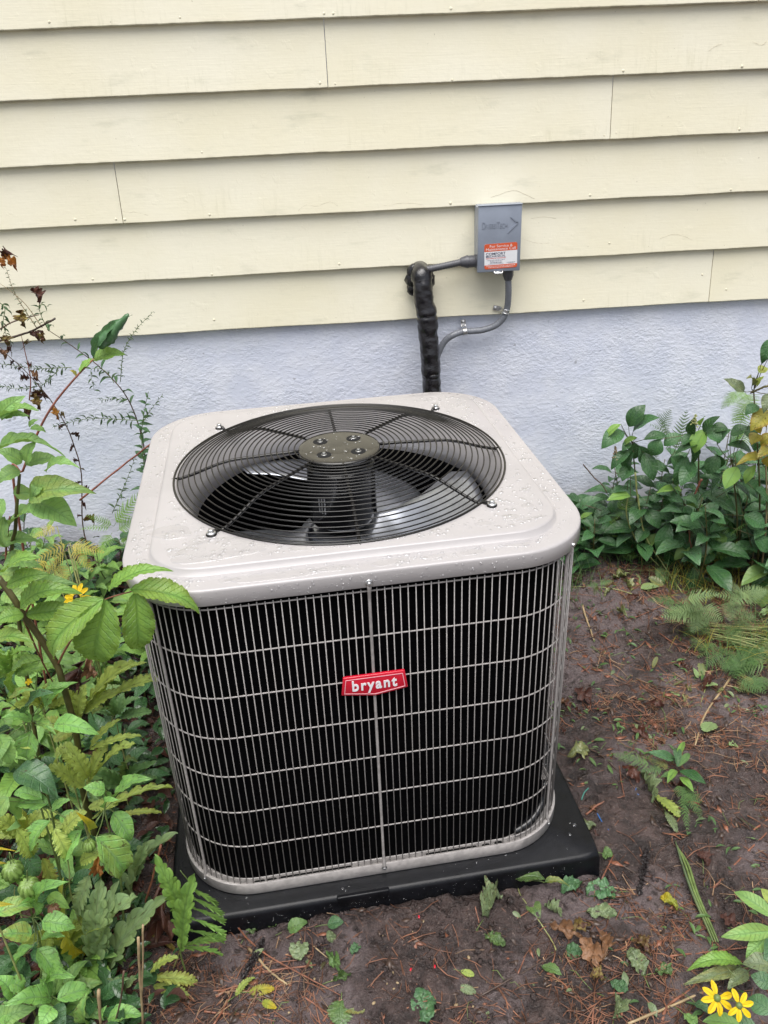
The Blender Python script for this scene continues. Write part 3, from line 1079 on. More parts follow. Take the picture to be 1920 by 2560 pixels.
for me_, xa_, xb_ in parts_:
    for v in me_.vertices: v.co.x = (v.co.x - xa_) * kx_
    obj('embossed_lettering', me_, M['box'], cov, BFM @ Matrix.Translation((lx, bh * 0.165, 0.0008)))
    lx += (xb_ - xa_) * kx_ + 0.0012
m = MB()
ax, ay = bw * 0.41, bh * 0.236
for (p0, p1) in (((ax - 0.024, ay + 0.018), (ax, ay)), ((ax - 0.032, ay - 0.031), (ax, ay))):
    d = Vector((p1[0] - p0[0], p1[1] - p0[1])).normalized(); n_ = Vector((-d.y, d.x)) * 0.0034
    P0, P1 = Vector(p0), Vector(p1)
    pts = [(P0 - n_ * 0.25), (P1 - n_), (P1 + n_), (P0 + n_ * 0.25)]
    m.loft([[(p.x, p.y, 0) for p in pts], [(p.x, p.y, 0.0018) for p in pts]], cap1=True)
m.obj('embossed_arrow', M['box'], cov, BFM, False)


def rrect(x0, x1, y0, y1, r, corners=(1, 1, 1, 1), n=5):
    out = []
    for (cx, cy, a0, on) in ((x1 - r, y1 - r, 0, corners[0]), (x0 + r, y1 - r, 90, corners[1]), (x0 + r, y0 + r, 180, corners[2]), (x1 - r, y0 + r, 270, corners[3])):
        if on:
            for k in range(n + 1):
                a = math.radians(a0 + 90 * k / n); out.append((cx + r * math.cos(a), cy + r * math.sin(a)))
        else:
            sx, sy = (1 if a0 in (0, 270) else -1), (1 if a0 in (0, 90) else -1)
            out.append((cx + sx * r, cy + sy * r))
    return out


sx0, sx1 = -bw * 0.354, bw * 0.415
sy1, sy0 = -bh * 0.062, -bh * 0.448
sh_ = sy1 - sy0
SF = BFM @ Matrix.Translation((0, 0, 0.0004)) @ Matrix.Rotation(math.radians(1.4), 4, 'Z')
stk = poly_plate(rrect(sx0, sx1, sy0, sy1, 0.006), 0, 0.0004).obj('service_sticker', M['white'], cov, SF, False)
poly_plate(rrect(sx0, sx1, sy1 - sh_ * 0.305, sy1, 0.006, (1, 1, 0, 0)), 0.0004, 0.0006).obj('orange_band', M['orange'], stk, None, False)
poly_plate(rrect(sx0, sx1, sy0, sy0 + sh_ * 0.155, 0.006, (0, 0, 1, 1)), 0.0004, 0.0006).obj('orange_band', M['orange'], stk, None, False)
sw = sx1 - sx0; smx = (sx0 + sx1) / 2


def print_line(txt, frx, fry, wid, size, mat, off=0.0):
    me = text_mesh(txt, size, 1.0, off, 0.0)
    X_ = [v.co.x for v in me.vertices]; w_ = max(X_) - min(X_); c_ = (max(X_) + min(X_)) / 2
    for v in me.vertices: v.co.x = (v.co.x - c_) * wid * sw / w_
    obj('print', me, mat, stk, Matrix.Translation((sx0 + frx * sw, sy1 - fry * sh_, 0.00085)))


print_line('For Service &', 0.51, 0.150, 0.69, sh_ * 0.142, M['white'], 0.0)
print_line('Maintenance Call', 0.50, 0.268, 0.90, sh_ * 0.142, M['white'], 0.0)
print_line('COMFORT', 0.345, 0.445, 0.60, sh_ * 0.135, M['navy'], 0.0001)
print_line('MECHANICAL', 0.345, 0.535, 0.60, sh_ * 0.105, M['navy'], 0.0001)
print_line('HEATING & COOLING', 0.345, 0.60, 0.60, sh_ * 0.06, M['redprint'], 0.0001)


def small_print(frx0, frx1, fry, h_, mat, seed):
    """print too small to read in the photograph: a row of dashes"""
    rg = random.Random(seed); x = frx0; m_ = MB()
    while x < frx1 - 0.01:
        w_ = rg.uniform(0.015, 0.05); x2 = min(frx1, x + w_)
        m_.loft([[(sx0 + q * sw, sy1 - fry * sh_ + e * h_, 0.00072) for q in (x, x2)] for e in (0, 1)], closed=False)
        x = x2 + 0.014
    m_.obj('small_print', mat, stk, None, False)


small_print(0.08, 0.62, 0.662, 0.0012, M['navy'], 1)
small_print(0.17, 0.54, 0.705, 0.0012, M['navy'], 2)
small_print(0.17, 0.54, 0.770, 0.0024, M['navy'], 3)
small_print(0.11, 0.59, 0.812, 0.0011, M['navy'], 4)
small_print(0.68, 0.94, 0.785, 0.0012, M['navy'], 5)
small_print(0.73, 0.91, 0.822, 0.0010, M['navy'], 6)
small_print(0.05, 0.95, 0.905, 0.0015, M['white'], 7)
small_print(0.12, 0.88, 0.955, 0.0015, M['white'], 8)
m = MB()
m.tube([(-0.016, YB - 0.004, -bh / 2 + 0.004), (-0.014, YB - 0.008, -bh / 2 - 0.004), (0.010, YB - 0.008, -bh / 2 - 0.004), (0.012, YB - 0.004, -bh / 2 + 0.004)], 0.0028, 6)
m.box((-0.002, YB + 0.002, -bh / 2 - 0.002), (0.034, 0.012, 0.004))
m.obj('latch_tab', M['zinc'], BX)


# conduits and line set
def corrug(amp, per):
    return lambda i_, an: 1 + amp * math.sin(i_ * per)


def resample(pts, step):
    out = [pts[0]]; acc = 0
    for a, b_ in zip(pts[:-1], pts[1:]):
        d = (b_ - a).length; t = step - acc
        while t <= d:
            out.append(a + (b_ - a) * (t / d)); t += step
        acc = (acc + d) % step
    out.append(pts[-1])
    return out


C1 = empty('short_conduit', at(1170, 654, -0.05), 'short dark grey flexible conduit running left from the box to the pipe hole', 'conduit')
C1inv = Matrix.Translation(-C1.location)
pth = smooth_path([at(1045, 686, 0.0), at(1064, 675, -0.045), at(1105, 666, -0.05), at(1155, 655, -0.047)], 10)
m = MB(); m.tube(resample(pth, 0.0022), 0.0112, 12, fr=corrug(0.045, 2 * PI / 4))
m.obj('conduit_sleeve', M['conduit_dark'], C1, C1inv)
a_, b_ = at(1150, 655.5, -0.047), at(1198, 652, -0.045)
dv = (b_ - a_)
m = MB()
m.tube([a_ + dv * t for t in (0, 0.08, 0.35, 0.42, 0.43, 0.75, 0.76, 1.0)], [0.0125, 0.0155, 0.0205, 0.0212, 0.0196, 0.0196, 0.0215, 0.0215], 14)
sharp(m.obj('conduit_fitting', M['conduit_dark'], C1, C1inv), 30)

C2 = empty('flexible_conduit', at(1270, 700, -0.045), 'long grey flexible conduit curving down from the box bottom towards the unit', 'conduit')
C2inv = Matrix.Translation(-C2.location)
pix = [(1270, 690, -0.045), (1271, 712, -0.045), (1271, 736, -0.04), (1268.5, 766, -0.03), (1260, 792, -0.026), (1241, 812, -0.022), (1210, 824, -0.018), (1180, 827.5, -0.014), (1155, 829.5, -0.014),
       (1132, 838, -0.02), (1114, 851, -0.018), (1103, 868, -0.018), (1092, 895, -0.018), (1084, 940, -0.018), (1080, 1010, -0.02), (1080, 1120, -0.03)]
pth = smooth_path([at(*q) for q in pix], 10)
last = pth[-1]
pth += smooth_path([last, last + Vector((0.0, -0.09, -0.12)), last + Vector((0.0, -0.30, -0.20))], 8)[1:]
m = MB(); m.tube(resample(pth, 0.0024), 0.0112, 12, fr=corrug(0.025, 2 * PI / 4))
m.obj('conduit_sleeve', M['conduit'], C2, C2inv)
a_, b_ = at(1270, 676, -0.045), at(1270.5, 700, -0.045)
dv = b_ - a_
m = MB(); m.tube([a_ + dv * t for t in (0, 0.55, 0.56, 0.66, 1.0)], [0.0185, 0.0185, 0.0165, 0.0165, 0.0128], 10)
sharp(m.obj('conduit_fitting', M['conduit_dark'], C2, C2inv), 30)


def strap(px, py, y, ax_dir, tab_px, label):
    P = at(px, py, y)
    o = empty('conduit_strap', P, label, 'pipe strap', 'zinc conduit straps')
    ax_ = Vector(ax_dir).normalized()
    side = ax_.cross(Vector((0, 1, 0))).normalized(); out = Vector((0, -1, 0))
    m_ = MB()
    for off in (-0.006, 0.006):
        arc = [side * (0.0128 * math.cos(t)) + out * (0.0128 * math.sin(t)) + ax_ * off for t in np.linspace(-0.5, PI + 0.5, 14)]
        m_.tube(arc, 0.0022, 5)
    rows = []
    for off in (-0.007, 0.007):
        rows.append([side * (0.0124 * math.cos(t)) + out * (0.0124 * math.sin(t)) + ax_ * off for t in np.linspace(-0.5, PI + 0.5, 14)])
    m_.loft(rows, closed=False)
    m_.obj('strap_band', M['zinc'], o)
    T = at(*tab_px, 0.0) - P
    T.y = -P.y + (0.0 if P.z > Z0 else 0.014) - 0.004
    a0 = T.normalized() * 0.010
    m_ = MB(); wv = T.cross(Vector((0, 1, 0))).normalized() * 0.0085
    s0 = Vector((T.x, 0, T.z)).normalized() * 0.013 + Vector((0, -0.0 + T.y * 0.6, 0))
    pl_ = [s0, T * 0.6 + Vector((0, T.y * 0.4, 0)), T, T * 1.25 + Vector((0, -T.y * 0.25, 0))]
    V = []
    for q in pl_:
        for s_ in (-1, 1):
            for d_ in (0, 1): V.append(q + wv * s_ + Vector((0, -0.0016 * d_, 0)))
    F = []
    for k in range(3):
        a = k * 4
        F += [(a, a + 4, a + 6, a + 2), (a + 1, a + 3, a + 7, a + 5), (a, a + 1, a + 5, a + 4), (a + 2, a + 6, a + 7, a + 3)]
    F += [(12, 13, 15, 14)]
    m_.add(V, F)
    m_.obj('strap_tab', M['zinc'], o, None, False)
    Mx = Matrix.Translation(T + Vector((0, -0.0016, 0))) @ Matrix.Rotation(PI / 2, 4, 'X')
    obj('screw', SCREW, M['zinc'], o, Mx)
    return o


strap(1264, 778, -0.028, (0.25, 0, 1), (1238, 769), 'zinc strap holding the conduit against the lowest siding board')
strap(1162, 828.5, -0.014, (1, 0, 0.12), (1159, 806), 'zinc strap holding the conduit to the stucco just below the siding')

LS = empty('line_set', at(1070, 800, -0.08), 'black tape wrapped refrigerant pipe dropping from the siding behind the unit', 'insulated pipe')
LSinv = Matrix.Translation(-LS.location)
pix = [(1050, 676, 0.01), (1052, 684, -0.035), (1056, 706, -0.062), (1060, 748, -0.072), (1067, 789, -0.078), (1070, 834, -0.085), (1075, 885, -0.092), (1078, 941, -0.10), (1081, 1000, -0.11), (1083, 1060, -0.13), (1085, 1130, -0.19)]
pth = smooth_path([at(*q) for q in pix], 12)
last = pth[-1]
pth += smooth_path([last, last + Vector((0.0, -0.05, -0.12)), last + Vector((-0.03, -0.22, -0.20)), last + Vector((-0.05, -0.40, -0.22))], 10)[1:]
pth = resample(pth, 0.0035)
bands = [at(1056, 706, -0.062).z, at(1067, 790, -0.078).z, at(1078, 940, -0.1).z]


def wrapfr(i_, an):
    z = pth[i_].z
    v = 1.0 + 0.11 * float(vnoise(i_ * 0.36 + 3.4 * math.sin(an + 0.7), 2.2 * math.cos(an) + i_ * 0.05, 21)) + 0.10 * float(vnoise(i_ * 0.16, 1.8 * math.sin(an + 1), 25)) + 0.006 * math.sin(i_ * 1.05 + 1.6 * math.sin(an) + 2.6 * float(vnoise(i_ * 0.07, 5.0, 3)) * 4 + 1.5 * float(vnoise(i_ * 0.09, an, 2))) * (0.7 + float(vnoise(i_ * 0.1, an * 0.8, 6)) * 1.6)
    v += 0.16 * float(vnoise(i_ * 0.11, 3.0, 8)) + 0.09 * float(vnoise(i_ * 0.05, math.cos(an) * 1.2, 12))
    for bz in bands:
        v -= 0.10 * math.exp(-((z - bz) / 0.006) ** 2)
    return v


m = MB(); m.tube(pth, [0.0335] * len(pth), 28, fr=wrapfr)
m.obj('pipe_wrap', M['wrap'], LS, LSinv)
m = MB()
P0 = at(1049, 690, -0.012)
for k, (dx, dz, r) in enumerate([(0, -0.006, 0.046), (-0.016, -0.010, 0.034), (0.018, -0.014, 0.034), (-0.014, 0.012, 0.032), (0.014, 0.010, 0.030), (-0.018, -0.040, 0.026), (0.02, -0.042, 0.024)]):
    n = 16; L_ = []
    for th in np.linspace(-PI / 2, PI / 2, 9):
        L_.append([(P0.x + dx + r * math.cos(th) * math.cos(q) * (1 + 0.35 * float(vnoise(2.2 * math.cos(q) + 5, 2.2 * math.sin(q) + th * 2, k))), P0.y + 0.6 * r * math.sin(th) - 0.004, P0.z + dz + r * math.cos(th) * math.sin(q) * (1.05 + 0.15 * float(vnoise(q * 2, th * 2, k + 9)))) for q in np.linspace(0, 2 * PI, n, endpoint=False)])
    m.loft(L_)
m.obj('wall_seal', M['wrap'], LS, LSinv)
for bz in bands:
    k = min(range(len(pth)), key=lambda q: abs(pth[q].z - bz) + (1 if q > len(pth) * 0.7 else 0))
    t = (pth[k + 1] - pth[k - 1]).normalized()
    m = MB(); m.tube([pth[k] + t * d for d in (-0.009, -0.006, 0.006, 0.009)], [0.0295, 0.0318, 0.0318, 0.0295], 24)
    m.obj('tape_band', M['wrap'], LS, LSinv)

#PLANTS#
# ------------------------------------------------------------------ leaf shapes (unit length along +Y, unit width along X)
def leafmesh(name, wf, n=22, m=3, arch=0.10, fold=0.18, wave=0.02, wfreq=3.0, veins=0, vamp=0.0, tw=0.0, curl=0.0, slant=0.0, seed=0, crump=0.0):
    V = []; F = []; UV = []
    cols = 2 * m + 1
    for i_ in range(n + 1):
        t = i_ / n
        w = max(0.004, wf(t)) * 0.5
        for j in range(cols):
            u = j / m - 1.0
            x = u * w
            y = t + slant * abs(u) * w * 2
            z = arch * 4 * t * (1 - t) + fold * abs(x) * (1 - 0.4 * t)
            z += wave * math.sin(wfreq * 6.28 * t + (1.3 if u > 0 else 0) + seed) * abs(u) ** 2
            if veins: z += vamp * abs(math.sin(math.pi * veins * (t - abs(u) * 0.16))) * (0.3 + 0.7 * abs(u)) * min(1, 4 * (1 - t))
            if crump: z += crump * float(fbm(x * 7 + seed, y * 5, seed, 3)); x += crump * 0.5 * float(vnoise(x * 5, y * 7 + 3, seed + 4))
            a = tw * (t - 0.5)
            x2, z2 = x * math.cos(a) - z * math.sin(a) * 0.3, z + x * math.sin(a)
            z2 -= curl * max(0, t - 0.6) ** 2 * 2.5
            V.append((x2, y, z2)); UV.append((u * 0.5 + 0.5, t))
    for i_ in range(n):
        for j in range(cols - 1):
            F.append((i_ * cols + j, i_ * cols + j + 1, (i_ + 1) * cols + j + 1, (i_ + 1) * cols + j))
    return mesh_np(name, V, F, True, UV)


def bell(t, pk=0.38, p=1.0, q=1.0):
    """0..1 outline with its widest point at pk"""
    a = pk / (1 - pk) if pk < 0.5 else 1.0
    s_ = t ** (math.log(0.5) / math.log(pk))
    return (max(0.0, math.sin(math.pi * s_))) ** p


def serr(t, k, d):
    f = (t * k) % 1.0
    return 1 - d * f


def ser2(t, k, d):
    f = (t * k) % 1.0
    return 1 - d * (1 - math.sin(math.pi * min(1, f * 1.02)) ** 0.6)


W_OV = lambda t: bell(t, 0.36, 0.85)
W_SE = lambda t: bell(t, 0.40, 0.80) * serr(t, 22, 0.10)
W_EL = lambda t: bell(t, 0.47, 0.85)
W_LA = lambda t: bell(t, 0.40, 1.1)
W_LO = lambda t: (bell(t, 0.42, 0.55)) * ser2(t, 11, 0.36)
W_LO2 = lambda t: (bell(t, 0.5, 0.45)) * ser2(t, 9, 0.62)
W_CO = lambda t: (1 - t) ** 0.6 * min(1, t * 14 + 0.3) * ser2(t, 15, 0.82)
W_RO = lambda t: bell(t, 0.48, 0.5) * serr(t, 14, 0.09)
LEAF = {}


def variants(key, wf, **kw):
    out = []
    for s_ in range(3):
        k2 = dict(kw)
        k2['arch'] = kw.get('arch', 0.1) * (0.55 + 0.5 * s_)
        k2['tw'] = kw.get('tw', 0.25) * (s_ - 1)
        k2['seed'] = s_ * 2 + 1
        out.append(leafmesh('leaf', wf, **k2))
    LEAF[key] = out


variants('ov', W_OV, n=24, m=3, arch=0.11, fold=0.22, wave=0.022, wfreq=2.5, veins=6, vamp=0.030, curl=0.25)
variants('se', W_SE, n=66, m=4, arch=0.12, fold=0.14, wave=0.014, wfreq=4, veins=11, vamp=0.028, curl=0.35)
variants('el', W_EL, n=24, m=3, arch=0.09, fold=0.20, wave=0.014, wfreq=2, veins=8, vamp=0.010, curl=0.15)
variants('la', W_LA, n=12, m=1, arch=0.12, fold=0.25, wave=0.0, curl=0.4)
variants('lo', W_LO, n=99, m=3, arch=0.07, fold=0.10, wave=0.020, wfreq=5, veins=11, vamp=0.012, curl=0.2, slant=0.10)
variants('lo2', W_LO2, n=90, m=3, arch=0.08, fold=0.12, wave=0.03, wfreq=5, curl=0.2, slant=0.25)
variants('ro', W_RO, n=56, m=5, arch=0.13, fold=0.16, wave=0.12, wfreq=1.7, veins=7, vamp=0.03, tw=1.1, crump=0.30)
variants('de', lambda t: bell(t, 0.42, 0.8) * (0.75 + 0.35 * math.sin(t * 19) * math.sin(t * 7)), n=30, m=5, arch=0.22, fold=1.0, wave=0.16, wfreq=2.2, crump=0.5, curl=0.8, tw=1.2)
variants('pe', lambda t: bell(t, 0.55, 0.55) * 0.96, n=10, m=2, arch=0.06, fold=0.22)

ML = {
    'cherry': mat_leaf('bright_green_leaf', (0.180, 0.379, 0.100), 6, (0.20, 0.32, 0.16), 0.30, 0.22, 0.22, spots=0.25),
    'cherry_dark': mat_leaf('bluish_green_leaf', (0.066, 0.150, 0.066), 6, (0.13, 0.22, 0.13), 0.28, 0.22, 0.15, spots=0.35, age=0.0),
    'hickory': mat_leaf('ribbed_green_leaf', (0.174, 0.332, 0.069), 11, (0.060, 0.140, 0.032), 0.30, 0.20, 0.30, edge=(0.16, 0.27, 0.035), age=0.35),
    'broad': mat_leaf('soft_green_leaf', (0.192, 0.358, 0.109), 10, (0.17, 0.29, 0.12), 0.36, 0.20, 0.28, age=0.35),
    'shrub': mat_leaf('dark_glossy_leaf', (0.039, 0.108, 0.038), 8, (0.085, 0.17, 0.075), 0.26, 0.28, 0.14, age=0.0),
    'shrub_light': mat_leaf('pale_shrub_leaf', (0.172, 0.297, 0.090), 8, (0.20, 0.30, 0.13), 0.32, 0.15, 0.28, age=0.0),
    'yellow': mat_leaf('yellowing_leaf', (0.30, 0.28, 0.050), 8, (0.24, 0.25, 0.04), 0.36, 0.18, 0.30, spots=0.5, edge=(0.30, 0.17, 0.03)),
    'fern_pale': mat_leaf('pale_green_fern', (0.315, 0.416, 0.102), 11, (0.20, 0.25, 0.08), 0.38, 0.18, 0.30, spots=0.3),
    'fern_grey': mat_leaf('grey_green_fern', (0.195, 0.295, 0.129), 11, (0.24, 0.28, 0.16), 0.42, 0.18, 0.22, spots=0.15, age=0.0),
    'fern_tip': mat_leaf('fern_with_yellow_tip', (0.317, 0.373, 0.060), 11, (0.30, 0.32, 0.07), 0.36, 0.15, 0.30, tip=(0.52, 0.40, 0.02)),
    'fern_green': mat_leaf('fresh_green_fern', (0.177, 0.334, 0.074), 11, (0.13, 0.22, 0.07), 0.40, 0.22, 0.26, age=0.0),
    'fern_deep': mat_leaf('deep_green_fern', (0.097, 0.195, 0.065), 11, (0.09, 0.16, 0.06), 0.42, 0.22, 0.22),
    'fern_yellow': mat_leaf('yellowed_fern', (0.44, 0.41, 0.090), 11, (0.30, 0.26, 0.05), 0.42, 0.20, 0.26, spots=0.5),
    'aster': mat_leaf('small_grey_green_leaf', (0.052, 0.100, 0.045), 3, (0.09, 0.14, 0.07), 0.40, 0.3, 0.2, age=0.0),
    'cover': mat_leaf('dark_ground_cover_leaf', (0.031, 0.078, 0.029), 4, (0.05, 0.1, 0.04), 0.24, 0.35, 0.12, age=0.0),
    'dead': mat_leaf('dead_brown_leaf', (0.060, 0.022, 0.015), 6, (0.10, 0.045, 0.03), 0.45, 0.35, 0.08),
    'dead_tan': mat_leaf('dead_tan_leaf', (0.16, 0.085, 0.045), 6, (0.24, 0.15, 0.09), 0.42, 0.3, 0.08),
    'dead_orange': mat_leaf('dead_orange_leaf', (0.45, 0.20, 0.05), 6, (0.20, 0.07, 0.02), 0.42, 0.2, 0.2, tip=(0.16, 0.05, 0.02), spots=0.5),
    'wilt': mat_leaf('wilted_grey_green_leaf', (0.135, 0.185, 0.095), 7, (0.24, 0.28, 0.17), 0.28, 0.22, 0.12, spots=0.5),
    'ground_leaf': mat_leaf('wet_fallen_green_leaf', (0.082, 0.150, 0.048), 7, (0.15, 0.22, 0.10), 0.22, 0.30, 0.12, spots=0.35, age=0.5),
    'petal': mat_leaf('yellow_petal', (0.80, 0.57, 0.010), 0, (0.55, 0.28, 0.0), 0.45, 0.06, 0.25, age=False),
}
MS = {
    'green': plain('green_stem', (0.12, 0.17, 0.05), 0.4, 0, 0, 0.25, 60),
    'olive': plain('olive_brown_stem', (0.085, 0.075, 0.025), 0.35, 0, 0, 0.3, 40),
    'red': plain('reddish_stem', (0.22, 0.075, 0.050), 0.4, 0, 0, 0.3, 60),
    'brown': plain('brown_dead_stem', (0.085, 0.048, 0.032), 0.5, 0, 0, 0.4, 60),
    'tan': plain('tan_dry_stalk', (0.30, 0.22, 0.12), 0.45, 0, 0, 0.2, 60),
    'straw': plain('yellow_green_stalk', (0.26, 0.28, 0.10), 0.4, 0, 0, 0.25, 60),
    'bark': plain('wet_bark', (0.055, 0.035, 0.026), 0.4, 0, 0, 0.45, 90, 0.5, 120),
    'twig': plain('orange_brown_twig', (0.20, 0.080, 0.045), 0.42, 0, 0, 0.35, 70, 0.3, 120),
    'needle': plain('reddish_pine_needle', (0.17, 0.075, 0.042), 0.42, 0, 0, 0.6, 22),
    'pale_needle': plain('pale_dry_straw', (0.30, 0.19, 0.11), 0.42, 0, 0, 0.4, 22),
    'pod': plain('green_papery_pod', (0.16, 0.25, 0.06), 0.4, 0, 0, 0.3, 90),
    'spike': plain('black_fern_spike', (0.012, 0.008, 0.008), 0.4, 0, 0, 0.4, 90),
}


LASTM = [None]


def leaf_at(parent, kind, B, T, w, mat, hint=None, zs=1.0, name='leaf', v=None, roll=0.0, lab=None):
    """leaf from base point B to tip T (world), w wide in metres"""
    B, T = Vector(B), Vector(T)
    Y = T - B; Ln = max(Y.length, 1e-4); Y /= Ln
    if hint is None:
        hint = ((CAM - B).normalized() * 0.55 + Vector((0, 0, 0.75)) + Vector((rng.uniform(-1, 1), rng.uniform(-1, 1), rng.uniform(-1, 1))) * 0.28)
    X = Y.cross(hint)
    if X.length < 1e-4: X = Y.orthogonal()
    X.normalize(); Z = X.cross(Y)
    if roll:
        X, Z = X * math.cos(roll) + Z * math.sin(roll), Z * math.cos(roll) - X * math.sin(roll)
    me = LEAF[kind][rng.randrange(3) if v is None else v]
    zz = Ln * zs
    Mx = Matrix(((X.x * w, Y.x * Ln, Z.x * zz, B.x), (X.y * w, Y.y * Ln, Z.y * zz, B.y), (X.z * w, Y.z * Ln, Z.z * zz, B.z), (0, 0, 0, 1)))
    pw = Vector((0, 0, 0)); q = parent
    while q is not None:
        pw = pw + q.location; q = q.parent
    LASTM[0] = Matrix.Translation(-pw) @ Mx
    o = obj(name, me, mat, parent, LASTM[0])
    if lab: o['label'] = lab
    return o


class Plant:
    def __init__(s, name, label, cat, base, group=None):
        s.o = empty(name, base, label, cat, group)
        s.base = Vector(base)
        s.mb = MB()

    def stem(s, pts, r, mat=None, taper=0.5, n=6):
        P = smooth_path([Vector(p) for p in pts], 6)
        m_ = len(P)
        rr = [r * (1 - (1 - taper) * k / (m_ - 1)) for k in range(m_)]
        if mat is None: s.mb.tube(P, rr, n)
        else:
            mm = MB(); mm.tube(P, rr, n); mm.obj('stem', mat, s.o, Matrix.Translation(-s.base))
        return P

    def leaf(s, kind, B, T, w, mat, **kw):
        return leaf_at(s.o, kind, B, T, w, mat, **kw)

    def done(s, mat, name='stem'):
        if s.mb.V: s.mb.obj(name, mat, s.o, Matrix.Translation(-s.base))
        return s.o


def px_scale(P):
    """metres per photograph pixel at a point"""
    return (P - CAM).dot(FWD) / FPX


def zmap(x0, y0, k): return lambda x, y: (x0 + x * k, y0 + y * k)


Z5, Z6 = zmap(0, 600, .4067), zmap(0, 1400, .5243)
Z7, Z8, Z9 = zmap(1360, 840, .416), zmap(1200, 1700, .434), zmap(400, 2100, .482)


def hero(pl, zm, y, rows, kind, mat, dy=0.035, **kw):
    """leaves given by base, tip and width as seen, at depth y (tips lean out by dy)"""
    out = []
    for row in rows:
        bx, by, tx, ty, w = row[:5]
        mm = ML[row[5]] if len(row) > 5 and row[5] else mat
        kk = row[6] if len(row) > 6 else kind
        yy = y(zm(bx, by)) if callable(y) else y
        B = at(*zm(bx, by), yy + rng.uniform(-0.015, 0.015))
        T = at(*zm(tx, ty), yy - rng.uniform(0, dy) * (1 if rng.random() < 0.75 else -0.6))
        wm_ = w * (zm(1, 0)[0] - zm(0, 0)[0]) * px_scale((B + T) / 2) * 1.06
        out.append((pl.leaf(kk, B, T, wm_, mm, **kw), B, T))
    return out


# ------------------------------------------------------------------ ground cover and litter (nobody could count it)
def scatter_mesh(pts, kindf, name, mat, label, seed=1):
    m_ = MB(); rg = random.Random(seed)
    for (x, y, z) in pts: kindf(m_, rg, x, y, z)
    o = m_.obj(name, mat, None, None, True, uv=True)
    return tag(o, label, None, None, 'stuff')


def small_leaf(L0, L1, wr, lift, tilt=0.6, up=False):
    def f(m_, rg, x, y, z):
        L_ = rg.uniform(L0, L1); a = rg.uniform(0, 6.28); w = L_ * wr * rg.uniform(0.8, 1.2)
        d = Vector((math.cos(a), math.sin(a), rg.uniform(-tilt, tilt))).normalized()
        nrm = (Vector((0, 0, 1)) + Vector((rg.uniform(-1, 1), rg.uniform(-1, 1), 0)) * 0.5)
        X = d.cross(nrm).normalized(); Zv = X.cross(d)
        B = Vector((x, y, z + rg.uniform(*lift)))
        V = []; UV = []
        for t, ww, zz in ((0, 0.04, 0), (0.25, 0.8, 0.06), (0.55, 1.0, 0.08), (0.8, 0.6, 0.05), (1, 0.03, -0.03)):
            for u in (-1, 0, 1):
                V.append(B + d * (t * L_) + X * (u * ww * w * 0.5) + Zv * ((zz + 0.10 * abs(u) * ww) * L_)); UV.append((u * .5 + .5, t))
        F = [(i_ * 3 + j, i_ * 3 + j + 1, i_ * 3 + j + 4, i_ * 3 + j + 3) for i_ in range(4) for j in range(2)]
        m_.add(V, F, UV)
    return f


def region_left(n, rg, x1=-0.52):
    out = []
    while len(out) < n:
        x, y = rg.uniform(-1.45, x1 + 0.1), rg.uniform(-2.05, -0.03)
        lx, ly = unit_local(x, y)
        if lx > -0.50 and ly > -0.56: continue
        if lx > -0.30 - 0.25 * rg.random(): continue
        if ly < -0.55 and lx > -0.42 + 0.12 * math.sin(y * 9): continue
        out.append((x, y, float(gz(x, y))))
    return out


rg = random.Random(3)
scatter_mesh(region_left(2600, rg), small_leaf(0.022, 0.05, 0.5, (0.004, 0.085)), 'ground_cover', ML['cover'], 'dark green low ground cover growing left of the unit', 5)
scatter_mesh(region_left(1300, rg), small_leaf(0.03, 0.065, 0.45, (0.002, 0.03), 0.35), 'fallen_leaves', ML['dead'], 'dark brown rotting leaves under the plants on the left', 6)
ptsr = []
while len(ptsr) < 700:
    x, y = rg.uniform(0.62, 2.1), rg.uniform(-0.50, -0.02)
    if y < -0.20 - 0.30 * sstep(0.75, 1.4, x) + rg.uniform(-0.06, 0.03): continue
    ptsr.append((x, y, float(gz(x, y))))
scatter_mesh(ptsr, small_leaf(0.025, 0.055, 0.45, (0.004, 0.10)), 'ground_cover', ML['cover'], 'dark green low ground cover along the foot of the wall on the right', 7)


def clear_of_pad(x, y, m_=0.0):
    lx, ly = unit_local(x, y)
    return not (-0.49 - m_ < lx < 0.51 + m_ and -0.50 - m_ < ly < 0.50)


def litter_density(x, y):
    lx, ly = unit_local(x, y)
    d = 0.25 + 0.9 * sstep(0.62, 1.0, lx) * (0.6 + 0.8 * float(fbm(x * 3, y * 3, 41, 2)))
    d *= 0.35 + 2.2 * max(0.0, float(fbm(x * 7, y * 7, 47, 3)) + 0.18)
    d += 0.8 * sstep(-0.62, -0.80, ly) * (0.5 + float(fbm(x * 5, y * 5, 43, 2))) * (1 - 0.85 * math.exp(-((lx - 0.10) / 0.22) ** 2))
    d += 0.7 * (lx > 0.3) * sstep(-0.5, -0.7, ly)
    if lx < -0.30: d += 0.5
    return d


def needle(m_, rg, x, y, z):
    L_ = rg.uniform(0.03, 0.10); a = rg.uniform(0, 6.28); b = rg.uniform(-0.9, 0.9)
    r = 0.0005 + 0.0011 * rg.random() ** 2
    pts = []
    for k in range(4):
        t = k / 3 - 0.5
        xx = x + math.cos(a + b * t) * L_ * t; yy = y + math.sin(a + b * t) * L_ * t
        pts.append(Vector((xx, yy, float(gz(xx, yy)) + 0.0035 + r + rg.uniform(0, 0.004))))
    m_.tube(pts, r, 3, cap=False)


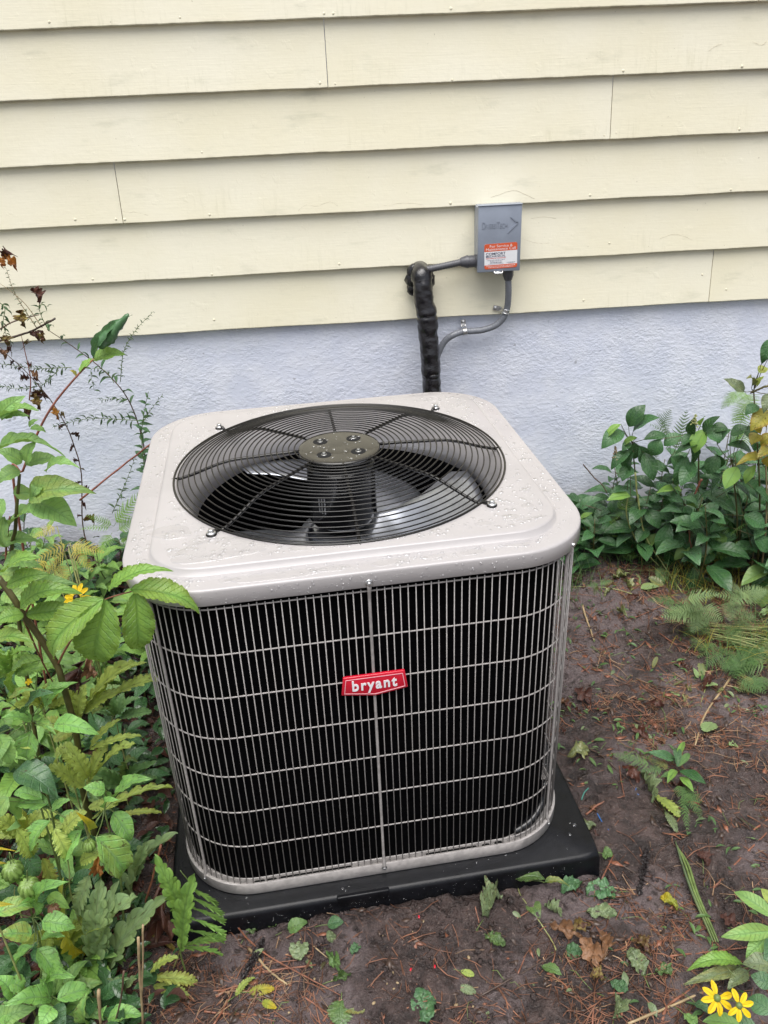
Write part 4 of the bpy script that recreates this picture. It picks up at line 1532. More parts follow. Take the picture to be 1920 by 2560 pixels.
pts = []
while len(pts) < 5200:
    x, y = rg.uniform(-1.1, 1.9), rg.uniform(-2.0, -0.05)
    if not clear_of_pad(x, y, 0.01) or rg.random() > litter_density(x, y): continue
    pts.append((x, y, 0))
scatter_mesh(pts, needle, 'pine_needles', MS['needle'], 'reddish brown pine needles strewn over the wet soil', 8)


for sd_, mt_, nm_, lb_, n_ in ((61, MS['needle'], 'pine_straw', 'mats of reddish pine straw at the right and along the bottom', 3600), (62, MS['pale_needle'], 'dry_straw', 'pale dry straws lying among the pine needles', 1300)):
    rgq = random.Random(sd_); pts = []
    while len(pts) < n_:
        x, y = rgq.uniform(-0.6, 1.7), rgq.uniform(-2.0, -0.35)
        lx, ly = unit_local(x, y)
        if not clear_of_pad(x, y, 0.01): continue
        w_ = float(sstep(0.60, 0.95, lx)) * 0.8 + 0.8 * (ly < -0.52) * float(sstep(0.18, 0.5, lx)) + 0.7 * (ly < -0.55) * float(sstep(0.02, -0.2, lx)) + 0.08
        if rgq.random() < w_ * max(0.05, 0.35 + 1.6 * float(fbm(x * 5, y * 5, 97, 3))): pts.append((x, y, 0))
    scatter_mesh(pts, needle, nm_, mt_, lb_, sd_)


def grass_blade(m_, rg, x, y, z):
    L_ = rg.uniform(0.05, 0.17); a = rg.uniform(0, 6.28); lean = rg.uniform(0.25, 1.1); w = rg.uniform(0.0008, 0.0020)
    d = Vector((math.cos(a), math.sin(a), 0)); sd = Vector((-math.sin(a), math.cos(a), 0))
    V = []; UV = []
    for k in range(5):
        t = k / 4
        c_ = Vector((x, y, z)) + d * (L_ * lean * t * t) + Vector((0, 0, L_ * (t - 0.62 * lean * t * t)))
        c_.z = max(c_.z, z + 0.003)
        for u in (-1, 0, 1):
            V.append(c_ + sd * (u * w * (1 - t * 0.92)) + Vector((0, 0, 0.0006 * abs(u)))); UV.append((u * .5 + .5, t))
    m_.add(V, [(k * 3 + q, k * 3 + q + 1, k * 3 + q + 4, k * 3 + q + 3) for k in range(4) for q in (0, 1)], UV)


rgq = random.Random(77); pts = []
while len(pts) < 1500:
    x, y = rgq.uniform(0.62, 1.75), rgq.uniform(-0.95, -0.10)
    w_ = float(sstep(-0.62, -0.30, y)) * 0.7 + float(sstep(1.05, 1.35, x)) * 0.9
    if rgq.random() < w_ * max(0.0, 0.15 + 2.0 * float(fbm(x * 6, y * 6, 101, 3))): pts.append((x, y, float(gz(x, y))))
scatter_mesh(pts, grass_blade, 'grass', ML['fern_deep'], 'loose green grass at the foot of the shrubs and along the right edge', 78)
rgq = random.Random(79); pts = []
while len(pts) < 500:
    x, y = rgq.uniform(0.95, 1.75), rgq.uniform(-1.0, -0.35)
    if rgq.random() < float(sstep(1.0, 1.3, x)) * max(0.0, 0.2 + 2.0 * float(fbm(x * 6, y * 6, 103, 3))): pts.append((x, y, float(gz(x, y))))
scatter_mesh(pts, grass_blade, 'dry_grass', ML['fern_yellow'], 'yellowed dry grass along the right edge', 80)


def green_straw(m_, rg, x, y, z):
    L_ = rg.uniform(0.05, 0.16); a = rg.uniform(0, 6.28); b = rg.uniform(-1.4, 1.4); r = rg.uniform(0.0004, 0.0011)
    pts = []
    for k in range(6):
        t = k / 5 - 0.5
        xx = x + math.cos(a + b * t) * L_ * t; yy = y + math.sin(a + b * t) * L_ * t
        pts.append(Vector((xx, yy, float(gz(xx, yy)) + 0.007 + 0.010 * math.sin(k * 2.1 + a))))
    m_.tube(pts, [r, r, r, r, r * 0.8, r * 0.4], 4, cap=False)


pts = []
while len(pts) < 420:
    x, y = rng.uniform(-0.9, 1.9), rng.uniform(-2.0, -0.10)
    lx, ly = unit_local(x, y)
    if not clear_of_pad(x, y, 0.01): continue
    w_ = (0.9 * float(sstep(-0.55, 0.1, y)) + 0.6 * (lx > 0.62) * max(0, float(fbm(x * 5, y * 5, 71, 2)) + 0.25) + 0.5 * (ly < -0.6) * max(0, float(fbm(x * 6, y * 6, 73, 2)) + 0.1))
    if rng.random() > w_: continue
    pts.append((x, y, 0))
scatter_mesh(pts, green_straw, 'weed_stems', MS['green'], 'loose green weed stems matted on the soil', 9)
pts = []
while len(pts) < 520:
    x, y = rng.uniform(0.5, 1.9), rng.uniform(-1.9, -0.25)
    if not clear_of_pad(x, y, 0.01) or rng.random() > 1.6 * max(0, float(fbm(x * 6, y * 6, 83, 3)) + 0.12): continue
    pts.append((x, y, float(gz(x, y))))
scatter_mesh(pts, small_leaf(0.010, 0.034, 0.3, (0.003, 0.014), 0.5), 'torn_weed_leaves', ML['fern_deep'], 'torn green weed leaves trodden into the soil', 14)


def chip(m_, rg, x, y, z):
    a = rg.uniform(0, 6.28); L_ = 0.004 + 0.040 * rg.random() ** 2.5; w = min(0.012, L_ * rg.uniform(0.12, 0.6))
    d = Vector((math.cos(a), math.sin(a), rg.uniform(-.25, .25))); s_ = Vector((-math.sin(a), math.cos(a), rg.uniform(-.4, .4)))
    B = Vector((x, y, float(gz(x, y)) + rg.uniform(0.002, 0.008)))
    h = Vector((0, 0, rg.uniform(0.0008, 0.003)))
    V = [B - d * L_ / 2 - s_ * w * 0.3, B + s_ * w / 2, B + d * L_ / 2, B - s_ * w / 2]
    V += [q + h for q in V]
    m_.add(V, [(4, 5, 6, 7), (0, 1, 5, 4), (1, 2, 6, 5), (2, 3, 7, 6), (3, 0, 4, 7)])


for nm, mt, lb, cntn in (('bark_scraps', MS['bark'], 'dark wet bark and rotted scraps on the soil', 4200), ('wood_chips', MS['twig'], 'orange brown wood chips scattered on the soil', 1100)):
    pts = []
    while len(pts) < cntn:
        x, y = rg.uniform(-1.1, 1.9), rg.uniform(-2.0, -0.05)
        if not clear_of_pad(x, y, 0.01) or rg.random() > litter_density(x, y) + 0.15: continue
        pts.append((x, y, 0))
    scatter_mesh(pts, chip, nm, mt, lb, 11)
pts = []
while len(pts) < 200:
    x, y = rg.uniform(-0.9, 1.8), rg.uniform(-1.95, -0.1)
    if not clear_of_pad(x, y, 0.03) or rg.random() > litter_density(x, y): continue
    pts.append((x, y, float(gz(x, y))))
scatter_mesh(pts, small_leaf(0.010, 0.038, 0.42, (0.002, 0.008), 0.45), 'leaf_scraps', ML['wilt'], 'torn grey green leaf scraps pressed into the mud', 12)


def crumb(m_, rg, x, y, z):
    r = 0.0015 + 0.0080 * rg.random() ** 4
    V = []
    for d in ((1, 0, 0), (-1, 0, 0), (0, 1, 0), (0, -1, 0), (0, 0, 1), (0, 0, -1), (.6, .6, .6), (-.6, .6, .5), (.6, -.6, .5), (-.6, -.6, .6)):
        V.append(Vector((x, y, float(gz(x, y)) + r * 0.35)) + Vector(d) * r * rg.uniform(0.45, 1.3))
    F = [(4, 0, 6), (4, 6, 2), (6, 0, 2), (4, 2, 7), (7, 2, 1), (4, 7, 1), (4, 1, 9), (9, 1, 3), (4, 9, 3), (4, 3, 8), (8, 3, 0), (4, 8, 0), (5, 2, 0), (5, 1, 2), (5, 3, 1), (5, 0, 3)]
    m_.add(V, F)


pts = []
while len(pts) < 2600:
    lx, ly = rg.uniform(-0.42, 0.9), rg.uniform(-0.80, -0.505)
    if ly < -0.60 and rg.random() < 0.6: continue
    P = unit_world(lx, ly, 0); pts.append((P.x, P.y, 0))
for k in range(700):
    x, y = rg.uniform(-1.0, 1.9), rg.uniform(-1.95, -0.05)
    if clear_of_pad(x, y, 0.01): pts.append((x, y, 0))
scatter_mesh(pts, crumb, 'soil_crumbs', M['soil'], 'loose crumbs of wet soil pushed up along the pad', 13)

# matted dead and wilted leaves trodden flat in the lower right and along the cut plants
def mat_piece(keys, l0, l1):
    def f(m_, rg, x, y, z):
        me = LEAF[rg.choice(keys)][rg.randrange(3)]
        L_ = rg.uniform(l0, l1); a = rg.uniform(0, 6.28); w = L_ * rg.uniform(0.35, 0.75)
        ry = Matrix.Rotation(rg.uniform(-0.5, 0.5), 4, 'X') @ Matrix.Rotation(rg.uniform(-0.6, 0.6), 4, 'Y')
        Mx = Matrix.Translation((x, y, z + 0.006)) @ Matrix.Rotation(a, 4, 'Z') @ ry @ Matrix.Diagonal((w, L_, L_ * 0.5, 1))
        uvl = [(0.5, 0.5)] * len(me.vertices)
        for l_ in me.loops: uvl[l_.vertex_index] = tuple(me.uv_layers[0].data[l_.index].uv)
        m_.add([Mx @ v.co for v in me.vertices], [tuple(p_.vertices) for p_ in me.polygons], uvl)
    return f


def low_right(n, seed, amt=0.10):
    rgq = random.Random(seed); out = []
    while len(out) < n:
        x, y = rgq.uniform(0.10, 1.5), rgq.uniform(-1.95, -0.35)
        lx, ly = unit_local(x, y)
        if not clear_of_pad(x, y, 0.02): continue
        w_ = 1.3 * max(0, float(fbm(x * 4, y * 4, 91, 2)) + amt) * (1.0 if ly < -0.5 else 0.35) * float(sstep(0.0, 0.35, lx))
        if rgq.random() < w_: out.append((x, y, float(gz(x, y))))
    return out


scatter_mesh(low_right(70, 31), mat_piece(['de', 'lo'], 0.03, 0.07), 'matted_leaves', ML['wilt'], 'wilted silver green leaves matted into the soil at the lower right', 32)
scatter_mesh(low_right(60, 41, 0.16), mat_piece(['de', 'se', 'lo'], 0.03, 0.08), 'cut_leaves', ML['fern_grey'], 'cut grey green leaves trodden into the soil at the lower right', 42)
scatter_mesh(low_right(110, 33, 0.2), mat_piece(['de'], 0.025, 0.065), 'rotting_leaves', ML['dead'], 'dark rotting leaves matted into the soil at the lower right', 34)
scatter_mesh(low_right(50, 35, 0.2), mat_piece(['de'], 0.02, 0.05), 'dry_leaf_shreds', ML['dead_tan'], 'brown dry leaf shreds on the soil at the lower right', 36)

# ------------------------------------------------------------------ LEFT: tall plant with ribbed compound leaves, one leaflet over the unit's corner
ya = -1.56
pA = Plant('hickory_sapling', 'tall sapling with ribbed green leaflets, one lying over the left corner of the top panel', 'plant', (at(215, 2000, -1.42).x, -1.42, float(gz(at(215, 2000, -1.42).x, -1.42))))
sA = [pA.base, at(*Z6(400, 1120), -1.45), at(*Z6(365, 840), -1.48), at(*Z6(300, 590), -1.50), at(*Z6(270, 500), -1.50), at(*Z6(190, 370), -1.50), at(*Z6(110, 260), -1.50), at(*Z6(70, 190), -1.50), at(*Z6(-10, 80), -1.49)]
pA.stem(sA, 0.0075, None, 0.8, 8)
pA.stem([at(*Z6(110, 275), -1.50), at(*Z6(185, 450), -1.47), at(*Z6(255, 590), -1.45)], 0.0024, MS['red'])
pA.stem([at(*Z6(275, 500), -1.50), at(*Z6(320, 412), -1.53), at(*Z6(420, 260), -1.56), at(*Z6(500, 190), -1.58), at(*Z6(640, 146), -1.60)], 0.0024, MS['red'])
pA.stem([at(*Z6(125, 245), -1.50), at(*Z6(165, 175), -1.52)], 0.0022, MS['red'])
hero(pA, Z6, -1.60, [(622, 142, 962, 230, 132), (520, 150, 800, 30, 84), (645, 150, 655, 452, 148), (508, 185, 448, 512, 215), (500, 185, 212, 474, 165)], 'se', ML['hickory'], 0.02, v=1)
hero(pA, Z6, -1.53, [(100, 228, 372, 140, 118), (112, 262, -20, 292, 92), (200, 478, 60, 645, 120), (128, 262, 392, 238, 96), (-30, 400, 135, 372, 100), (40, 120, 215, 60, 95), (20, 60, 170, -30, 90)], 'se', ML['hickory'])
pA.done(MS['olive'])

pB = Plant('broad_leaved_plant', 'soft green broad leaved plant filling the left edge below the dead sprigs', 'plant', (-0.80, -1.30, float(gz(-0.80, -1.30))))
yB = -1.38
pB.stem([pB.base, at(*Z5(92, 2150), -1.36), at(*Z5(96, 1760), yB), at(*Z5(120, 1440), yB)], 0.005, None, 0.6)
pB.stem([at(*Z5(45, 2150), -1.34), at(*Z5(38, 1900), -1.36), at(*Z5(60, 1700), yB)], 0.003, MS['red'])
hero(pB, Z5, yB, [(185, 1590, 572, 1543, 165), (190, 1600, 470, 1748, 190), (155, 1385, 352, 1332, 110), (165, 1370, 215, 1235, 95), (285, 1425, 482, 1388, 96), (135, 1370, -20, 1285, 95),
                  (125, 1420, -20, 1490, 120), (-10, 1300, 392, 1303, 80), (10, 1105, 218, 1022, 78), (10, 1110, 180, 1075, 70), (-10, 1090, 150, 955, 90), (60, 1760, 300, 1660, 130), (30, 1700, 20, 1900, 120),
                  (80, 1560, 210, 1560, 110), (20, 1590, -20, 1740, 100), (0, 1880, 250, 1850, 100), (30, 1980, 260, 2010, 110), (-10, 2060, 180, 2110, 120), (200, 2170, 470, 2110, 110), (10, 2180, 200, 2230, 110), (180, 1150, 235, 1100, 40), (185, 1160, 290, 1180, 50), (270, 1500, 200, 1580, 90)], 'ov', ML['broad'])
pB.done(MS['olive'])

pC = Plant('rolled_leaf_plant', 'thin reddish stem topped by a rolled up green leaf in front of the wall', 'plant', (at(30, 1500, -1.0).x, -1.0, float(gz(at(30, 1500, -1.0).x, -1.0))))
yC = -1.12
pC.stem([pC.base, at(*Z5(92, 1560), -1.08), at(*Z5(140, 1420), -1.1), at(*Z5(232, 1185), yC), at(*Z5(330, 1010), yC), at(*Z5(470, 840), yC), at(*Z5(580, 728), yC)], 0.0032, None, 0.6)
hero(pC, Z5, yC, [(578, 728, 792, 452, 66, 'cherry_dark'), (572, 735, 762, 690, 100, 'fern_green'), (490, 815, 590, 725, 62, 'fern_green'), (470, 840, 432, 800, 46, 'fern_tip')], 'ov', ML['broad'], 0.01)
pts_ = [at(*Z5(610, 660), yC - 0.01), at(*Z5(690, 570), yC - 0.012), at(*Z5(790, 455), yC - 0.014)]
mroll = MB(); mroll.tube(smooth_path(pts_, 8), [0.004, 0.010, 0.0125, 0.013, 0.0135, 0.0135, 0.013, 0.013, 0.0125, 0.012, 0.011, 0.010, 0.008, 0.006, 0.005, 0.004, 0.002], 10, fr=lambda i_, a: 1 + 0.25 * math.sin(a * 2 + i_ * 0.8) + 0.12 * math.sin(i_ * 2.3 + a))
mroll.obj('rolled_leaf', ML['cherry_dark'], pC.o, Matrix.Translation(-pC.base))
pC.done(MS['red'])


def sprig(label, zm, path, y, nl, l0, l1, wr, mat, smat, r=0.0022, dead=False, name='aster_stem', cat='plant', kind='la', leaf_name='leaf', ground=None):
    P = [at(*zm(a, b), y) for a, b in path]
    base = ground if ground is not None else P[0]
    pl_ = Plant(name, label, cat, base)
    pp = ([Vector(ground)] if ground is not None else []) + P
    S = pl_.stem(pp, r, None, 0.35, 5)
    S = resample(S, 0.004)
    for k in range(nl):
        t = (k + rng.random() * 0.8) / nl
        q = S[min(len(S) - 2, int((0.06 + 0.94 * t) * (len(S) - 1)))]
        i_ = min(len(S) - 2, int((0.06 + 0.94 * t) * (len(S) - 1)))
        tg = (S[i_ + 1] - S[i_]).normalized()
        a = k * 2.4 + rng.uniform(-.5, .5)
        u_ = tg.orthogonal().normalized(); w_ = tg.cross(u_)
        d = (u_ * math.cos(a) + w_ * math.sin(a)) * 0.9 + tg * rng.uniform(0.1, 0.9) + Vector((0, 0, -0.25 if not dead else -0.9))
        d.y *= 0.6
        L_ = rng.uniform(l0, l1) * (1 - 0.35 * t)
        T = q + d.normalized() * L_
        if T.y > -0.012: T.y = -0.02
        leaf_at(pl_.o, kind, q, T, L_ * wr, mat, zs=1.0, name=leaf_name)
    pl_.done(smat)
    return pl_


yW = -0.16
gx = lambda px_, y_: Vector((at(px_, 1250, y_).x, y_, float(gz(at(px_, 1250, y_).x, y_))))
sprig('leafy stem leaning left along the wall just behind the unit corner', Z5, [(905, 1490), (880, 1250), (820, 1050), (740, 910), (600, 770), (440, 650), (290, 550)], yW, 34, 0.035, 0.075, 0.24, ML['cherry_dark'], MS['brown'], 0.0032, ground=gx(370, yW))
sprig('wispy upright tip with tiny leaves against the lowest siding board', Z5, [(740, 870), (760, 690), (830, 560), (942, 440)], yW - 0.02, 44, 0.010, 0.022, 0.26, ML['aster'], MS['green'], 0.0014)
sprig('thin level side shoot with tiny leaves across the stucco', Z5, [(845, 1110), (650, 1098), (520, 1102), (330, 1150)], yW - 0.03, 48, 0.012, 0.036, 0.22, ML['aster'], MS['green'], 0.0014)
sprig('withered upright stem with hanging brown leaves in front of the stucco', Z5, [(518, 1810), (500, 1440), (450, 1250), (400, 1130), (300, 970), (150, 800), (60, 720), (-10, 650)], yW - 0.10, 22, 0.02, 0.05, 0.32, ML['dead'], MS['brown'], 0.0026, True, 'withered_plant', 'dead plant', 'de', ground=gx(215, yW - .1))
sprig('upper grey green shoot reaching left over the stucco', Z5, [(440, 782), (250, 790), (50, 768), (-20, 760)], yW - 0.06, 40, 0.012, 0.034, 0.22, ML['aster'], MS['green'], 0.0013)
sprig('lower grey green shoot bending down to the left edge', Z5, [(360, 800), (250, 895), (100, 912), (-10, 890)], yW - 0.07, 40, 0.012, 0.036, 0.22, ML['aster'], MS['green'], 0.0013)
sprig('bleached stem with a seedy tip crossing the siding at the left', Z5, [(225, 540), (120, 380), (75, 290), (38, 175)], yW - 0.10, 36, 0.008, 0.018, 0.26, ML['aster'], MS['tan'], 0.0015)
sprig('bare bleached stem slanting from the left edge down to the twig', Z5, [(260, 540), (160, 400), (60, 310), (-10, 262)], yW - 0.11, 8, 0.008, 0.016, 0.26, ML['aster'], MS['tan'], 0.0015)
sprig('grey green stem with curled leaves beside the dark red dead leaves', Z5, [(300, 560), (255, 470), (240, 400), (300, 410)], yW - 0.09, 14, 0.02, 0.035, 0.22, ML['aster'], MS['green'], 0.0014)
sprig('leafy grey green stem hugging the left edge under the orange dead leaf', Z5, [(-10, 380), (30, 420), (20, 520), (60, 640)], yW - 0.12, 24, 0.016, 0.034, 0.28, ML['aster'], MS['green'], 0.0016)
sprig('reddish bare stem hanging straight down over the stucco', Z5, [(180, 985), (187, 850), (152, 680), (130, 585)], yW - 0.12, 4, 0.03, 0.05, 0.35, ML['dead'], MS['red'], 0.0024, True, 'withered_plant', 'dead plant', 'de')
sprig('mint like shoot with paired leaves beside the back left corner of the unit', Z5, [(900, 1500), (872, 1250), (880, 1100), (912, 930)], yW - 0.03, 26, 0.022, 0.048, 0.42, ML['cherry_dark'], MS['green'], 0.002, kind='ov')
sprig('thin shoot with narrow leaves low on the stucco near the unit', Z5, [(690, 1680), (760, 1520), (800, 1420), (830, 1340)], yW - 0.06, 24, 0.016, 0.034, 0.24, ML['aster'], MS['green'], 0.0014)
sprig('small shoot curling at the right of the withered stem', Z5, [(700, 880), (690, 860), (640, 800), (560, 800), (580, 930)], yW - 0.05, 18, 0.016, 0.040, 0.24, ML['aster'], MS['green'], 0.0012)
sprig('side shoot with narrow leaves beside the back corner of the top panel', Z5, [(880, 1120), (930, 1040), (1000, 950)], yW - 0.05, 18, 0.010, 0.03, 0.24, ML['aster'], MS['green'], 0.0012)
sprig('fine shoot reaching right at the middle of the stucco', Z5, [(780, 985), (700, 975), (620, 985)], yW - 0.05, 20, 0.010, 0.024, 0.24, ML['aster'], MS['green'], 0.0011)


def twig(label, P, r, mat, taper=0.55, name='twig', cat='twig', forks=()):
    m_ = MB()
    S = smooth_path([Vector(p) for p in P], 5)
    S = [q + Vector((rng.uniform(-1, 1), rng.uniform(-1, 1), rng.uniform(-.3, 1))) * r * 0.28 for q in S]
    m_.tube(S, [r * (1 - (1 - taper) * k / (len(S) - 1)) * rng.uniform(0.9, 1.12) for k in range(len(S))], 6)
    for f in forks:
        S2 = smooth_path([Vector(p) for p in f], 4)
        m_.tube(S2, [r * 0.62 * (1 - 0.5 * k / (len(S2) - 1)) for k in range(len(S2))], 5)
    o = m_.obj(name, mat)
    return tag(o, label, cat)


twig('dark broken twig jutting right below the red dead leaves', [at(*Z5(-20, 625), yW - 0.14), at(*Z5(110, 590), yW - 0.14), at(*Z5(215, 550), yW - 0.15), at(*Z5(338, 484), yW - 0.17)], 0.0038, MS['bark'], 0.8)
twig('grey twig slanting at the far left above the dark one', [at(*Z5(-20, 560), yW - 0.13), at(*Z5(90, 500), yW - 0.13), at(*Z5(240, 460), yW - 0.12)], 0.0028, MS['brown'])
twig('straight reddish cane leaning up to the back left corner of the unit', [at(*Z5(490, 1600), -0.62), at(*Z5(740, 1400), -0.62), at(*Z5(992, 1202), -0.62)], 0.0034, MS['red'], 0.7)
for k, (a, b, c_, d_, w, mt, lb) in enumerate([
        (200, 300, 250, 395, 66, 'dead', 'crumpled dark red dead leaf above the dark twig'),
        (135, 430, 150, 540, 78, 'dead', 'curled dark red dead leaf hanging at the dark twig'),
        (30, 585, 50, 645, 62, 'dead', 'crumpled brown dead leaf at the left edge below the twig'),
        (10, 675, 35, 725, 46, 'dead_tan', 'small brown dead leaf at the left edge over the foundation top'),
        (40, 95, 104, 182, 52, 'dead_orange', 'orange dead leaf with dark edges, right one of the pair at the left edge'),
        (35, 100, 14, 172, 44, 'dead_orange', 'orange dead leaf with dark edges, left one of the pair at the left edge'),
        (40, 115, 85, 86, 46, 'dead', 'dark curled leaf on top of the orange pair'),
        (205, 945, 250, 1050, 56, 'dead', 'brown dead leaf hanging from the reddish stem end'),
        (140, 1010, 185, 1105, 44, 'dead', 'thin brown dead leaf below the reddish stem end'),
        (195, 810, 235, 855, 36, 'dead_tan', 'small light brown curled leaf on the reddish stem'),
        (265, 560, 262, 635, 44, 'dead', 'dark dead leaf dangling from the right end of the dark twig'),
        (205, 560, 240, 610, 60, 'dead', 'dark dead leaf dangling under the middle of the dark twig'),
        (320, 1030, 365, 1110, 44, 'dead_orange', 'brown and green half dead leaf at the withered stem'),
        (950, 1340, 935, 1450, 44, 'dead', 'brown withered leaf beside the unit corner')]):
    B, T = at(*Z5(a, b), yW - 0.15), at(*Z5(c_, d_), yW - 0.17)
    wm_ = w * .4067 * px_scale(B)
    o = leaf_at(None, 'de', B, T, wm_, ML[mt], name='dead_leaf') if False else None
    e = empty('dead_leaf', B, lb, 'leaf', 'dead leaves on the sprigs at the left')
    leaf_at(e, 'de', B, T, wm_ * 1.2, ML[mt], name='blade', zs=0.8)


def rosette(label, x, y, h, nl, l0, l1, wr, kind, mat, smat, group=None, name='weed', lean=0.15, cat='plant'):
    """upright leafy weed: a stem with whorls of leaves"""
    z = float(gz(x, y))
    pl_ = Plant(name, label, cat, (x, y, z), group)
    tip = Vector((x + rng.uniform(-lean, lean) * h * 2, min(-0.05, y + rng.uniform(-lean, lean) * h * 2), z + h))
    mid = (pl_.base + tip) / 2 + Vector((rng.uniform(-.03, .03), rng.uniform(-.03, .03), 0))
    S = pl_.stem([pl_.base, mid, tip], 0.0028, None, 0.5, 5)
    for k in range(nl):
        t = 0.22 + 0.78 * (k + 0.5) / nl
        i_ = min(len(S) - 1, int(t * (len(S) - 1)))
        a = k * 2.4 + rng.uniform(-.4, .4)
        L_ = rng.uniform(l0, l1) * (1.1 - 0.45 * t)
        d = Vector((math.cos(a), math.sin(a), rng.uniform(-0.25, 0.55) + 0.35 * (t > 0.9)))
        B = S[i_] + Vector((math.cos(a), math.sin(a), 0.25)) * L_ * 0.16
        T = B + d.normalized() * L_
        if T.y > -0.02: T.y = -0.02
        lx, ly = unit_local(T.x, T.y)
        if abs(lx) < 0.50 and abs(ly) < 0.47: continue
        pl_.mb.tube([S[i_], B], 0.0009, 4, cap=False)
        leaf_at(pl_.o, kind, B, T, L_ * wr, mat, hint=Vector((rng.uniform(-.35, .35), rng.uniform(-.5, .1), 1)))
    pl_.done(smat)
    return pl_


# filling weeds behind and between the foreground plants
ORD = ['first', 'second', 'third', 'fourth', 'fifth', 'sixth', 'seventh', 'eighth', 'ninth', 'tenth', 'eleventh', 'twelfth', 'thirteenth', 'fourteenth', 'fifteenth', 'sixteenth', 'seventeenth', 'eighteenth', 'nineteenth', 'twentieth']
fills = []
fplants = []
rg2 = random.Random(17)
for k in range(84):
    for _ in range(200):
        x, y = rg2.uniform(-1.30, -0.50), rg2.uniform(-1.86, -0.12)
        lx, ly = unit_local(x, y)
        if lx > -0.60 and ly > -0.60: continue
        if all((x - a) ** 2 + (y - b) ** 2 > 0.0048 for a, b in fills): break
    fills.append((x, y))
    far = sstep(-1.2, -0.2, y)
    hgt = rg2.uniform(0.12, 0.30) * (1.0 if lx < -0.66 else 0.65) + (0.14 if (-1.6 < y < -0.9 and x < -0.74) else 0)
    if y < -1.60: hgt = rg2.uniform(0.05, 0.14)
    if k % 5 < 3:
        fp = rosette('mid green leafy weed in the tangle left of the unit', x, y, hgt, rg2.randint(10, 15), 0.07, 0.125, 0.46, 'ov' if k % 2 else 'se', ML['broad'] if k % 3 else ML['fern_green'], MS['green'], 'leafy weeds left of the unit')
    else:
        fp = rosette('dark green leafy weed in the tangle left of the unit', x, y, hgt * 0.9, rg2.randint(9, 13), 0.06, 0.11, 0.44, 'el', ML['shrub'], MS['olive'], 'dark weeds left of the unit')
    fplants.append((fp, k % 5 < 3, x, y))


for light in (True, False):
    for lo, hi, where in ((-0.64, 0, 'nearest the unit'), (-0.74, -0.64, 'second from the unit'), (-0.86, -0.74, 'third from the unit'), (-0.98, -0.86, 'fourth from the unit'), (-1.12, -0.98, 'fifth from the unit'), (-9, -1.12, 'farthest from the unit')):
        row = sorted([f_ for f_ in fplants if f_[1] == light and lo <= f_[2] < hi], key=lambda f_: -f_[3])
        for q, f_ in enumerate(row):
            f_[0].o['label'] = ('mid green' if light else 'dark green') + ' weed, ' + ORD[min(q, 19)] + ' from the wall in the file ' + where


# lacy fronds: one mesh of many cut pinnae on a curved stalk
def frond_mesh(seed, np_=12, arch=0.18, width=0.42, cut=7):
    m_ = MB(); rgf = random.Random(seed)
    ax_ = [Vector((0, t, arch * 4 * t * (1 - t) * 0.5 - 0.10 * t * t)) for t in np.linspace(0, 1, 12)]
    m_.tube(ax_, [0.006 * (1 - 0.75 * k / 11) for k in range(12)], 4)
    for k in range(np_):
        t = 0.14 + 0.86 * k / np_
        b = Vector((0, t, arch * 2 * t * (1 - t) - 0.10 * t * t))
        L_ = width * 0.5 * (math.sin(math.pi * (0.18 + 0.82 * t) ** 0.8)) ** 0.9 + 0.012
        for s_ in (-1, 1):
            an = math.radians(62 + rgf.uniform(-7, 7) - 20 * t)
            d = Vector((s_ * math.sin(an), math.cos(an), rgf.uniform(-0.22, 0.06)))
            d.normalize(); px_ = d.cross(Vector((0, 0, 1))).normalized()
            n2 = cut * 3; V = []; UV = []; F = []
            w0 = 0.030 + 0.030 * L_ / 0.2
            for q in range(n2 + 1):
                tt = q / n2
                w = max(0.0015, w0 * (1 - tt) ** 0.7 * (0.12 + 0.88 * (math.sin(math.pi * ((tt * cut) % 1.0))) ** 0.9))
                c_ = b + d * (L_ * tt) + Vector((0, 0, -0.05 * tt * tt * L_ * 2))
                V += [c_ - px_ * w * 0.5 + d * w * 0.15, c_, c_ + px_ * w * 0.5 + d * w * 0.15]; UV += [(0, t), (0.5, t), (1, t)]
            for q in range(n2):
                a = q * 3
                F += [(a, a + 1, a + 4, a + 3), (a + 1, a + 2, a + 5, a + 4)]
            m_.add(V, F, UV)
    return m_.mesh('frond', True, True)


LEAF['fr'] = [frond_mesh(1), frond_mesh(2, 13, 0.22, 0.50), frond_mesh(3, 11, 0.12, 0.38)]


def fern(label, zm, rows, y, mat, smat, group=None, base=None, name='lacy_fern', dy=0.05):
    first = at(*zm(rows[0][0], rows[0][1]), y)
    pl_ = Plant(name, label, 'fern', base if base is not None else first, group)
    for (bx, by, tx, ty, w) in rows:
        B = at(*zm(bx, by), y + 0.01); T = at(*zm(tx, ty), y - rng.uniform(-0.2, 1) * dy)
        if B.z < float(gz(B.x, B.y)) + 0.01: B = gnd(*zm(bx, by), rng.uniform(0.01, 0.05))
        if T.z < float(gz(T.x, T.y)) + 0.02: T = gnd(*zm(tx, ty), rng.uniform(0.02, 0.05))
        k = (T - B).length
        wpx = w * (zm(1, 0)[0] - zm(0, 0)[0]) * px_scale(B)
        leaf_at(pl_.o, 'fr', B, T, wpx / 0.42, mat, zs=0.6, name='frond')
        if base is not None: pl_.mb.tube([Vector(base), (Vector(base) + B) / 2 + Vector((0, 0, 0.02)), B], 0.0014, 4)
    pl_.done(smat)
    return pl_


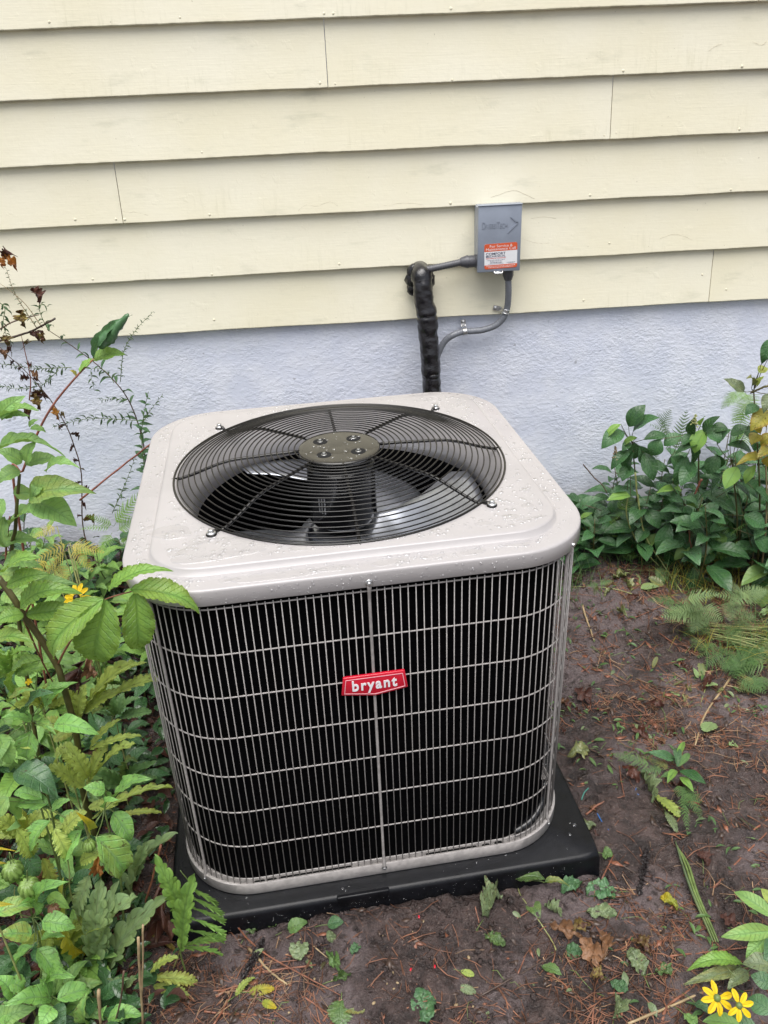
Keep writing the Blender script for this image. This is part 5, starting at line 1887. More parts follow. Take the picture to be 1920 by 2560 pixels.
fern('yellowed lacy fern with dark dead patches beside the black centred flower', Z5, [(430, 1860, 185, 1985, 130), (420, 1880, 645, 1915, 120), (440, 1890, 575, 2040, 110), (420, 1900, 250, 2110, 150), (350, 1760, 200, 1830, 100), (360, 1990, 420, 2120, 110), (300, 1960, 180, 2100, 130)], -0.95, ML['fern_yellow'], MS['straw'], base=(at(*Z5(420, 1950), -0.95).x, -0.93, float(gz(at(*Z5(420, 1950), -0.95).x, -0.93))))
fern('green fern with pointed pinnae at the foot of the wall left of the unit', Z5, [(700, 1760, 880, 1540, 110), (690, 1770, 480, 1770, 80), (700, 1760, 530, 1690, 80), (720, 1790, 860, 1700, 100), (690, 1800, 600, 1930, 90), (740, 1830, 830, 1900, 90)], -0.42, ML['fern_green'], MS['green'])


# flower heads
def flower(label, C, facing, R_, n, cone_mat, stem_to, pw_=0.34, missing=(), back=False, cat='flower', name='yellow_flower'):
    F_ = Vector(facing).normalized(); u_ = F_.orthogonal().normalized(); w_ = F_.cross(u_)
    pl_ = Plant(name, label, cat, C)
    for k in range(n):
        if k in missing: continue
        a = 2 * PI * k / n + rng.uniform(-.12, .12)
        d = u_ * math.cos(a) + w_ * math.sin(a)
        L_ = R_ * rng.uniform(0.88, 1.08)
        dd = (d + F_ * rng.uniform(-0.28, 0.02)).normalized()
        leaf_at(pl_.o, 'pe', Vector(C) + d * R_ * 0.13, Vector(C) + d * R_ * 0.13 + dd * L_ * 0.9, L_ * pw_, ML['petal'], hint=F_, name='petal')
    m_ = MB()
    m_.lathe([(0.0001, -0.3), (0.75, -0.25), (1.0, 0.0), (0.9, 0.45), (0.55, 0.85), (0.0001, 1.0)], 14)
    q = F_.to_track_quat('Z', 'Y').to_matrix().to_4x4()
    m_.obj('flower_centre', cone_mat, pl_.o, q @ Matrix.Scale(R_ * 0.24, 4))
    if stem_to is not None: pl_.stem([Vector(C) - F_ * R_ * 0.1, (Vector(C) + Vector(stem_to)) / 2 - F_ * 0.01, Vector(stem_to)], 0.0014)
    pl_.done(MS['green'])
    return pl_


C = at(192, 1494, -1.20)
flower('yellow petalled flower with a black centre behind the ribbed leaflets', C, (-0.10, -0.75, 0.6), 0.036, 11, MS['spike'], C + Vector((0.02, 0.03, -0.3)))
for k, (a, b, lb) in enumerate([(72, 1704, 'tiny yellow flower low among the weeds at the left edge'), (204, 1735, 'tiny yellow flower at the foot of the thick stem')]):
    C = at(a, b, -1.42)
    flower(lb, C, (0, -0.5, 0.8), 0.008, 5, ML['petal'], C + Vector((0, 0.03, -0.1)), 0.7)

# ------------------------------------------------------------------ LEFT: sensitive ferns (fern > frond > pinna)
def sensitive(label, zm, y, stalk, rows, mat, smat, kind='lo', group=None, extra=None, dy=0.03):
    P = [at(*zm(a, b), y) for a, b in stalk]
    b0 = P[0].copy(); b0.z = float(gz(b0.x, b0.y))
    pl_ = Plant('sensitive_fern', label, 'fern', b0, group)
    m_ = MB(); S = smooth_path(([b0] if P[0].z > b0.z + 0.03 else []) + P, 6)
    m_.tube(S, [0.0022 * (1 - 0.6 * k / (len(S) - 1)) for k in range(len(S))], 5)
    fr_ = m_.obj('frond', smat, pl_.o, Matrix.Translation(-pl_.base))
    for row in rows:
        bx, by, tx, ty, w = row[:5]
        mm = ML[row[5]] if len(row) > 5 else mat
        B = at(*zm(bx, by), y + rng.uniform(-0.01, 0.01)); T = at(*zm(tx, ty), y - rng.uniform(-0.3, 1) * dy)
        wm_ = w * (zm(1, 0)[0] - zm(0, 0)[0]) * px_scale(B)
        o = leaf_at(pl_.o, kind, B, T, wm_, mm, name='pinna')
        o.parent = fr_; o.matrix_local = Matrix.Translation(pl_.base) @ LASTM[0]
    return pl_


sensitive('pale green sensitive fern with spotted pinnae beside the unit guard', Z6, -1.46, [(330, 980), (370, 800), (410, 700)],
          [(400, 720, 612, 478, 78), (430, 700, 672, 482, 60), (460, 690, 764, 548, 66), (400, 730, 566, 622, 66), (385, 760, 300, 620, 80), (360, 800, 255, 860, 84), (370, 740, 400, 600, 70), (350, 880, 260, 960, 90), (340, 820, 210, 760, 80)], ML['fern_pale'], MS['straw'])
sensitive('pale green sensitive fern rising in the middle of the left tangle', Z6, -1.50, [(400, 1240), (415, 1100), (430, 960)],
          [(420, 1080, 500, 880, 74), (430, 1060, 622, 862, 60), (430, 905, 664, 832, 40), (430, 900, 560, 760, 40), (400, 1080, 240, 980, 90), (415, 1040, 330, 880, 80), (440, 1235, 806, 1068, 50), (560, 1220, 770, 1200, 34), (420, 1180, 560, 1160, 60), (400, 1000, 290, 900, 74)], ML['fern_pale'], MS['straw'])
sensitive('sensitive fern with yellow tipped pinnae hanging over the ground cherry', Z6, -1.66, [(340, 1600), (330, 1480), (300, 1300)],
          [(300, 1515, 402, 1898, 80, 'fern_tip'), (330, 1845, 488, 2052, 118, 'fern_tip'), (235, 1830, 352, 1985, 92, 'fern_pale'), (200, 1420, 255, 1560, 74, 'fern_pale'), (260, 1280, 330, 1420, 84, 'fern_pale'), (80, 1280, 160, 1420, 100, 'fern_pale'), (250, 1700, 200, 1900, 80, 'fern_pale'), (430, 1500, 360, 1700, 90, 'fern_grey'), (300, 1300, 400, 1200, 84, 'fern_pale'), (380, 1440, 470, 1400, 70, 'fern_pale')], ML['fern_pale'], MS['straw'])
sensitive('grey green sensitive fern with long pale midribs near the pad corner', Z6, -1.68, [(470, 2060), (480, 1990), (500, 1960)],
          [(452, 1945, 470, 1555, 120), (462, 1975, 602, 1590, 118), (480, 2005, 756, 1618, 122), (560, 1890, 672, 1990, 92), (440, 1960, 400, 1640, 80), (500, 1900, 540, 1560, 90)], ML['fern_grey'], MS['tan'])
sensitive('dark grey green fern blade standing left of the pad edge', Z6, -1.56, [(660, 1800), (655, 1720)],
          [(652, 1690, 782, 1310, 124), (640, 1500, 690, 1360, 60)], ML['fern_grey'], MS['tan'])
sensitive('curved green fern with long thin side lobes in front of the pad corner', Z6, -1.70, [(745, 2215), (800, 2020), (858, 1862), (885, 1720)],
          [(890, 1720, 752, 1432, 96), (870, 1850, 905, 1530, 100)], ML['fern_green'], MS['straw'])
pR = sensitive('slim green fern frond with comb like wavy lobes over the pad corner', Z6, -1.71, [(860, 1862), (882, 1740), (905, 1560), (860, 1480)],
               [(900, 1560, 1035, 1650, 26), (898, 1600, 1062, 1692, 28), (896, 1650, 1070, 1728, 28), (890, 1700, 1070, 1785, 30), (880, 1760, 1068, 1815, 30), (865, 1840, 1064, 1800, 44), (868, 1850, 1050, 1880, 26)], ML['fern_green'], MS['green'], 'lo2')
for k, (rows, lb) in enumerate([
        ([(720, 1990, 945, 2010, 70), (730, 2030, 900, 2080, 64), (700, 2060, 830, 2150, 60), (715, 1970, 840, 1890, 56)], 'small pale fern flat on the soil below the curved fern'),
        ([(860, 2150, 1000, 2090, 60), (870, 2180, 960, 2230, 70), (820, 2200, 850, 2100, 56)], 'pale fern tuft at the bottom edge beside the pine needles'),
        ([(560, 2100, 640, 1990, 64), (560, 2120, 680, 2080, 50), (600, 2200, 640, 2100, 60)], 'grey green fern tuft between the tan stalks')]):
    sensitive(lb, Z6, -1.74, [(rows[0][0], rows[0][1] + 30), (rows[0][0], rows[0][1])], rows, ML['fern_pale'] if k < 2 else ML['fern_grey'], MS['straw'], 'lo')

for (lb, y_, st, n_, sp, mt_) in [
        ('pale sensitive fern low behind the ground cherry with the bluish leaf', -1.42, (120, 1330), 9, 250, 'fern_pale'), ('pale sensitive fern filling the left edge under the lantern pods', -1.58, (70, 1560), 9, 230, 'fern_green'),
        ('pale sensitive fern between the lantern pods and the bottom ground cherry', -1.66, (330, 1850), 8, 230, 'fern_pale'), ('grey green sensitive fern at the bottom left behind the stray shoot', -1.72, (420, 2120), 8, 210, 'fern_grey'),
        ('dull green sensitive fern in the shade beside the wire guard', -1.30, (600, 1080), 8, 190, 'fern_deep'), ('dull green sensitive fern in the shade below the largest leaflet', -1.22, (560, 760), 8, 180, 'fern_deep'), ('yellowish sensitive fern behind the thick sapling stem', -1.36, (220, 720), 9, 220, 'fern_pale'),
        ('pale sensitive fern at the left edge above the ground cherry tips', -1.40, (60, 560), 8, 220, 'fern_green'), ('dull sensitive fern under the grey green blades', -1.62, (610, 1990), 8, 180, 'fern_grey')]:
    rows = []
    for k in range(n_):
        a = math.radians(-165 + 150 * (k + 0.5) / n_ + rng.uniform(-10, 10))
        L_ = sp * rng.uniform(0.7, 1.1)
        rows.append((st[0] + 22 * math.cos(a), st[1] + 22 * math.sin(a), st[0] + L_ * math.cos(a), st[1] + L_ * 0.75 * math.sin(a) + rng.uniform(0, 50), L_ * 0.30))
    sensitive(lb, Z6, y_, [(st[0] + 4, st[1] + 60), st], rows, ML[mt_], MS['straw'], dy=0.08)

# ------------------------------------------------------------------ LEFT: ground cherry plants in the foreground
def yH(p): return -1.52 - 0.30 * max(0, (p[1] - 1750)) / 750


CH = [
    ('upper', 'ground cherry with small bright tips at mid height on the left edge', (60, 1000), [(45, 680, 152, 610, 56), (120, 730, 232, 618, 88, 'cherry_dark'), (215, 700, 360, 578, 82), (262, 782, 468, 826, 86), (150, 762, 12, 744, 56), (178, 785, 268, 832, 52), (150, 812, 122, 965, 100), (215, 640, 300, 600, 60, 'broad'), (160, 770, 200, 740, 30), (-10, 830, 60, 980, 90, 'broad'), (20, 850, -10, 960, 80, 'broad'), (100, 860, 170, 900, 60, 'fern_pale')]),
    ('middle', 'ground cherry with one dark bluish leaf above its bright ones', (180, 1480), [(78, 1000, 278, 1132, 132, 'cherry_dark'), (232, 1162, 55, 1166, 80), (250, 1190, 330, 1138, 54), (288, 1212, 405, 1282, 74), (238, 1242, 148, 1424, 108), (392, 1288, 298, 1452, 94), (200, 1140, 60, 1110, 70), (0, 1150, 60, 1290, 90, 'broad'), (40, 1130, -20, 1230, 80, 'broad')]),
    ('right', 'ground cherry with large leaves reaching towards the unit guard', (480, 1500), [(460, 1320, 602, 1512, 142), (540, 1200, 632, 1342, 92), (552, 1130, 700, 1030, 86), (500, 1102, 398, 1082, 68), (505, 1110, 520, 1150, 34), (500, 1180, 560, 1140, 40), (420, 1290, 380, 1210, 44, 'fern_tip')]),
    ('low', 'ground cherry with dark leaves and green lantern pods near the left edge', (100, 1900), [(95, 1400, 192, 1512, 92, 'cherry_dark'), (-20, 1690, 192, 1645, 84), (182, 1645, 304, 1528, 82), (200, 1722, 360, 1752, 92, 'cherry'), (150, 1782, -10, 1786, 90), (200, 1808, 305, 1790, 56), (160, 1842, 72, 1972, 62), (180, 1852, 272, 2002, 96), (230, 1600, 330, 1660, 60, 'fern_green'), (170, 1700, 110, 1620, 60)]),
    ('front', 'ground cherry with clean leaves at the bottom left corner of the photo', (255, 2140), [(230, 1992, 332, 1978, 82), (272, 2092, 444, 2046, 90), (240, 2092, 28, 2112, 92), (250, 2132, 190, 2222, 90), (255, 2130, 310, 2225, 84, 'cherry_dark'), (60, 2080, -20, 1982, 90), (60, 2150, -20, 2190, 100), (240, 2090, 200, 2010, 50), (40, 2010, 120, 2050, 80)]),
    ('stray', 'young ground cherry shoot at the bottom beside the tan stalks', (485, 2212), [(432, 2200, 412, 2060, 76), (515, 2190, 684, 2165, 82), (480, 2190, 500, 2130, 36)]),
]
pods = []
for key, lb, st, rows in CH:
    sb = at(*Z6(*st), yH(Z6(*st)) + 0.03)
    b0 = Vector((sb.x, sb.y, float(gz(sb.x, sb.y))))
    pl_ = Plant('ground_cherry', lb, 'plant', b0, 'ground cherry plants at the left')
    cx_ = sum(r_[0] for r_ in rows) / len(rows); cy_ = sum(r_[1] for r_ in rows) / len(rows)
    hub_ = at(*Z6(cx_, cy_), yH(Z6(cx_, cy_)) + 0.02)
    pl_.stem([b0, (b0 + hub_) / 2 + Vector((0.01, 0.01, 0)), hub_], 0.003, None, 0.6)
    for o, B, T in hero(pl_, Z6, yH, rows, 'ov', ML['cherry'], 0.045):
        pl_.stem([hub_, (hub_ + B) / 2 + Vector((0, 0.008, -0.006)), B], 0.0013, None, 0.8, 4)
    if key in ('low', 'right'):
        for (fx, fy, fr_) in ([(62, 1480, 50), (140, 1562, 52), (258, 1668, 30)] if key == 'low' else [(425, 1362, 32)]):
            P_ = at(*Z6(fx, fy), yH(Z6(fx, fy)) - 0.005); R_ = fr_ * .5243 * px_scale(P_)
            m_ = MB(); L_ = []
            for th in np.linspace(0.02, PI - 0.02, 12):
                pinch = (0.86 + 0.14 * math.sin(th)) * (1.0 if th > 0.8 else 0.75 + 0.25 * th / 0.8)
                L_.append([(R_ * math.sin(th) * (1 - 0.24 * abs(math.cos(a * 5)) ** 5) * pinch * math.cos(a), R_ * math.sin(th) * (1 - 0.24 * abs(math.cos(a * 5)) ** 5) * pinch * math.sin(a), R_ * 1.12 * math.cos(th) - (0.22 * R_ if th < 0.35 else 0)) for a in np.linspace(0, 2 * PI, 60, endpoint=False)])
            m_.loft(L_)
            m_.obj('lantern_pod', MS['pod'] if fr_ > 31 else ML['dead_tan'], pl_.o, Matrix.Translation(P_ - b0) @ Matrix.Rotation(rng.uniform(-.4, .4), 4, 'X'))
            pl_.stem([P_ + Vector((0, 0, R_ * 0.9)), P_ + Vector((0.004, 0.004, R_ * 1.9)), hub_], 0.0009, None, 0.9, 4)
    pl_.done(MS['green'])
sensitive('bright yellow green fern tips poking in at the left edge', Z6, -1.80, [(-60, 1600), (-50, 1500)], [(-60, 1530, 32, 1355, 40, 'fern_tip'), (-60, 1480, 30, 1440, 30, 'fern_tip'), (-60, 1650, 60, 1640, 30, 'fern_tip')], ML['fern_tip'], MS['straw'], 'la')
for (P, r, mt, lb) in [
        ([Z6(660, 1800), Z6(668, 2000), Z6(682, 2230)], 0.0034, 'tan', 'tan dry stalk standing beside the grey green fern'),
        ([Z6(682, 1740), Z6(682, 1900), Z6(676, 2080)], 0.0026, 'tan', 'thinner tan stalk just right of the thick one'),
        ([Z6(590, 1960), Z6(575, 2100), Z6(540, 2230)], 0.0024, 'brown', 'brown stalk slanting left of the tan stalks'),
        ([Z6(470, 2050), Z6(482, 2230)], 0.0042, 'tan', 'short brown stalk under the grey green fern')]:
    twig(lb, [at(a, b, -1.85) for a, b in P], r * 0.8, MS[mt], 0.8, 'stalk', 'stalk')
twig('bright orange brown straw leaning between the fern and the pad', [at(*Z6(766, 1358), -1.60), at(*Z6(735, 1490), -1.60), at(*Z6(700, 1610), -1.60), at(*Z6(690, 1640), -1.60)], 0.0028, MS['twig'], 0.8, 'straw', 'straw')
for (a, b, c_, d_, w, mt, lb) in [(430, 450, 450, 560, 60, 'dead_tan', 'shiny brown dead leaf hanging behind the largest leaflet'), (400, 470, 400, 600, 90, 'dead', 'dark brown dead leaf in the shade below the largest leaflet'),
                                  (235, 1400, 260, 1520, 60, 'dead_tan', 'brown curled leaf behind the lantern pods'), (470, 1400, 480, 1490, 50, 'dead_orange', 'light brown curled leaf below the large ground cherry leaf'),
                                  (760, 1560, 800, 1760, 110, 'dead', 'dark brown crumpled leaf mass beside the pad corner'), (720, 1740, 760, 1900, 100, 'dead', 'dark brown crumpled leaf below the pad corner fern')]:
    B, T = at(*Z6(a, b), -1.42 if b < 1000 else -1.62), at(*Z6(c_, d_), -1.42 if b < 1000 else -1.62)
    e = empty('dead_leaf', B, lb, 'leaf', 'dead leaves in the left tangle')
    leaf_at(e, 'de', B, T, w * .5243 * px_scale(B) * 1.2, ML[mt], name='blade', zs=0.8)

# ------------------------------------------------------------------ RIGHT: glossy shrub, ferns, yellow leaves
yS = -0.32


def yR(p): return -0.26 - 0.26 * max(0, (p[0] - 1480)) / 400


def shrub(label, hubpx, rows, root, mat=None, smat=None, kind='el', group='glossy leaved shrub stems at the right', name='glossy_shrub'):
    h_ = at(*Z7(*hubpx), yR(Z7(*hubpx)) + 0.03)
    rx = at(*Z7(*root), h_.y).x
    b0 = Vector((rx, h_.y + 0.02, float(gz(rx, h_.y + 0.02))))
    pl_ = Plant(name, label, 'shrub', b0, group)
    pl_.stem([b0, (b0 + h_) / 2 + Vector((0.015, 0.0, 0)), h_], 0.0036, None, 0.6)
    for o, B, T in hero(pl_, Z7, yR, rows, kind, mat or ML['shrub'], 0.05):
        pl_.stem([h_, (h_ + B) / 2 + Vector((0, 0.006, -0.004)), B], 0.0014, None, 0.8, 4)
    return pl_.done(smat or MS['olive'])


shrub('glossy green shrub shoot standing highest at the left against the stucco', (530, 640), [(508, 545, 607, 412, 96), (535, 575, 684, 484, 96), (478, 572, 346, 670, 104), (600, 622, 745, 600, 66), (545, 640, 542, 742, 84), (575, 660, 598, 768, 84, 'shrub'), (462, 530, 372, 612, 52, 'fern_green'), (530, 690, 400, 798, 74), (520, 640, 470, 690, 50), (560, 610, 470, 660, 46, 'fern_green'), (540, 700, 500, 820, 80), (600, 700, 660, 870, 90), (520, 780, 470, 870, 80), (520, 960, 380, 985, 66, 'fern_green'), (500, 930, 400, 940, 50)], (560, 1250))
shrub('glossy green shrub shoot with a light upturned leaf below its pale flower spike', (930, 580), [(978, 560, 900, 702, 98, 'fern_green'), (892, 590, 830, 655, 62), (940, 540, 965, 480, 50, 'fern_green'), (885, 600, 905, 490, 60), (980, 560, 1060, 640, 90), (960, 600, 1050, 480, 80), (880, 640, 872, 795, 92), (760, 725, 835, 805, 92), (980, 640, 780, 712, 70), (1010, 700, 1060, 790, 84), (860, 720, 790, 900, 90), (900, 760, 820, 900, 90), (1000, 560, 1110, 560, 70), (700, 620, 640, 720, 90), (720, 660, 830, 590, 80)], (900, 1300))
shrub('glossy shrub shoot with a low star of small shining leaves', (848, 1015), [(852, 1015, 974, 1052, 58, 'fern_green'), (846, 1020, 790, 1112, 62), (855, 1010, 936, 938, 62), (838, 1012, 715, 960, 84), (700, 955, 810, 900, 70), (845, 1020, 870, 1090, 60), (800, 900, 770, 860, 50, 'fern_green'), (780, 925, 680, 940, 44, 'fern_green'), (780, 915, 830, 930, 40, 'fern_green')], (860, 1380))
shrub('glossy shrub branch with the broadest dark leaves at the lower middle', (900, 1060), [(952, 948, 1160, 1048, 124), (892, 1068, 1015, 1204, 134), (612, 1045, 695, 1155, 86), (762, 1130, 676, 1294, 92), (684, 1188, 618, 1282, 64, 'shrub_light'), (738, 1205, 765, 1382, 96), (874, 1258, 782, 1345, 64, 'shrub_light'), (890, 1388, 898, 1556, 104), (700, 1060, 770, 1100, 80), (960, 1150, 1010, 1330, 100), (1040, 1060, 1120, 1180, 100), (1020, 1240, 960, 1380, 90), (810, 1180, 870, 1290, 90), (620, 1150, 560, 1240, 80), (1150, 900, 1250, 1000, 100), (1200, 1080, 1330, 1150, 110), (1260, 1200, 1346, 1300, 110)], (950, 1400))
shrub('glossy shrub branch at the right with one pale drooping leaf', (1130, 760), [(1100, 655, 1258, 722, 74), (1162, 788, 1088, 915, 94, 'fern_green'), (1275, 775, 1206, 888, 56, 'fern_green'), (1040, 650, 1120, 560, 80), (1050, 720, 980, 830, 90), (1190, 880, 1290, 970, 100), (1260, 920, 1360, 1040, 110), (1060, 860, 1000, 960, 90), (1120, 600, 1230, 540, 80), (1290, 420, 1210, 470, 70), (1180, 560, 1290, 640, 90), (1250, 1280, 1346, 1200, 90)], (1180, 1350))
shrub('yellowing leaves on a branch at the right edge above the pale drooping leaf', (1330, 640), [(1360, 455, 1240, 565, 120), (1290, 590, 1245, 650, 80), (1310, 735, 1160, 765, 66), (1370, 690, 1285, 720, 90), (1300, 590, 1335, 540, 60), (1380, 600, 1300, 660, 80), (1340, 780, 1400, 700, 80)], (1360, 1300), ML['yellow'], MS['tan'], 'ov', 'yellowing branch at the right edge', 'yellow_branch')
shrub('grey green leaves on bare stems in the upper right corner of the plants', (1260, 330), [(1200, 335, 1082, 252, 62, 'wilt'), (1250, 300, 1225, 245, 46, 'wilt'), (1290, 220, 1346, 190, 60, 'fern_pale'), (1360, 20, 1308, 170, 70, 'shrub'), (1360, 110, 1320, 60, 70, 'shrub'), (1280, 300, 1320, 240, 40, 'fern_pale'), (1360, 350, 1320, 460, 70, 'wilt')], (1340, 1300), ML['wilt'], MS['olive'], 'ov', 'bare stemmed branch at the upper right', 'bare_branch')
shrub('two pale green leaves leaning in from the right edge over the cut stalks', (1370, 1440), [(1356, 1388, 1186, 1495, 96), (1356, 1480, 1276, 1648, 92), (1360, 1440, 1240, 1540, 80, 'shrub')], (1400, 1560), ML['shrub_light'], MS['green'], 'el', 'pale leaves at the right edge', 'pale_leaved_shoot')
shrub('low leafy shoot at the wall foot just behind the unit corner', (300, 1110), [(200, 1120, 290, 1060, 40, 'fern_green'), (250, 1190, 280, 1130, 46, 'wilt'), (180, 1110, 250, 1100, 50), (340, 1080, 420, 1040, 60), (350, 1120, 380, 1260, 60), (290, 1120, 180, 1150, 50), (300, 1090, 340, 1010, 56), (400, 1060, 440, 980, 60), (420, 1150, 520, 1230, 80), (480, 1130, 470, 1260, 70), (400, 1200, 500, 1290, 64, 'fern_green')], (320, 1200))
fern('lacy green fern rising behind the highest shrub shoot', Z7, [(760, 700, 690, 450, 170), (780, 700, 860, 450, 150), (700, 560, 760, 440, 130), (640, 760, 720, 560, 140), (800, 640, 640, 520, 110), (620, 820, 680, 700, 120)], -0.22, ML['fern_deep'], MS['green'])
fern('lacy green fern hanging beside the yellowing branch', Z7, [(1210, 330, 1100, 420, 130), (1210, 340, 1260, 470, 140), (1200, 440, 1160, 640, 150), (1230, 560, 1180, 700, 130), (1160, 330, 1060, 440, 110), (1240, 400, 1130, 520, 130)], -0.40, ML['fern_green'], MS['straw'])
fern('pale lacy fern low in front of the broadest shrub leaves', Z7, [(1120, 1180, 1030, 1090, 110), (1110, 1200, 1240, 1110, 110), (1120, 1220, 1030, 1220, 100), (1140, 1230, 1250, 1310, 110), (1080, 1330, 1000, 1300, 110), (1100, 960, 1040, 880, 120), (1150, 1230, 1060, 1340, 120)], -0.46, ML['fern_green'], MS['straw'])
fern('lacy fern creeping along the ground behind the unit corner', Z7, [(560, 1270, 470, 1180, 110), (570, 1280, 620, 1200, 110), (470, 1300, 560, 1330, 100), (430, 1180, 560, 1120, 100), (380, 1130, 470, 1060, 90), (560, 1230, 680, 1250, 90), (440, 1050, 540, 930, 110)], -0.30, ML['fern_green'], MS['green'])
for k, (path, mt, lb, r) in enumerate([
        ([(548, 820), (562, 960), (605, 1190), (720, 1380), (832, 1545)], 'straw', 'pale green bent stem drooping from the highest shrub shoot to the soil', 0.0032),
        ([(505, 960), (495, 1070), (545, 1210), (640, 1330), (690, 1380)], 'straw', 'second pale bent stem just left of the long drooping one', 0.0028),
        ([(945, 860), (928, 900), (905, 950)], 'red', 'short bright red stem between the shrub leaves', 0.004),
        ([(872, 1148), (880, 1250), (912, 1345)], 'red', 'thin red stem hanging under the star of shining leaves', 0.0022),
        ([(190, 1216), (380, 1185), (560, 1152)], 'red', 'thick reddish branch lying on the soil behind the unit corner', 0.0085),
        ([(236, 772), (300, 850), (345, 890), (380, 945)], 'brown', 'bare brown twig leaning on the stucco beside the unit', 0.0026),
        ([(250, 1018), (310, 1036), (345, 1050)], 'brown', 'tiny twig at the wall foot', 0.0014),
        ([(1346, 300), (1290, 320), (1240, 345)], 'olive', 'olive branch entering at the right edge above the yellow leaves', 0.0038)]):
    P = []
    for a, b in path:
        q = at(*Z7(a, b), yR(Z7(a, b)) - 0.02)
        if q.z < 0.05: q = gnd(*Z7(a, b), 0.012)
        P.append(q)
    if k == 4: P = [gnd(*Z7(a, b), 0.02) for a, b in path]
    twig(lb, P, r, MS[mt], 0.65, 'stem' if k < 4 else 'branch', 'branch' if k > 3 else 'plant stem')
for (a, b, lb) in [(905, 515, 'pale green flower spike above the second shrub shoot'), (425, 710, 'brownish flower spike under the highest shrub shoot')]:
    P_ = at(*Z7(a, b), yR(Z7(a, b)) - 0.03)
    m_ = MB()
    for k in range(46):
        t = rng.random(); q = P_ + Vector((rng.uniform(-1, 1) * 0.010 * (1.1 - t), rng.uniform(-1, 1) * 0.010 * (1.1 - t), -0.018 + 0.045 * t))
        drop_geo(m_, Matrix.Translation(q), rng.uniform(0.002, 0.0034), 1.0)
    e = m_.obj('flower_spike', MS['straw'] if a > 800 else MS['tan']); tag(e, lb, 'flower spike')
rg3 = random.Random(23)
fl_ = []
fl2 = []
for k in range(36):
    for _ in range(100):
        x = rg3.uniform(0.78, 1.75); y = rg3.uniform(-0.36 - 0.20 * float(sstep(0.95, 1.35, x)), -0.08)
        if all((x - a) ** 2 + (y - b) ** 2 > 0.0048 for a, b in fl_): break
    fl_.append((x, y))
    h_ = 0.10 + 0.30 * float(sstep(0.74, 1.15, x)) * rg3.uniform(0.5, 1.0)
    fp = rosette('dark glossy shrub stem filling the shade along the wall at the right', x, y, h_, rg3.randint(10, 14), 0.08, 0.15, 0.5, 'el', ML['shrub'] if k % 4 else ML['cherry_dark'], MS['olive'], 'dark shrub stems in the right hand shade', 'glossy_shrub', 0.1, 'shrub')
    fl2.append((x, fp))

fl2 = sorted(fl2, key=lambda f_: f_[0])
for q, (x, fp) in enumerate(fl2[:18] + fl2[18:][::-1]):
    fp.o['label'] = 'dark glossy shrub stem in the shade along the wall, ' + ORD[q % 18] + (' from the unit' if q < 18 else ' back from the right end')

# cut fern fronds and stalks heaped at the right
fern('heap of cut lacy fern fronds on the soil at the right edge', Z7, [(1346, 1900, 1100, 1840, 170), (1346, 1990, 1120, 1960, 170), (1200, 2060, 1110, 1960, 120), (1000, 1760, 820, 1590, 170), (990, 1800, 880, 1680, 150), (960, 1720, 700, 1580, 150), (960, 1700, 840, 1800, 130), (980, 1900, 880, 1800, 140), (1080, 1900, 960, 1990, 130), (1346, 2080, 1180, 2110, 150), (900, 1640, 700, 1680, 110), (1040, 1840, 920, 1930, 120), (800, 1600, 620, 1580, 100), (1300, 1900, 1140, 2050, 150)], -0.7, ML['fern_deep'], MS['straw'], dy=0)
for q_, (lb_, cx_, cy_, n_) in enumerate([('bright cut fern fronds thrown over the right end of the stalk sheaf', 1230, 1900, 13), ('cut fern fronds lying between the sheaf and the drooping stems', 860, 1640, 12), ('cut fern fronds at the right edge below the sheaf', 1240, 2040, 11), ('trampled fern fronds under the pale leaves at the right edge', 1150, 1600, 9)]):
    rr_ = []
    for k in range(n_):
        a = rng.uniform(0, 6.28); L_ = rng.uniform(120, 230)
        x0, y0 = cx_ + rng.uniform(-90, 110), cy_ + rng.uniform(-60, 60)
        rr_.append((x0, y0, x0 + L_ * math.cos(a), y0 + L_ * 0.6 * math.sin(a), rng.uniform(90, 150)))
    fern(lb_, Z7, rr_, -0.75, ML['fern_deep'] if q_ % 2 == 0 else ML['fern_grey'], MS['straw'], dy=0.04, name='cut_fern')
fern('flattened small fern tuft on the mud behind the unit corner', Z7, [(330, 1490, 260, 1500, 60), (330, 1490, 420, 1470, 50), (320, 1490, 300, 1560, 50)], -0.7, ML['fern_deep'], MS['green'], dy=0)
mst = 0
for k in range(20):
    t = k / 19
    a = Z7(940 + 60 * rng.random(), 1715 + 150 * t * 0.5 + 20 * rng.random()); b = Z7(1200 + 30 * rng.random(), 1715 + 120 * t + 40 * rng.random()); c_ = Z7(1390, 1700 + 230 * t + 30 * rng.random())
    o = twig('yellow green cut fern stalk in the sheaf at the right edge', [gnd(*a, 0.012 + 0.02 * rng.random()), gnd(*b, 0.035 + 0.03 * rng.random()), gnd(*c_, 0.02 + 0.03 * rng.random())], rng.uniform(0.0009, 0.0017), MS['straw'], 0.8, 'cut_stalk', 'stalk')
    o['group'] = 'cut fern stalks in the sheaf at the right edge'

# ------------------------------------------------------------------ twigs, sticks and leaves lying on the soil
def gtwig(zm, path, r, mt, lb, lift=0.006, forks=(), name='twig', cat='twig', taper=0.6):
    return twig(lb, [gnd(*zm(a, b), lift) for a, b in path], r * 0.68, MS[mt], taper, name, cat, [[gnd(*zm(a, b), lift + 0.004) for a, b in f] for f in forks])


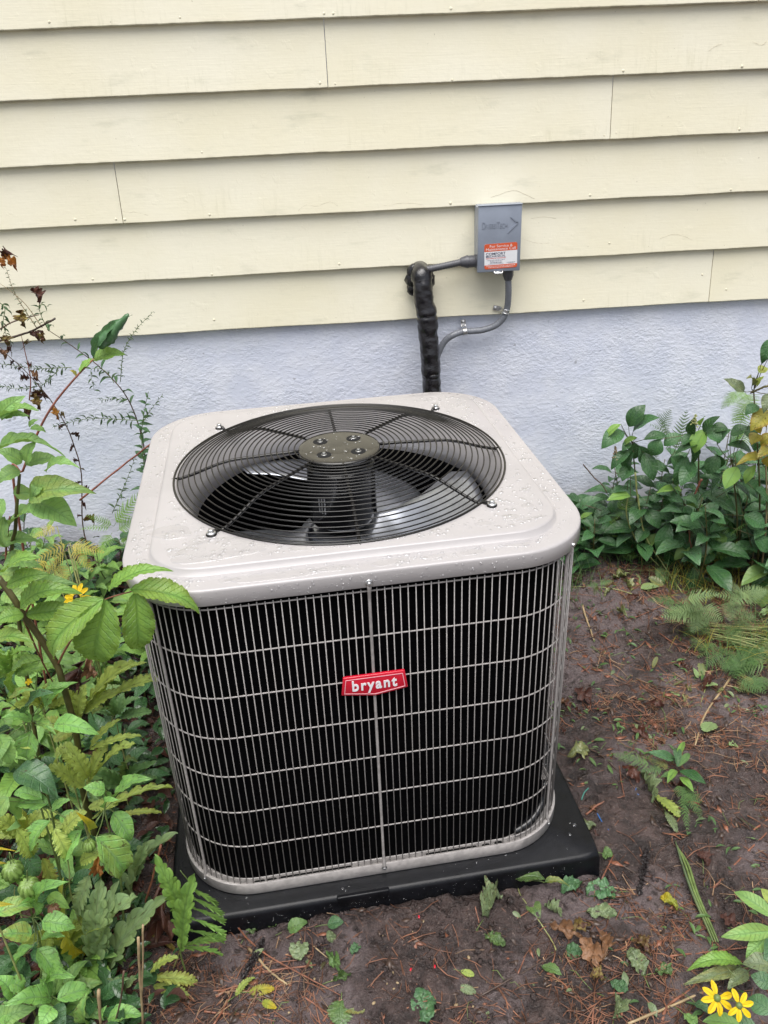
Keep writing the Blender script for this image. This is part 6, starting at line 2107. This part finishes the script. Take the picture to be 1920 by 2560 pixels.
gtwig(Z8, [(612, 775), (700, 708), (836, 668)], 0.0042, 'twig', 'bent orange brown twig touching the right edge of the pad')
gtwig(Z8, [(470, 165), (600, 200), (720, 225)], 0.003, 'bark', 'dark twig lying right of the wire guard')
gtwig(Z8, [(580, 375), (690, 430), (800, 530), (935, 645)], 0.0045, 'bark', 'long dark twig sloping down past the weed clump')
gtwig(Z8, [(1445, -10), (1300, 195), (1240, 378)], 0.0055, 'tan', 'pale tan stick above the weed clump', forks=[[(1420, 30), (1540, 60), (1640, 110)]])
gtwig(Z8, [(1470, 20), (1490, 150), (1510, 270)], 0.0022, 'tan', 'thin pale straw right of the tan stick')
gtwig(Z8, [(1095, 1590), (1340, 1565), (1610, 1528)], 0.0034, 'twig', 'long orange twig above the serrated leaves at the lower right', forks=[[(1420, 1555), (1480, 1510)]])
gtwig(Z8, [(1345, 1200), (1500, 1030), (1665, 868)], 0.004, 'twig', 'brown twig rising to the right edge', )
gtwig(Z8, [(1560, 880), (1610, 840), (1665, 800)], 0.004, 'twig', 'short brown twig above the rising one at the right edge')
gtwig(Z8, [(1430, 750), (1530, 830), (1600, 910)], 0.0036, 'bark', 'dark twig crossing under the two brown ones at the right edge')
gtwig(Z8, [(0, 1822), (200, 1710), (400, 1600), (480, 1545)], 0.0034, 'bark', 'tan grey twig at the bottom below the pad')
gtwig(Z8, [(850, 1978), (1080, 1888), (1290, 1795)], 0.0042, 'tan', 'pale straw stalk slanting up to the yellow flowers', taper=0.9)
gtwig(Z8, [(1050, 1960), (1080, 1880), (1200, 1790), (1260, 1740)], 0.0055, 'twig', 'reddish bark strip left of the yellow flowers')
gtwig(Z8, [(460, 1600), (400, 1480), (300, 1330), (235, 1240), (205, 1150)], 0.0022, 'straw', 'thin green trailing stem in front of the pad corner')
gtwig(Z8, [(775, 1040), (900, 1120), (1140, 1290)], 0.003, 'bark', 'straight dark stem right of the pad corner')
gtwig(Z8, [(1000, 1060), (1030, 990), (1110, 935), (1200, 920)], 0.0018, 'brown', 'curved thin stem above the sedge blades')
gtwig(Z8, [(630, 1295), (810, 1292)], 0.0032, 'twig', 'short pink brown twig beside the serrated round leaf')
gtwig(Z8, [(735, 1805), (885, 1800)], 0.003, 'twig', 'short pink brown twig near the bottom edge')
gtwig(Z8, [(645, 2000), (655, 1880)], 0.0034, 'twig', 'upright pointing orange straw at the bottom edge')
gtwig(Z8, [(700, 1150), (770, 1010)], 0.003, 'twig', 'orange straw beside the pad corner')
gtwig(Z8, [(1100, 1380), (1170, 1480), (1215, 1580)], 0.0022, 'twig', 'thin pinkish stem above the long orange twig')
gtwig(Z8, [(215, 1700), (270, 1570)], 0.0022, 'twig', 'thin red brown straw below the trailing stem')
gtwig(Z8, [(800, 480), (815, 590), (830, 660)], 0.0026, 'twig', 'red brown straw meeting the bent orange brown twig')
gtwig(Z8, [(700, 240), (770, 300), (815, 360)], 0.003, 'bark', 'dark brown twig left above the weed clump')
gtwig(Z8, [(1080, 310), (1150, 250), (1210, 220)], 0.003, 'brown', 'brown twig between the weed clump and the tan stick')
gtwig(Z8, [(760, 215), (900, 205), (1000, 195)], 0.0022, 'twig', 'thin level pink brown straw on the mud')
gtwig(Z7, [(232, 1620), (262, 1720), (305, 1835)], 0.0062, 'tan', 'flat tan bark strip on the mud right of the guard')
gtwig(Z7, [(690, 1785), (800, 1860)], 0.0038, 'twig', 'short orange brown twig left of the fern heap')
gtwig(Z7, [(490, 1712), (600, 1670), (690, 1632)], 0.0028, 'twig', 'orange straw pointing at the fern heap')
gtwig(Z7, [(780, 1605), (920, 1595), (1080, 1560)], 0.0032, 'twig', 'orange straw lying above the cut stalks')
gtwig(Z7, [(560, 1560), (420, 1520), (280, 1505), (150, 1510)], 0.0022, 'straw', 'thin green stalk lying across the mud by the unit corner')
gtwig(Z7, [(840, 1450), (650, 1412), (500, 1405)], 0.0026, 'straw', 'pale green stalk lying under the drooping stems')
gtwig(Z7, [(1055, 1870), (1082, 1990), (1100, 2050), (1280, 2165)], 0.0048, 'bark', 'forked brown stick below the cut stalks', forks=[[(1095, 2050), (1040, 2130), (1000, 2212)], [(1050, 1840), (1055, 1900)]])
gtwig(Z7, [(1005, 2010), (970, 2120), (940, 2210)], 0.002, 'straw', 'thin green straw left of the forked stick')
gtwig(Z7, [(735, 2125), (830, 2068), (1000, 2072)], 0.003, 'brown', 'bent grey brown twig left of the forked stick')
gtwig(Z7, [(390, 1900), (405, 2010)], 0.003, 'twig', 'short orange straw in the middle of the mud')
gtwig(Z7, [(200, 1965), (290, 2040)], 0.003, 'twig', 'orange brown straw on the mud beside the guard')
gtwig(Z7, [(270, 2100), (420, 2055)], 0.003, 'bark', 'dark twig on the mud beside the guard')
gtwig(Z9, [(345, 258), (375, 370), (425, 480), (560, 600), (760, 710), (935, 805)], 0.0032, 'twig', 'long red brown stem leaning on the pad and trailing over the soil', lift=0.010)
gtwig(Z9, [(460, 560), (520, 630), (570, 680), (660, 752)], 0.0048, 'tan', 'pale thick stem lying below the pad corner')
gtwig(Z9, [(278, 960), (350, 840), (412, 718)], 0.0034, 'twig', 'orange brown straw at the bottom left of the soil')
gtwig(Z9, [(490, 692), (650, 668), (808, 648)], 0.0036, 'twig', 'level orange twig below the pad')
gtwig(Z9, [(1125, 548), (1170, 620), (1238, 697)], 0.0026, 'bark', 'dark twig on the bare soil before the pad')
gtwig(Z9, [(740, 812), (800, 850), (870, 900)], 0.0036, 'twig', 'orange brown twig right of the dark spike')
gtwig(Z9, [(845, 940), (890, 880), (920, 845)], 0.0034, 'twig', 'orange brown twig beside the cut green leaf')
gtwig(Z9, [(230, 888), (320, 900), (460, 905), (620, 915)], 0.0032, 'twig', 'red brown needle bundle at the bottom edge')
gtwig(Z9, [(560, 955), (760, 860), (915, 795)], 0.0024, 'bark', 'thin dark stem rising from the bottom edge')
gtwig(Z9, [(1055, 668), (1080, 730)], 0.003, 'twig', 'short red brown straw on the bare soil')
gtwig(Z9, [(805, 560), (870, 612)], 0.0022, 'tan', 'tiny pale straw on the bare soil')
gtwig(Z9, [(1632, 330), (1655, 430)], 0.0026, 'twig', 'red brown straw in front of the pad')
for k, (path, mt) in enumerate([([(675, 768), (705, 820), (742, 865)], 'blue'), ([(900, 622), (895, 645), (915, 662)], 'blue'), ([(585, 690), (600, 650), (625, 622)], 'teal')]):
    m_ = MB(); m_.tube(smooth_path([gnd(*Z8(a, b), 0.007) for a, b in path], 5), 0.0014, 6)
    col = (0.03, 0.14, 0.42) if mt == 'blue' else (0.05, 0.25, 0.20)
    e = m_.obj('wire_scrap', plain('wire_' + mt + '_jacket', col, 0.3))
    tag(e, ['blue snip of wire by the pad corner', 'tiny blue curl of wire below the red brown straw', 'teal snip of wire above the bent twig'][k], 'wire scrap')
m_ = MB()
for (a, b) in [(1343, 398), (1465, 545), (1425, 656), (1300, 672), (1345, 600)]:
    P_ = gnd(*Z9(a, b), 0.004); drop_geo(m_, Matrix.Translation(P_) @ Matrix.Rotation(rng.random() * 6, 4, 'Z') @ Matrix.Diagonal((1.6, 0.8, 0.8, 1)), 0.0028, 0.8)
tag(m_.obj('plastic_bits', M['badge']), 'red plastic bits on the bare soil', None, None, 'stuff')
m_ = MB()
for k in range(60):
    P_ = gnd(rng.uniform(700, 1250), rng.uniform(2300, 2550), 0.002); drop_geo(m_, Matrix.Translation(P_) @ Matrix.Rotation(rng.random() * 6, 4, 'Z') @ Matrix.Diagonal((1.3, 0.9, 0.8, 1)), rng.uniform(0.0012, 0.004), 0.8)
tag(m_.obj('pebbles', MS['tan']), 'small pale pebbles in the bare soil', None, None, 'stuff')


def gleaf(zm, a, b, c_, d_, w, mt, lb, kind='ro', lift=0.005, name='fallen_leaf', tilt=0.25):
    B, T = gnd(*zm(a, b), lift), gnd(*zm(c_, d_), lift + 0.006)
    e = empty(name, B, lb, 'leaf')
    wm_ = w * (zm(1, 0)[0] - zm(0, 0)[0]) * px_scale(B) * 1.1
    leaf_at(e, kind, B, T, wm_, ML[mt], hint=Vector((rng.uniform(-tilt, tilt), rng.uniform(-tilt - 0.15, tilt), 1)), name='blade', zs=0.9)
    m2 = MB(); d = (B - T).normalized(); d.z = 0
    m2.tube([B, B + d * 0.012 + Vector((0, 0, 0.001)), B + d * 0.03 + Vector((0, 0, -0.004))], 0.0009, 4)
    m2.obj('leaf_stalk', MS['green'], e, Matrix.Translation(-B))


for row in [
        (Z8, 790, 1225, 608, 1228, 120, 'cherry_dark', 'shiny round serrated leaf lying beside the pad corner'),
        (Z8, 212, 1146, 378, 1140, 105, 'ground_leaf', 'green leaf leaning on the front face of the pad', 'ov', 0.035),
        (Z8, 372, 1166, 515, 1182, 40, 'ground_leaf', 'narrow green leaf just right of the one on the pad face', 'ov', 0.03),
        (Z8, 575, 1170, 470, 1215, 84, 'cherry_dark', 'dark green leaf between the pad and the round serrated leaf'),
        (Z8, 290, 1285, 345, 1370, 80, 'ground_leaf', 'green leaf hanging on the trailing stem', 'ov'),
        (Z8, 610, 1345, 790, 1340, 80, 'wilt', 'wilted pale leaf below the round serrated leaf'),
        (Z8, 940, 1700, 862, 1550, 100, 'wilt', 'upturned silver green leaf near the bottom'),
        (Z8, 1140, 1322, 1035, 1250, 60, 'fern_tip', 'yellow green leaf strip below the dark stem'),
        (Z8, 30, 1465, 145, 1535, 70, 'ground_leaf', 'torn green leaf at the left of the trailing stem'),
        (Z8, 360, 1650, 470, 1690, 70, 'ground_leaf', 'small green leaf half buried below the trailing stem', 'se'),
        (Z8, 490, 1570, 590, 1560, 80, 'cherry_dark', 'dark leaf under the dead brown heap'),
        (Z8, 20, 1380, 130, 1230, 90, 'wilt', 'curled grey leaf at the foot of the pad', 'de'),
        (Z8, 370, 1300, 480, 1360, 80, 'wilt', 'wilted grey leaf left of the dead brown heap', 'de'),
        (Z8, 770, 1960, 800, 1820, 90, 'wilt', 'wilted grey leaf at the bottom edge', 'de'),
        (Z8, 1010, 1690, 1110, 1660, 70, 'ground_leaf', 'small lobed green leaf right of the upturned silver one'),
        (Z8, 705, 1000, 765, 1010, 70, 'ground_leaf', 'small green leaf touching the pad corner'),
        (Z8, 760, 1740, 850, 1790, 70, 'cherry_dark', 'small bluish leaf above the short twig near the bottom'),
        (Z9, 735, 520, 715, 625, 92, 'wilt', 'round grey green serrated leaf lying below the pad'),
        (Z9, 665, 470, 765, 420, 70, 'ground_leaf', 'green leaf at the foot of the pad', 'se'),
        (Z9, 540, 450, 625, 430, 54, 'ground_leaf', 'small round yellow green leaf at the foot of the pad', 'ro'),
        (Z9, 450, 495, 500, 445, 60, 'ground_leaf', 'round green leaf at the pad corner', 'ro'),
        (Z9, 870, 440, 950, 420, 70, 'cherry_dark', 'dark green leaf touching the pad front', 'se'),
        (Z9, 905, 530, 870, 470, 44, 'wilt', 'pale crumpled leaf under the dark green one'),
        (Z9, 880, 600, 935, 680, 60, 'ground_leaf', 'curled green leaf on the bare soil', 'de'),
        (Z9, 1040, 540, 990, 590, 46, 'cherry_dark', 'small dark leaf on the bare soil'),
        (Z9, 1365, 780, 1375, 945, 120, 'cherry_dark', 'large grey green veined leaf lying at the bottom centre'),
        (Z9, 900, 730, 1000, 690, 50, 'ground_leaf', 'bent green leaf above the cut one', 'de'),
        (Z9, 940, 830, 930, 960, 130, 'ground_leaf', 'large cut yellow green leaf at the bottom', 'lo'),
        (Z9, 950, 880, 1060, 880, 60, 'wilt', 'pale torn leaf right of the large cut one', 'lo'),
        (Z9, 460, 790, 590, 770, 50, 'fern_tip', 'yellow green fern scrap right of the dark spike', 'lo'),
        (Z9, 390, 810, 490, 710, 44, 'fern_pale', 'pale fern scrap left of the dark spike', 'lo'),
        (Z9, 530, 840, 600, 870, 40, 'fern_tip', 'small yellow fern scrap at the bottom left', 'lo'),
        (Z9, 1560, 680, 1630, 700, 34, 'fern_pale', 'small yellowish scrap on the wet soil right of the veined leaf', 'lo'),
        (Z9, 1540, 760, 1640, 790, 44, 'wilt', 'small pale scrap at the right of the veined leaf', 'lo')]:
    zm, a, b, c_, d_, w, mt, lb = row[:8]
    gleaf(zm, a, b, c_, d_, w, mt, lb, *(row[8:]))
for k, (a, b, c_, d_, w, mt, lb) in enumerate([
        (610, 1500, 690, 1655, 110, 'dead_tan', 'crumpled brown leaf at the middle of the dead heap'), (720, 1470, 700, 1620, 84, 'dead_tan', 'folded brown leaf at the right of the dead heap'),
        (400, 1420, 600, 1480, 84, 'dead_tan', 'brown leaf stretched at the left of the dead heap'), (520, 1440, 640, 1400, 70, 'dead', 'dark brown leaf on top of the dead heap'),
        (900, 1500, 980, 1570, 84, 'dead', 'dark curled leaf right of the dead heap'), (1260, 980, 1320, 1060, 84, 'dead', 'dark crumpled leaf at the right of the sedge blades'),
        (640, 1690, 720, 1720, 80, 'dead', 'dark crumpled leaf below the dead heap'), (1390, 1360, 1480, 1420, 80, 'dead', 'dark reddish leaf mulch right of the sedge blades'),
        (560, 60, 640, 130, 90, 'dead', 'black wet leaf on the mud beside the guard')]):
    B, T = gnd(*Z8(a, b), 0.012), gnd(*Z8(c_, d_), 0.018)
    e = empty('dead_leaf', B, lb, 'leaf', 'dead brown leaves on the soil')
    leaf_at(e, 'de', B, T, w * .434 * px_scale(B) * 1.25, ML[mt], hint=Vector((rng.uniform(-.4, .4), -0.3, 1)), name='blade', zs=0.5)
for (zm, path, r, lb) in [(Z8, [(965, 975), (945, 1080), (915, 1240)], 0.011, 'dark dried fern spike standing out of the mud right of the pad'), (Z9, [(535, 520), (490, 610), (425, 720)], 0.0095, 'dark dried fern spike lying below the pad corner')]:
    P = smooth_path([gnd(*zm(a, b), 0.012) for a, b in path], 8)
    m_ = MB()
    for k in range(170):
        t = rng.random(); q = P[int(t * (len(P) - 1))]
        m_.tube([q, q + Vector((rng.uniform(-1, 1), rng.uniform(-1, 1), rng.uniform(-.2, 1))).normalized() * r * (0.4 + math.sin(PI * (0.15 + 0.8 * (1 - t))) * 0.8)], [0.0022, 0.0008], 4)
    m_.tube(P, 0.004, 5)
    tag(m_.obj('fern_spike', MS['spike']), lb, 'fern spike')

# weed clump and sedge on the right hand mud
cl = gnd(*Z8(1130, 500))
pl_ = Plant('weed_clump', 'uprooted clump of dark green weeds on the mud right of the pad', 'plant', cl)
for (a, b, c_, d_, w, mt) in [(1120, 460, 968, 414, 50, 'cherry_dark'), (1135, 500, 1130, 385, 44, 'cherry_dark'), (1150, 525, 1300, 592, 56, 'shrub'), (1130, 470, 1180, 350, 30, 'fern_green'), (1140, 500, 1210, 420, 36, 'fern_deep'), (1130, 520, 1080, 590, 40, 'fern_green'), (1150, 560, 1230, 640, 40, 'fern_green'), (1120, 540, 1040, 560, 30, 'fern_deep')]:
    B, T = gnd(*Z8(a, b), 0.03), gnd(*Z8(c_, d_), 0.035 + 0.02 * rng.random())
    pl_.leaf('el', B, T, w * .434 * px_scale(B) * 1.1, ML[mt])
pl_.done(MS['green'])
fern('feathery green shoots trailing from the weed clump', Z8, [(1130, 600, 1200, 720, 80), (1150, 620, 1280, 700, 90), (1160, 660, 1200, 880, 70), (1180, 640, 1280, 800, 80), (1100, 520, 940, 430, 90), (1000, 500, 760, 420, 90), (1060, 520, 920, 520, 80)], -1.0, ML['fern_deep'], MS['green'], dy=0, name='feathery_weed')
gleaf(Z8, 925, 535, 1010, 700, 84, 'wilt', 'long wilted yellow green leaf beside the weed clump', 'de', 0.012)
gleaf(Z8, 1000, 660, 1150, 780, 80, 'fern_pale', 'second wilted leaf trailing below the weed clump', 'lo', 0.012)
gleaf(Z8, 1070, 760, 1135, 870, 44, 'wilt', 'narrow wilted leaf end pointing at the sedge blades', 'lo', 0.012)
pl_ = Plant('sedge', 'three long green sedge blades lying across the mud at the lower right', 'plant', gnd(*Z8(1125, 930), 0.008))
for k in range(3):
    o = 14 * k
    S = smooth_path([gnd(*Z8(1125 + o * 0.2, 925 + o), 0.010), gnd(*Z8(1165 + o * 1.2, 1060), 0.022), gnd(*Z8(1225 + o, 1230), 0.024), gnd(*Z8(1320 + o, 1450), 0.012), gnd(*Z8(1345 + o, 1510), 0.008)], 7)
    m_ = MB(); m_.tube(S, [0.0006 + 0.0028 * math.sin(PI * (0.12 + 0.8 * q / (len(S) - 1))) for q in range(len(S))], 4)
    m_.obj('blade', MS['green'] if k else ML['wilt'], pl_.o, Matrix.Translation(-pl_.base))

# ------------------------------------------------------------------ lower right corner: dark shining leaves, cut leaves, two yellow flowers
yL = -1.40
b0 = Vector((at(1960, 2400, yL).x, yL, 0.04))
pl_ = Plant('shining_leaved_plant', 'plant with long shining green leaves leaning in at the lower right corner', 'plant', b0)


def atg(p, y, lift):
    q = at(*p, y)
    return q if q.z > 0.03 + lift else gnd(*p, lift)


for (a, b, c_, d_, w, mt) in [(1690, 1370, 1462, 1215, 86, 'broad'), (1690, 1445, 1392, 1478, 88, 'broad'), (1680, 1470, 1532, 1596, 92, 'broad'), (1700, 1660, 1515, 1628, 110, 'wilt'), (1690, 1500, 1640, 1620, 90, 'cherry_dark'), (1700, 1300, 1620, 1200, 60, 'fern_pale'), (1690, 1760, 1560, 1700, 90, 'cherry_dark'), (1600, 2010, 1400, 1970, 120, 'cherry_dark'), (1690, 1920, 1540, 1830, 110, 'cherry_dark'), (1500, 1990, 1280, 1960, 90, 'broad')]:
    B, T = gnd(*Z8(a, b), 0.10), gnd(*Z8(c_, d_), 0.09 + 0.03 * rng.random())
    pl_.leaf('el', B, T, w * .434 * px_scale(B) * 1.05, ML[mt])
pl_.done(MS['green'])
for row in [(Z8, 1510, 1640, 1202, 1650, 84, 'hickory', 'serrated light green leaf lying above the yellow flowers', 'se', 0.05), (Z8, 1500, 1665, 1185, 1745, 66, 'wilt', 'serrated grey green leaf just below the light green one', 'se', 0.04),
            (Z8, 1540, 1680, 1430, 1770, 74, 'wilt', 'drooping grey green leaf behind the yellow flowers', 'se', 0.04), (Z8, 1400, 1640, 1330, 1560, 56, 'hickory', 'upright light green leaflet above the serrated leaf', 'se', 0.06), (Z8, 1240, 1860, 1330, 1930, 60, 'cherry_dark', 'dark leaf under the left yellow flower', 'ov', 0.02),
            (Z8, 1180, 1930, 1250, 1980, 70, 'broad', 'green leaf at the bottom edge below the left yellow flower', 'ro', 0.01)]:
    gleaf(*row[:8], *(row[8:]))
for (a, b, R_, n, lb, ms_, fc) in [(1365, 1832, 94, 8, 'yellow flower with seven narrow petals, left one of the lower right pair', (0,), (0.05, -0.55, 0.83)), (1492, 1875, 84, 7, 'yellow flower with six petals, right one of the lower right pair', (2,), (-0.1, -0.6, 0.8))]:
    P_ = gnd(*Z8(a, b), 0.16)
    flower(lb, P_, fc, R_ * .434 * px_scale(P_), n, MS['green'], P_ + Vector((0.10, 0.06, -0.13)), 0.40, ms_)
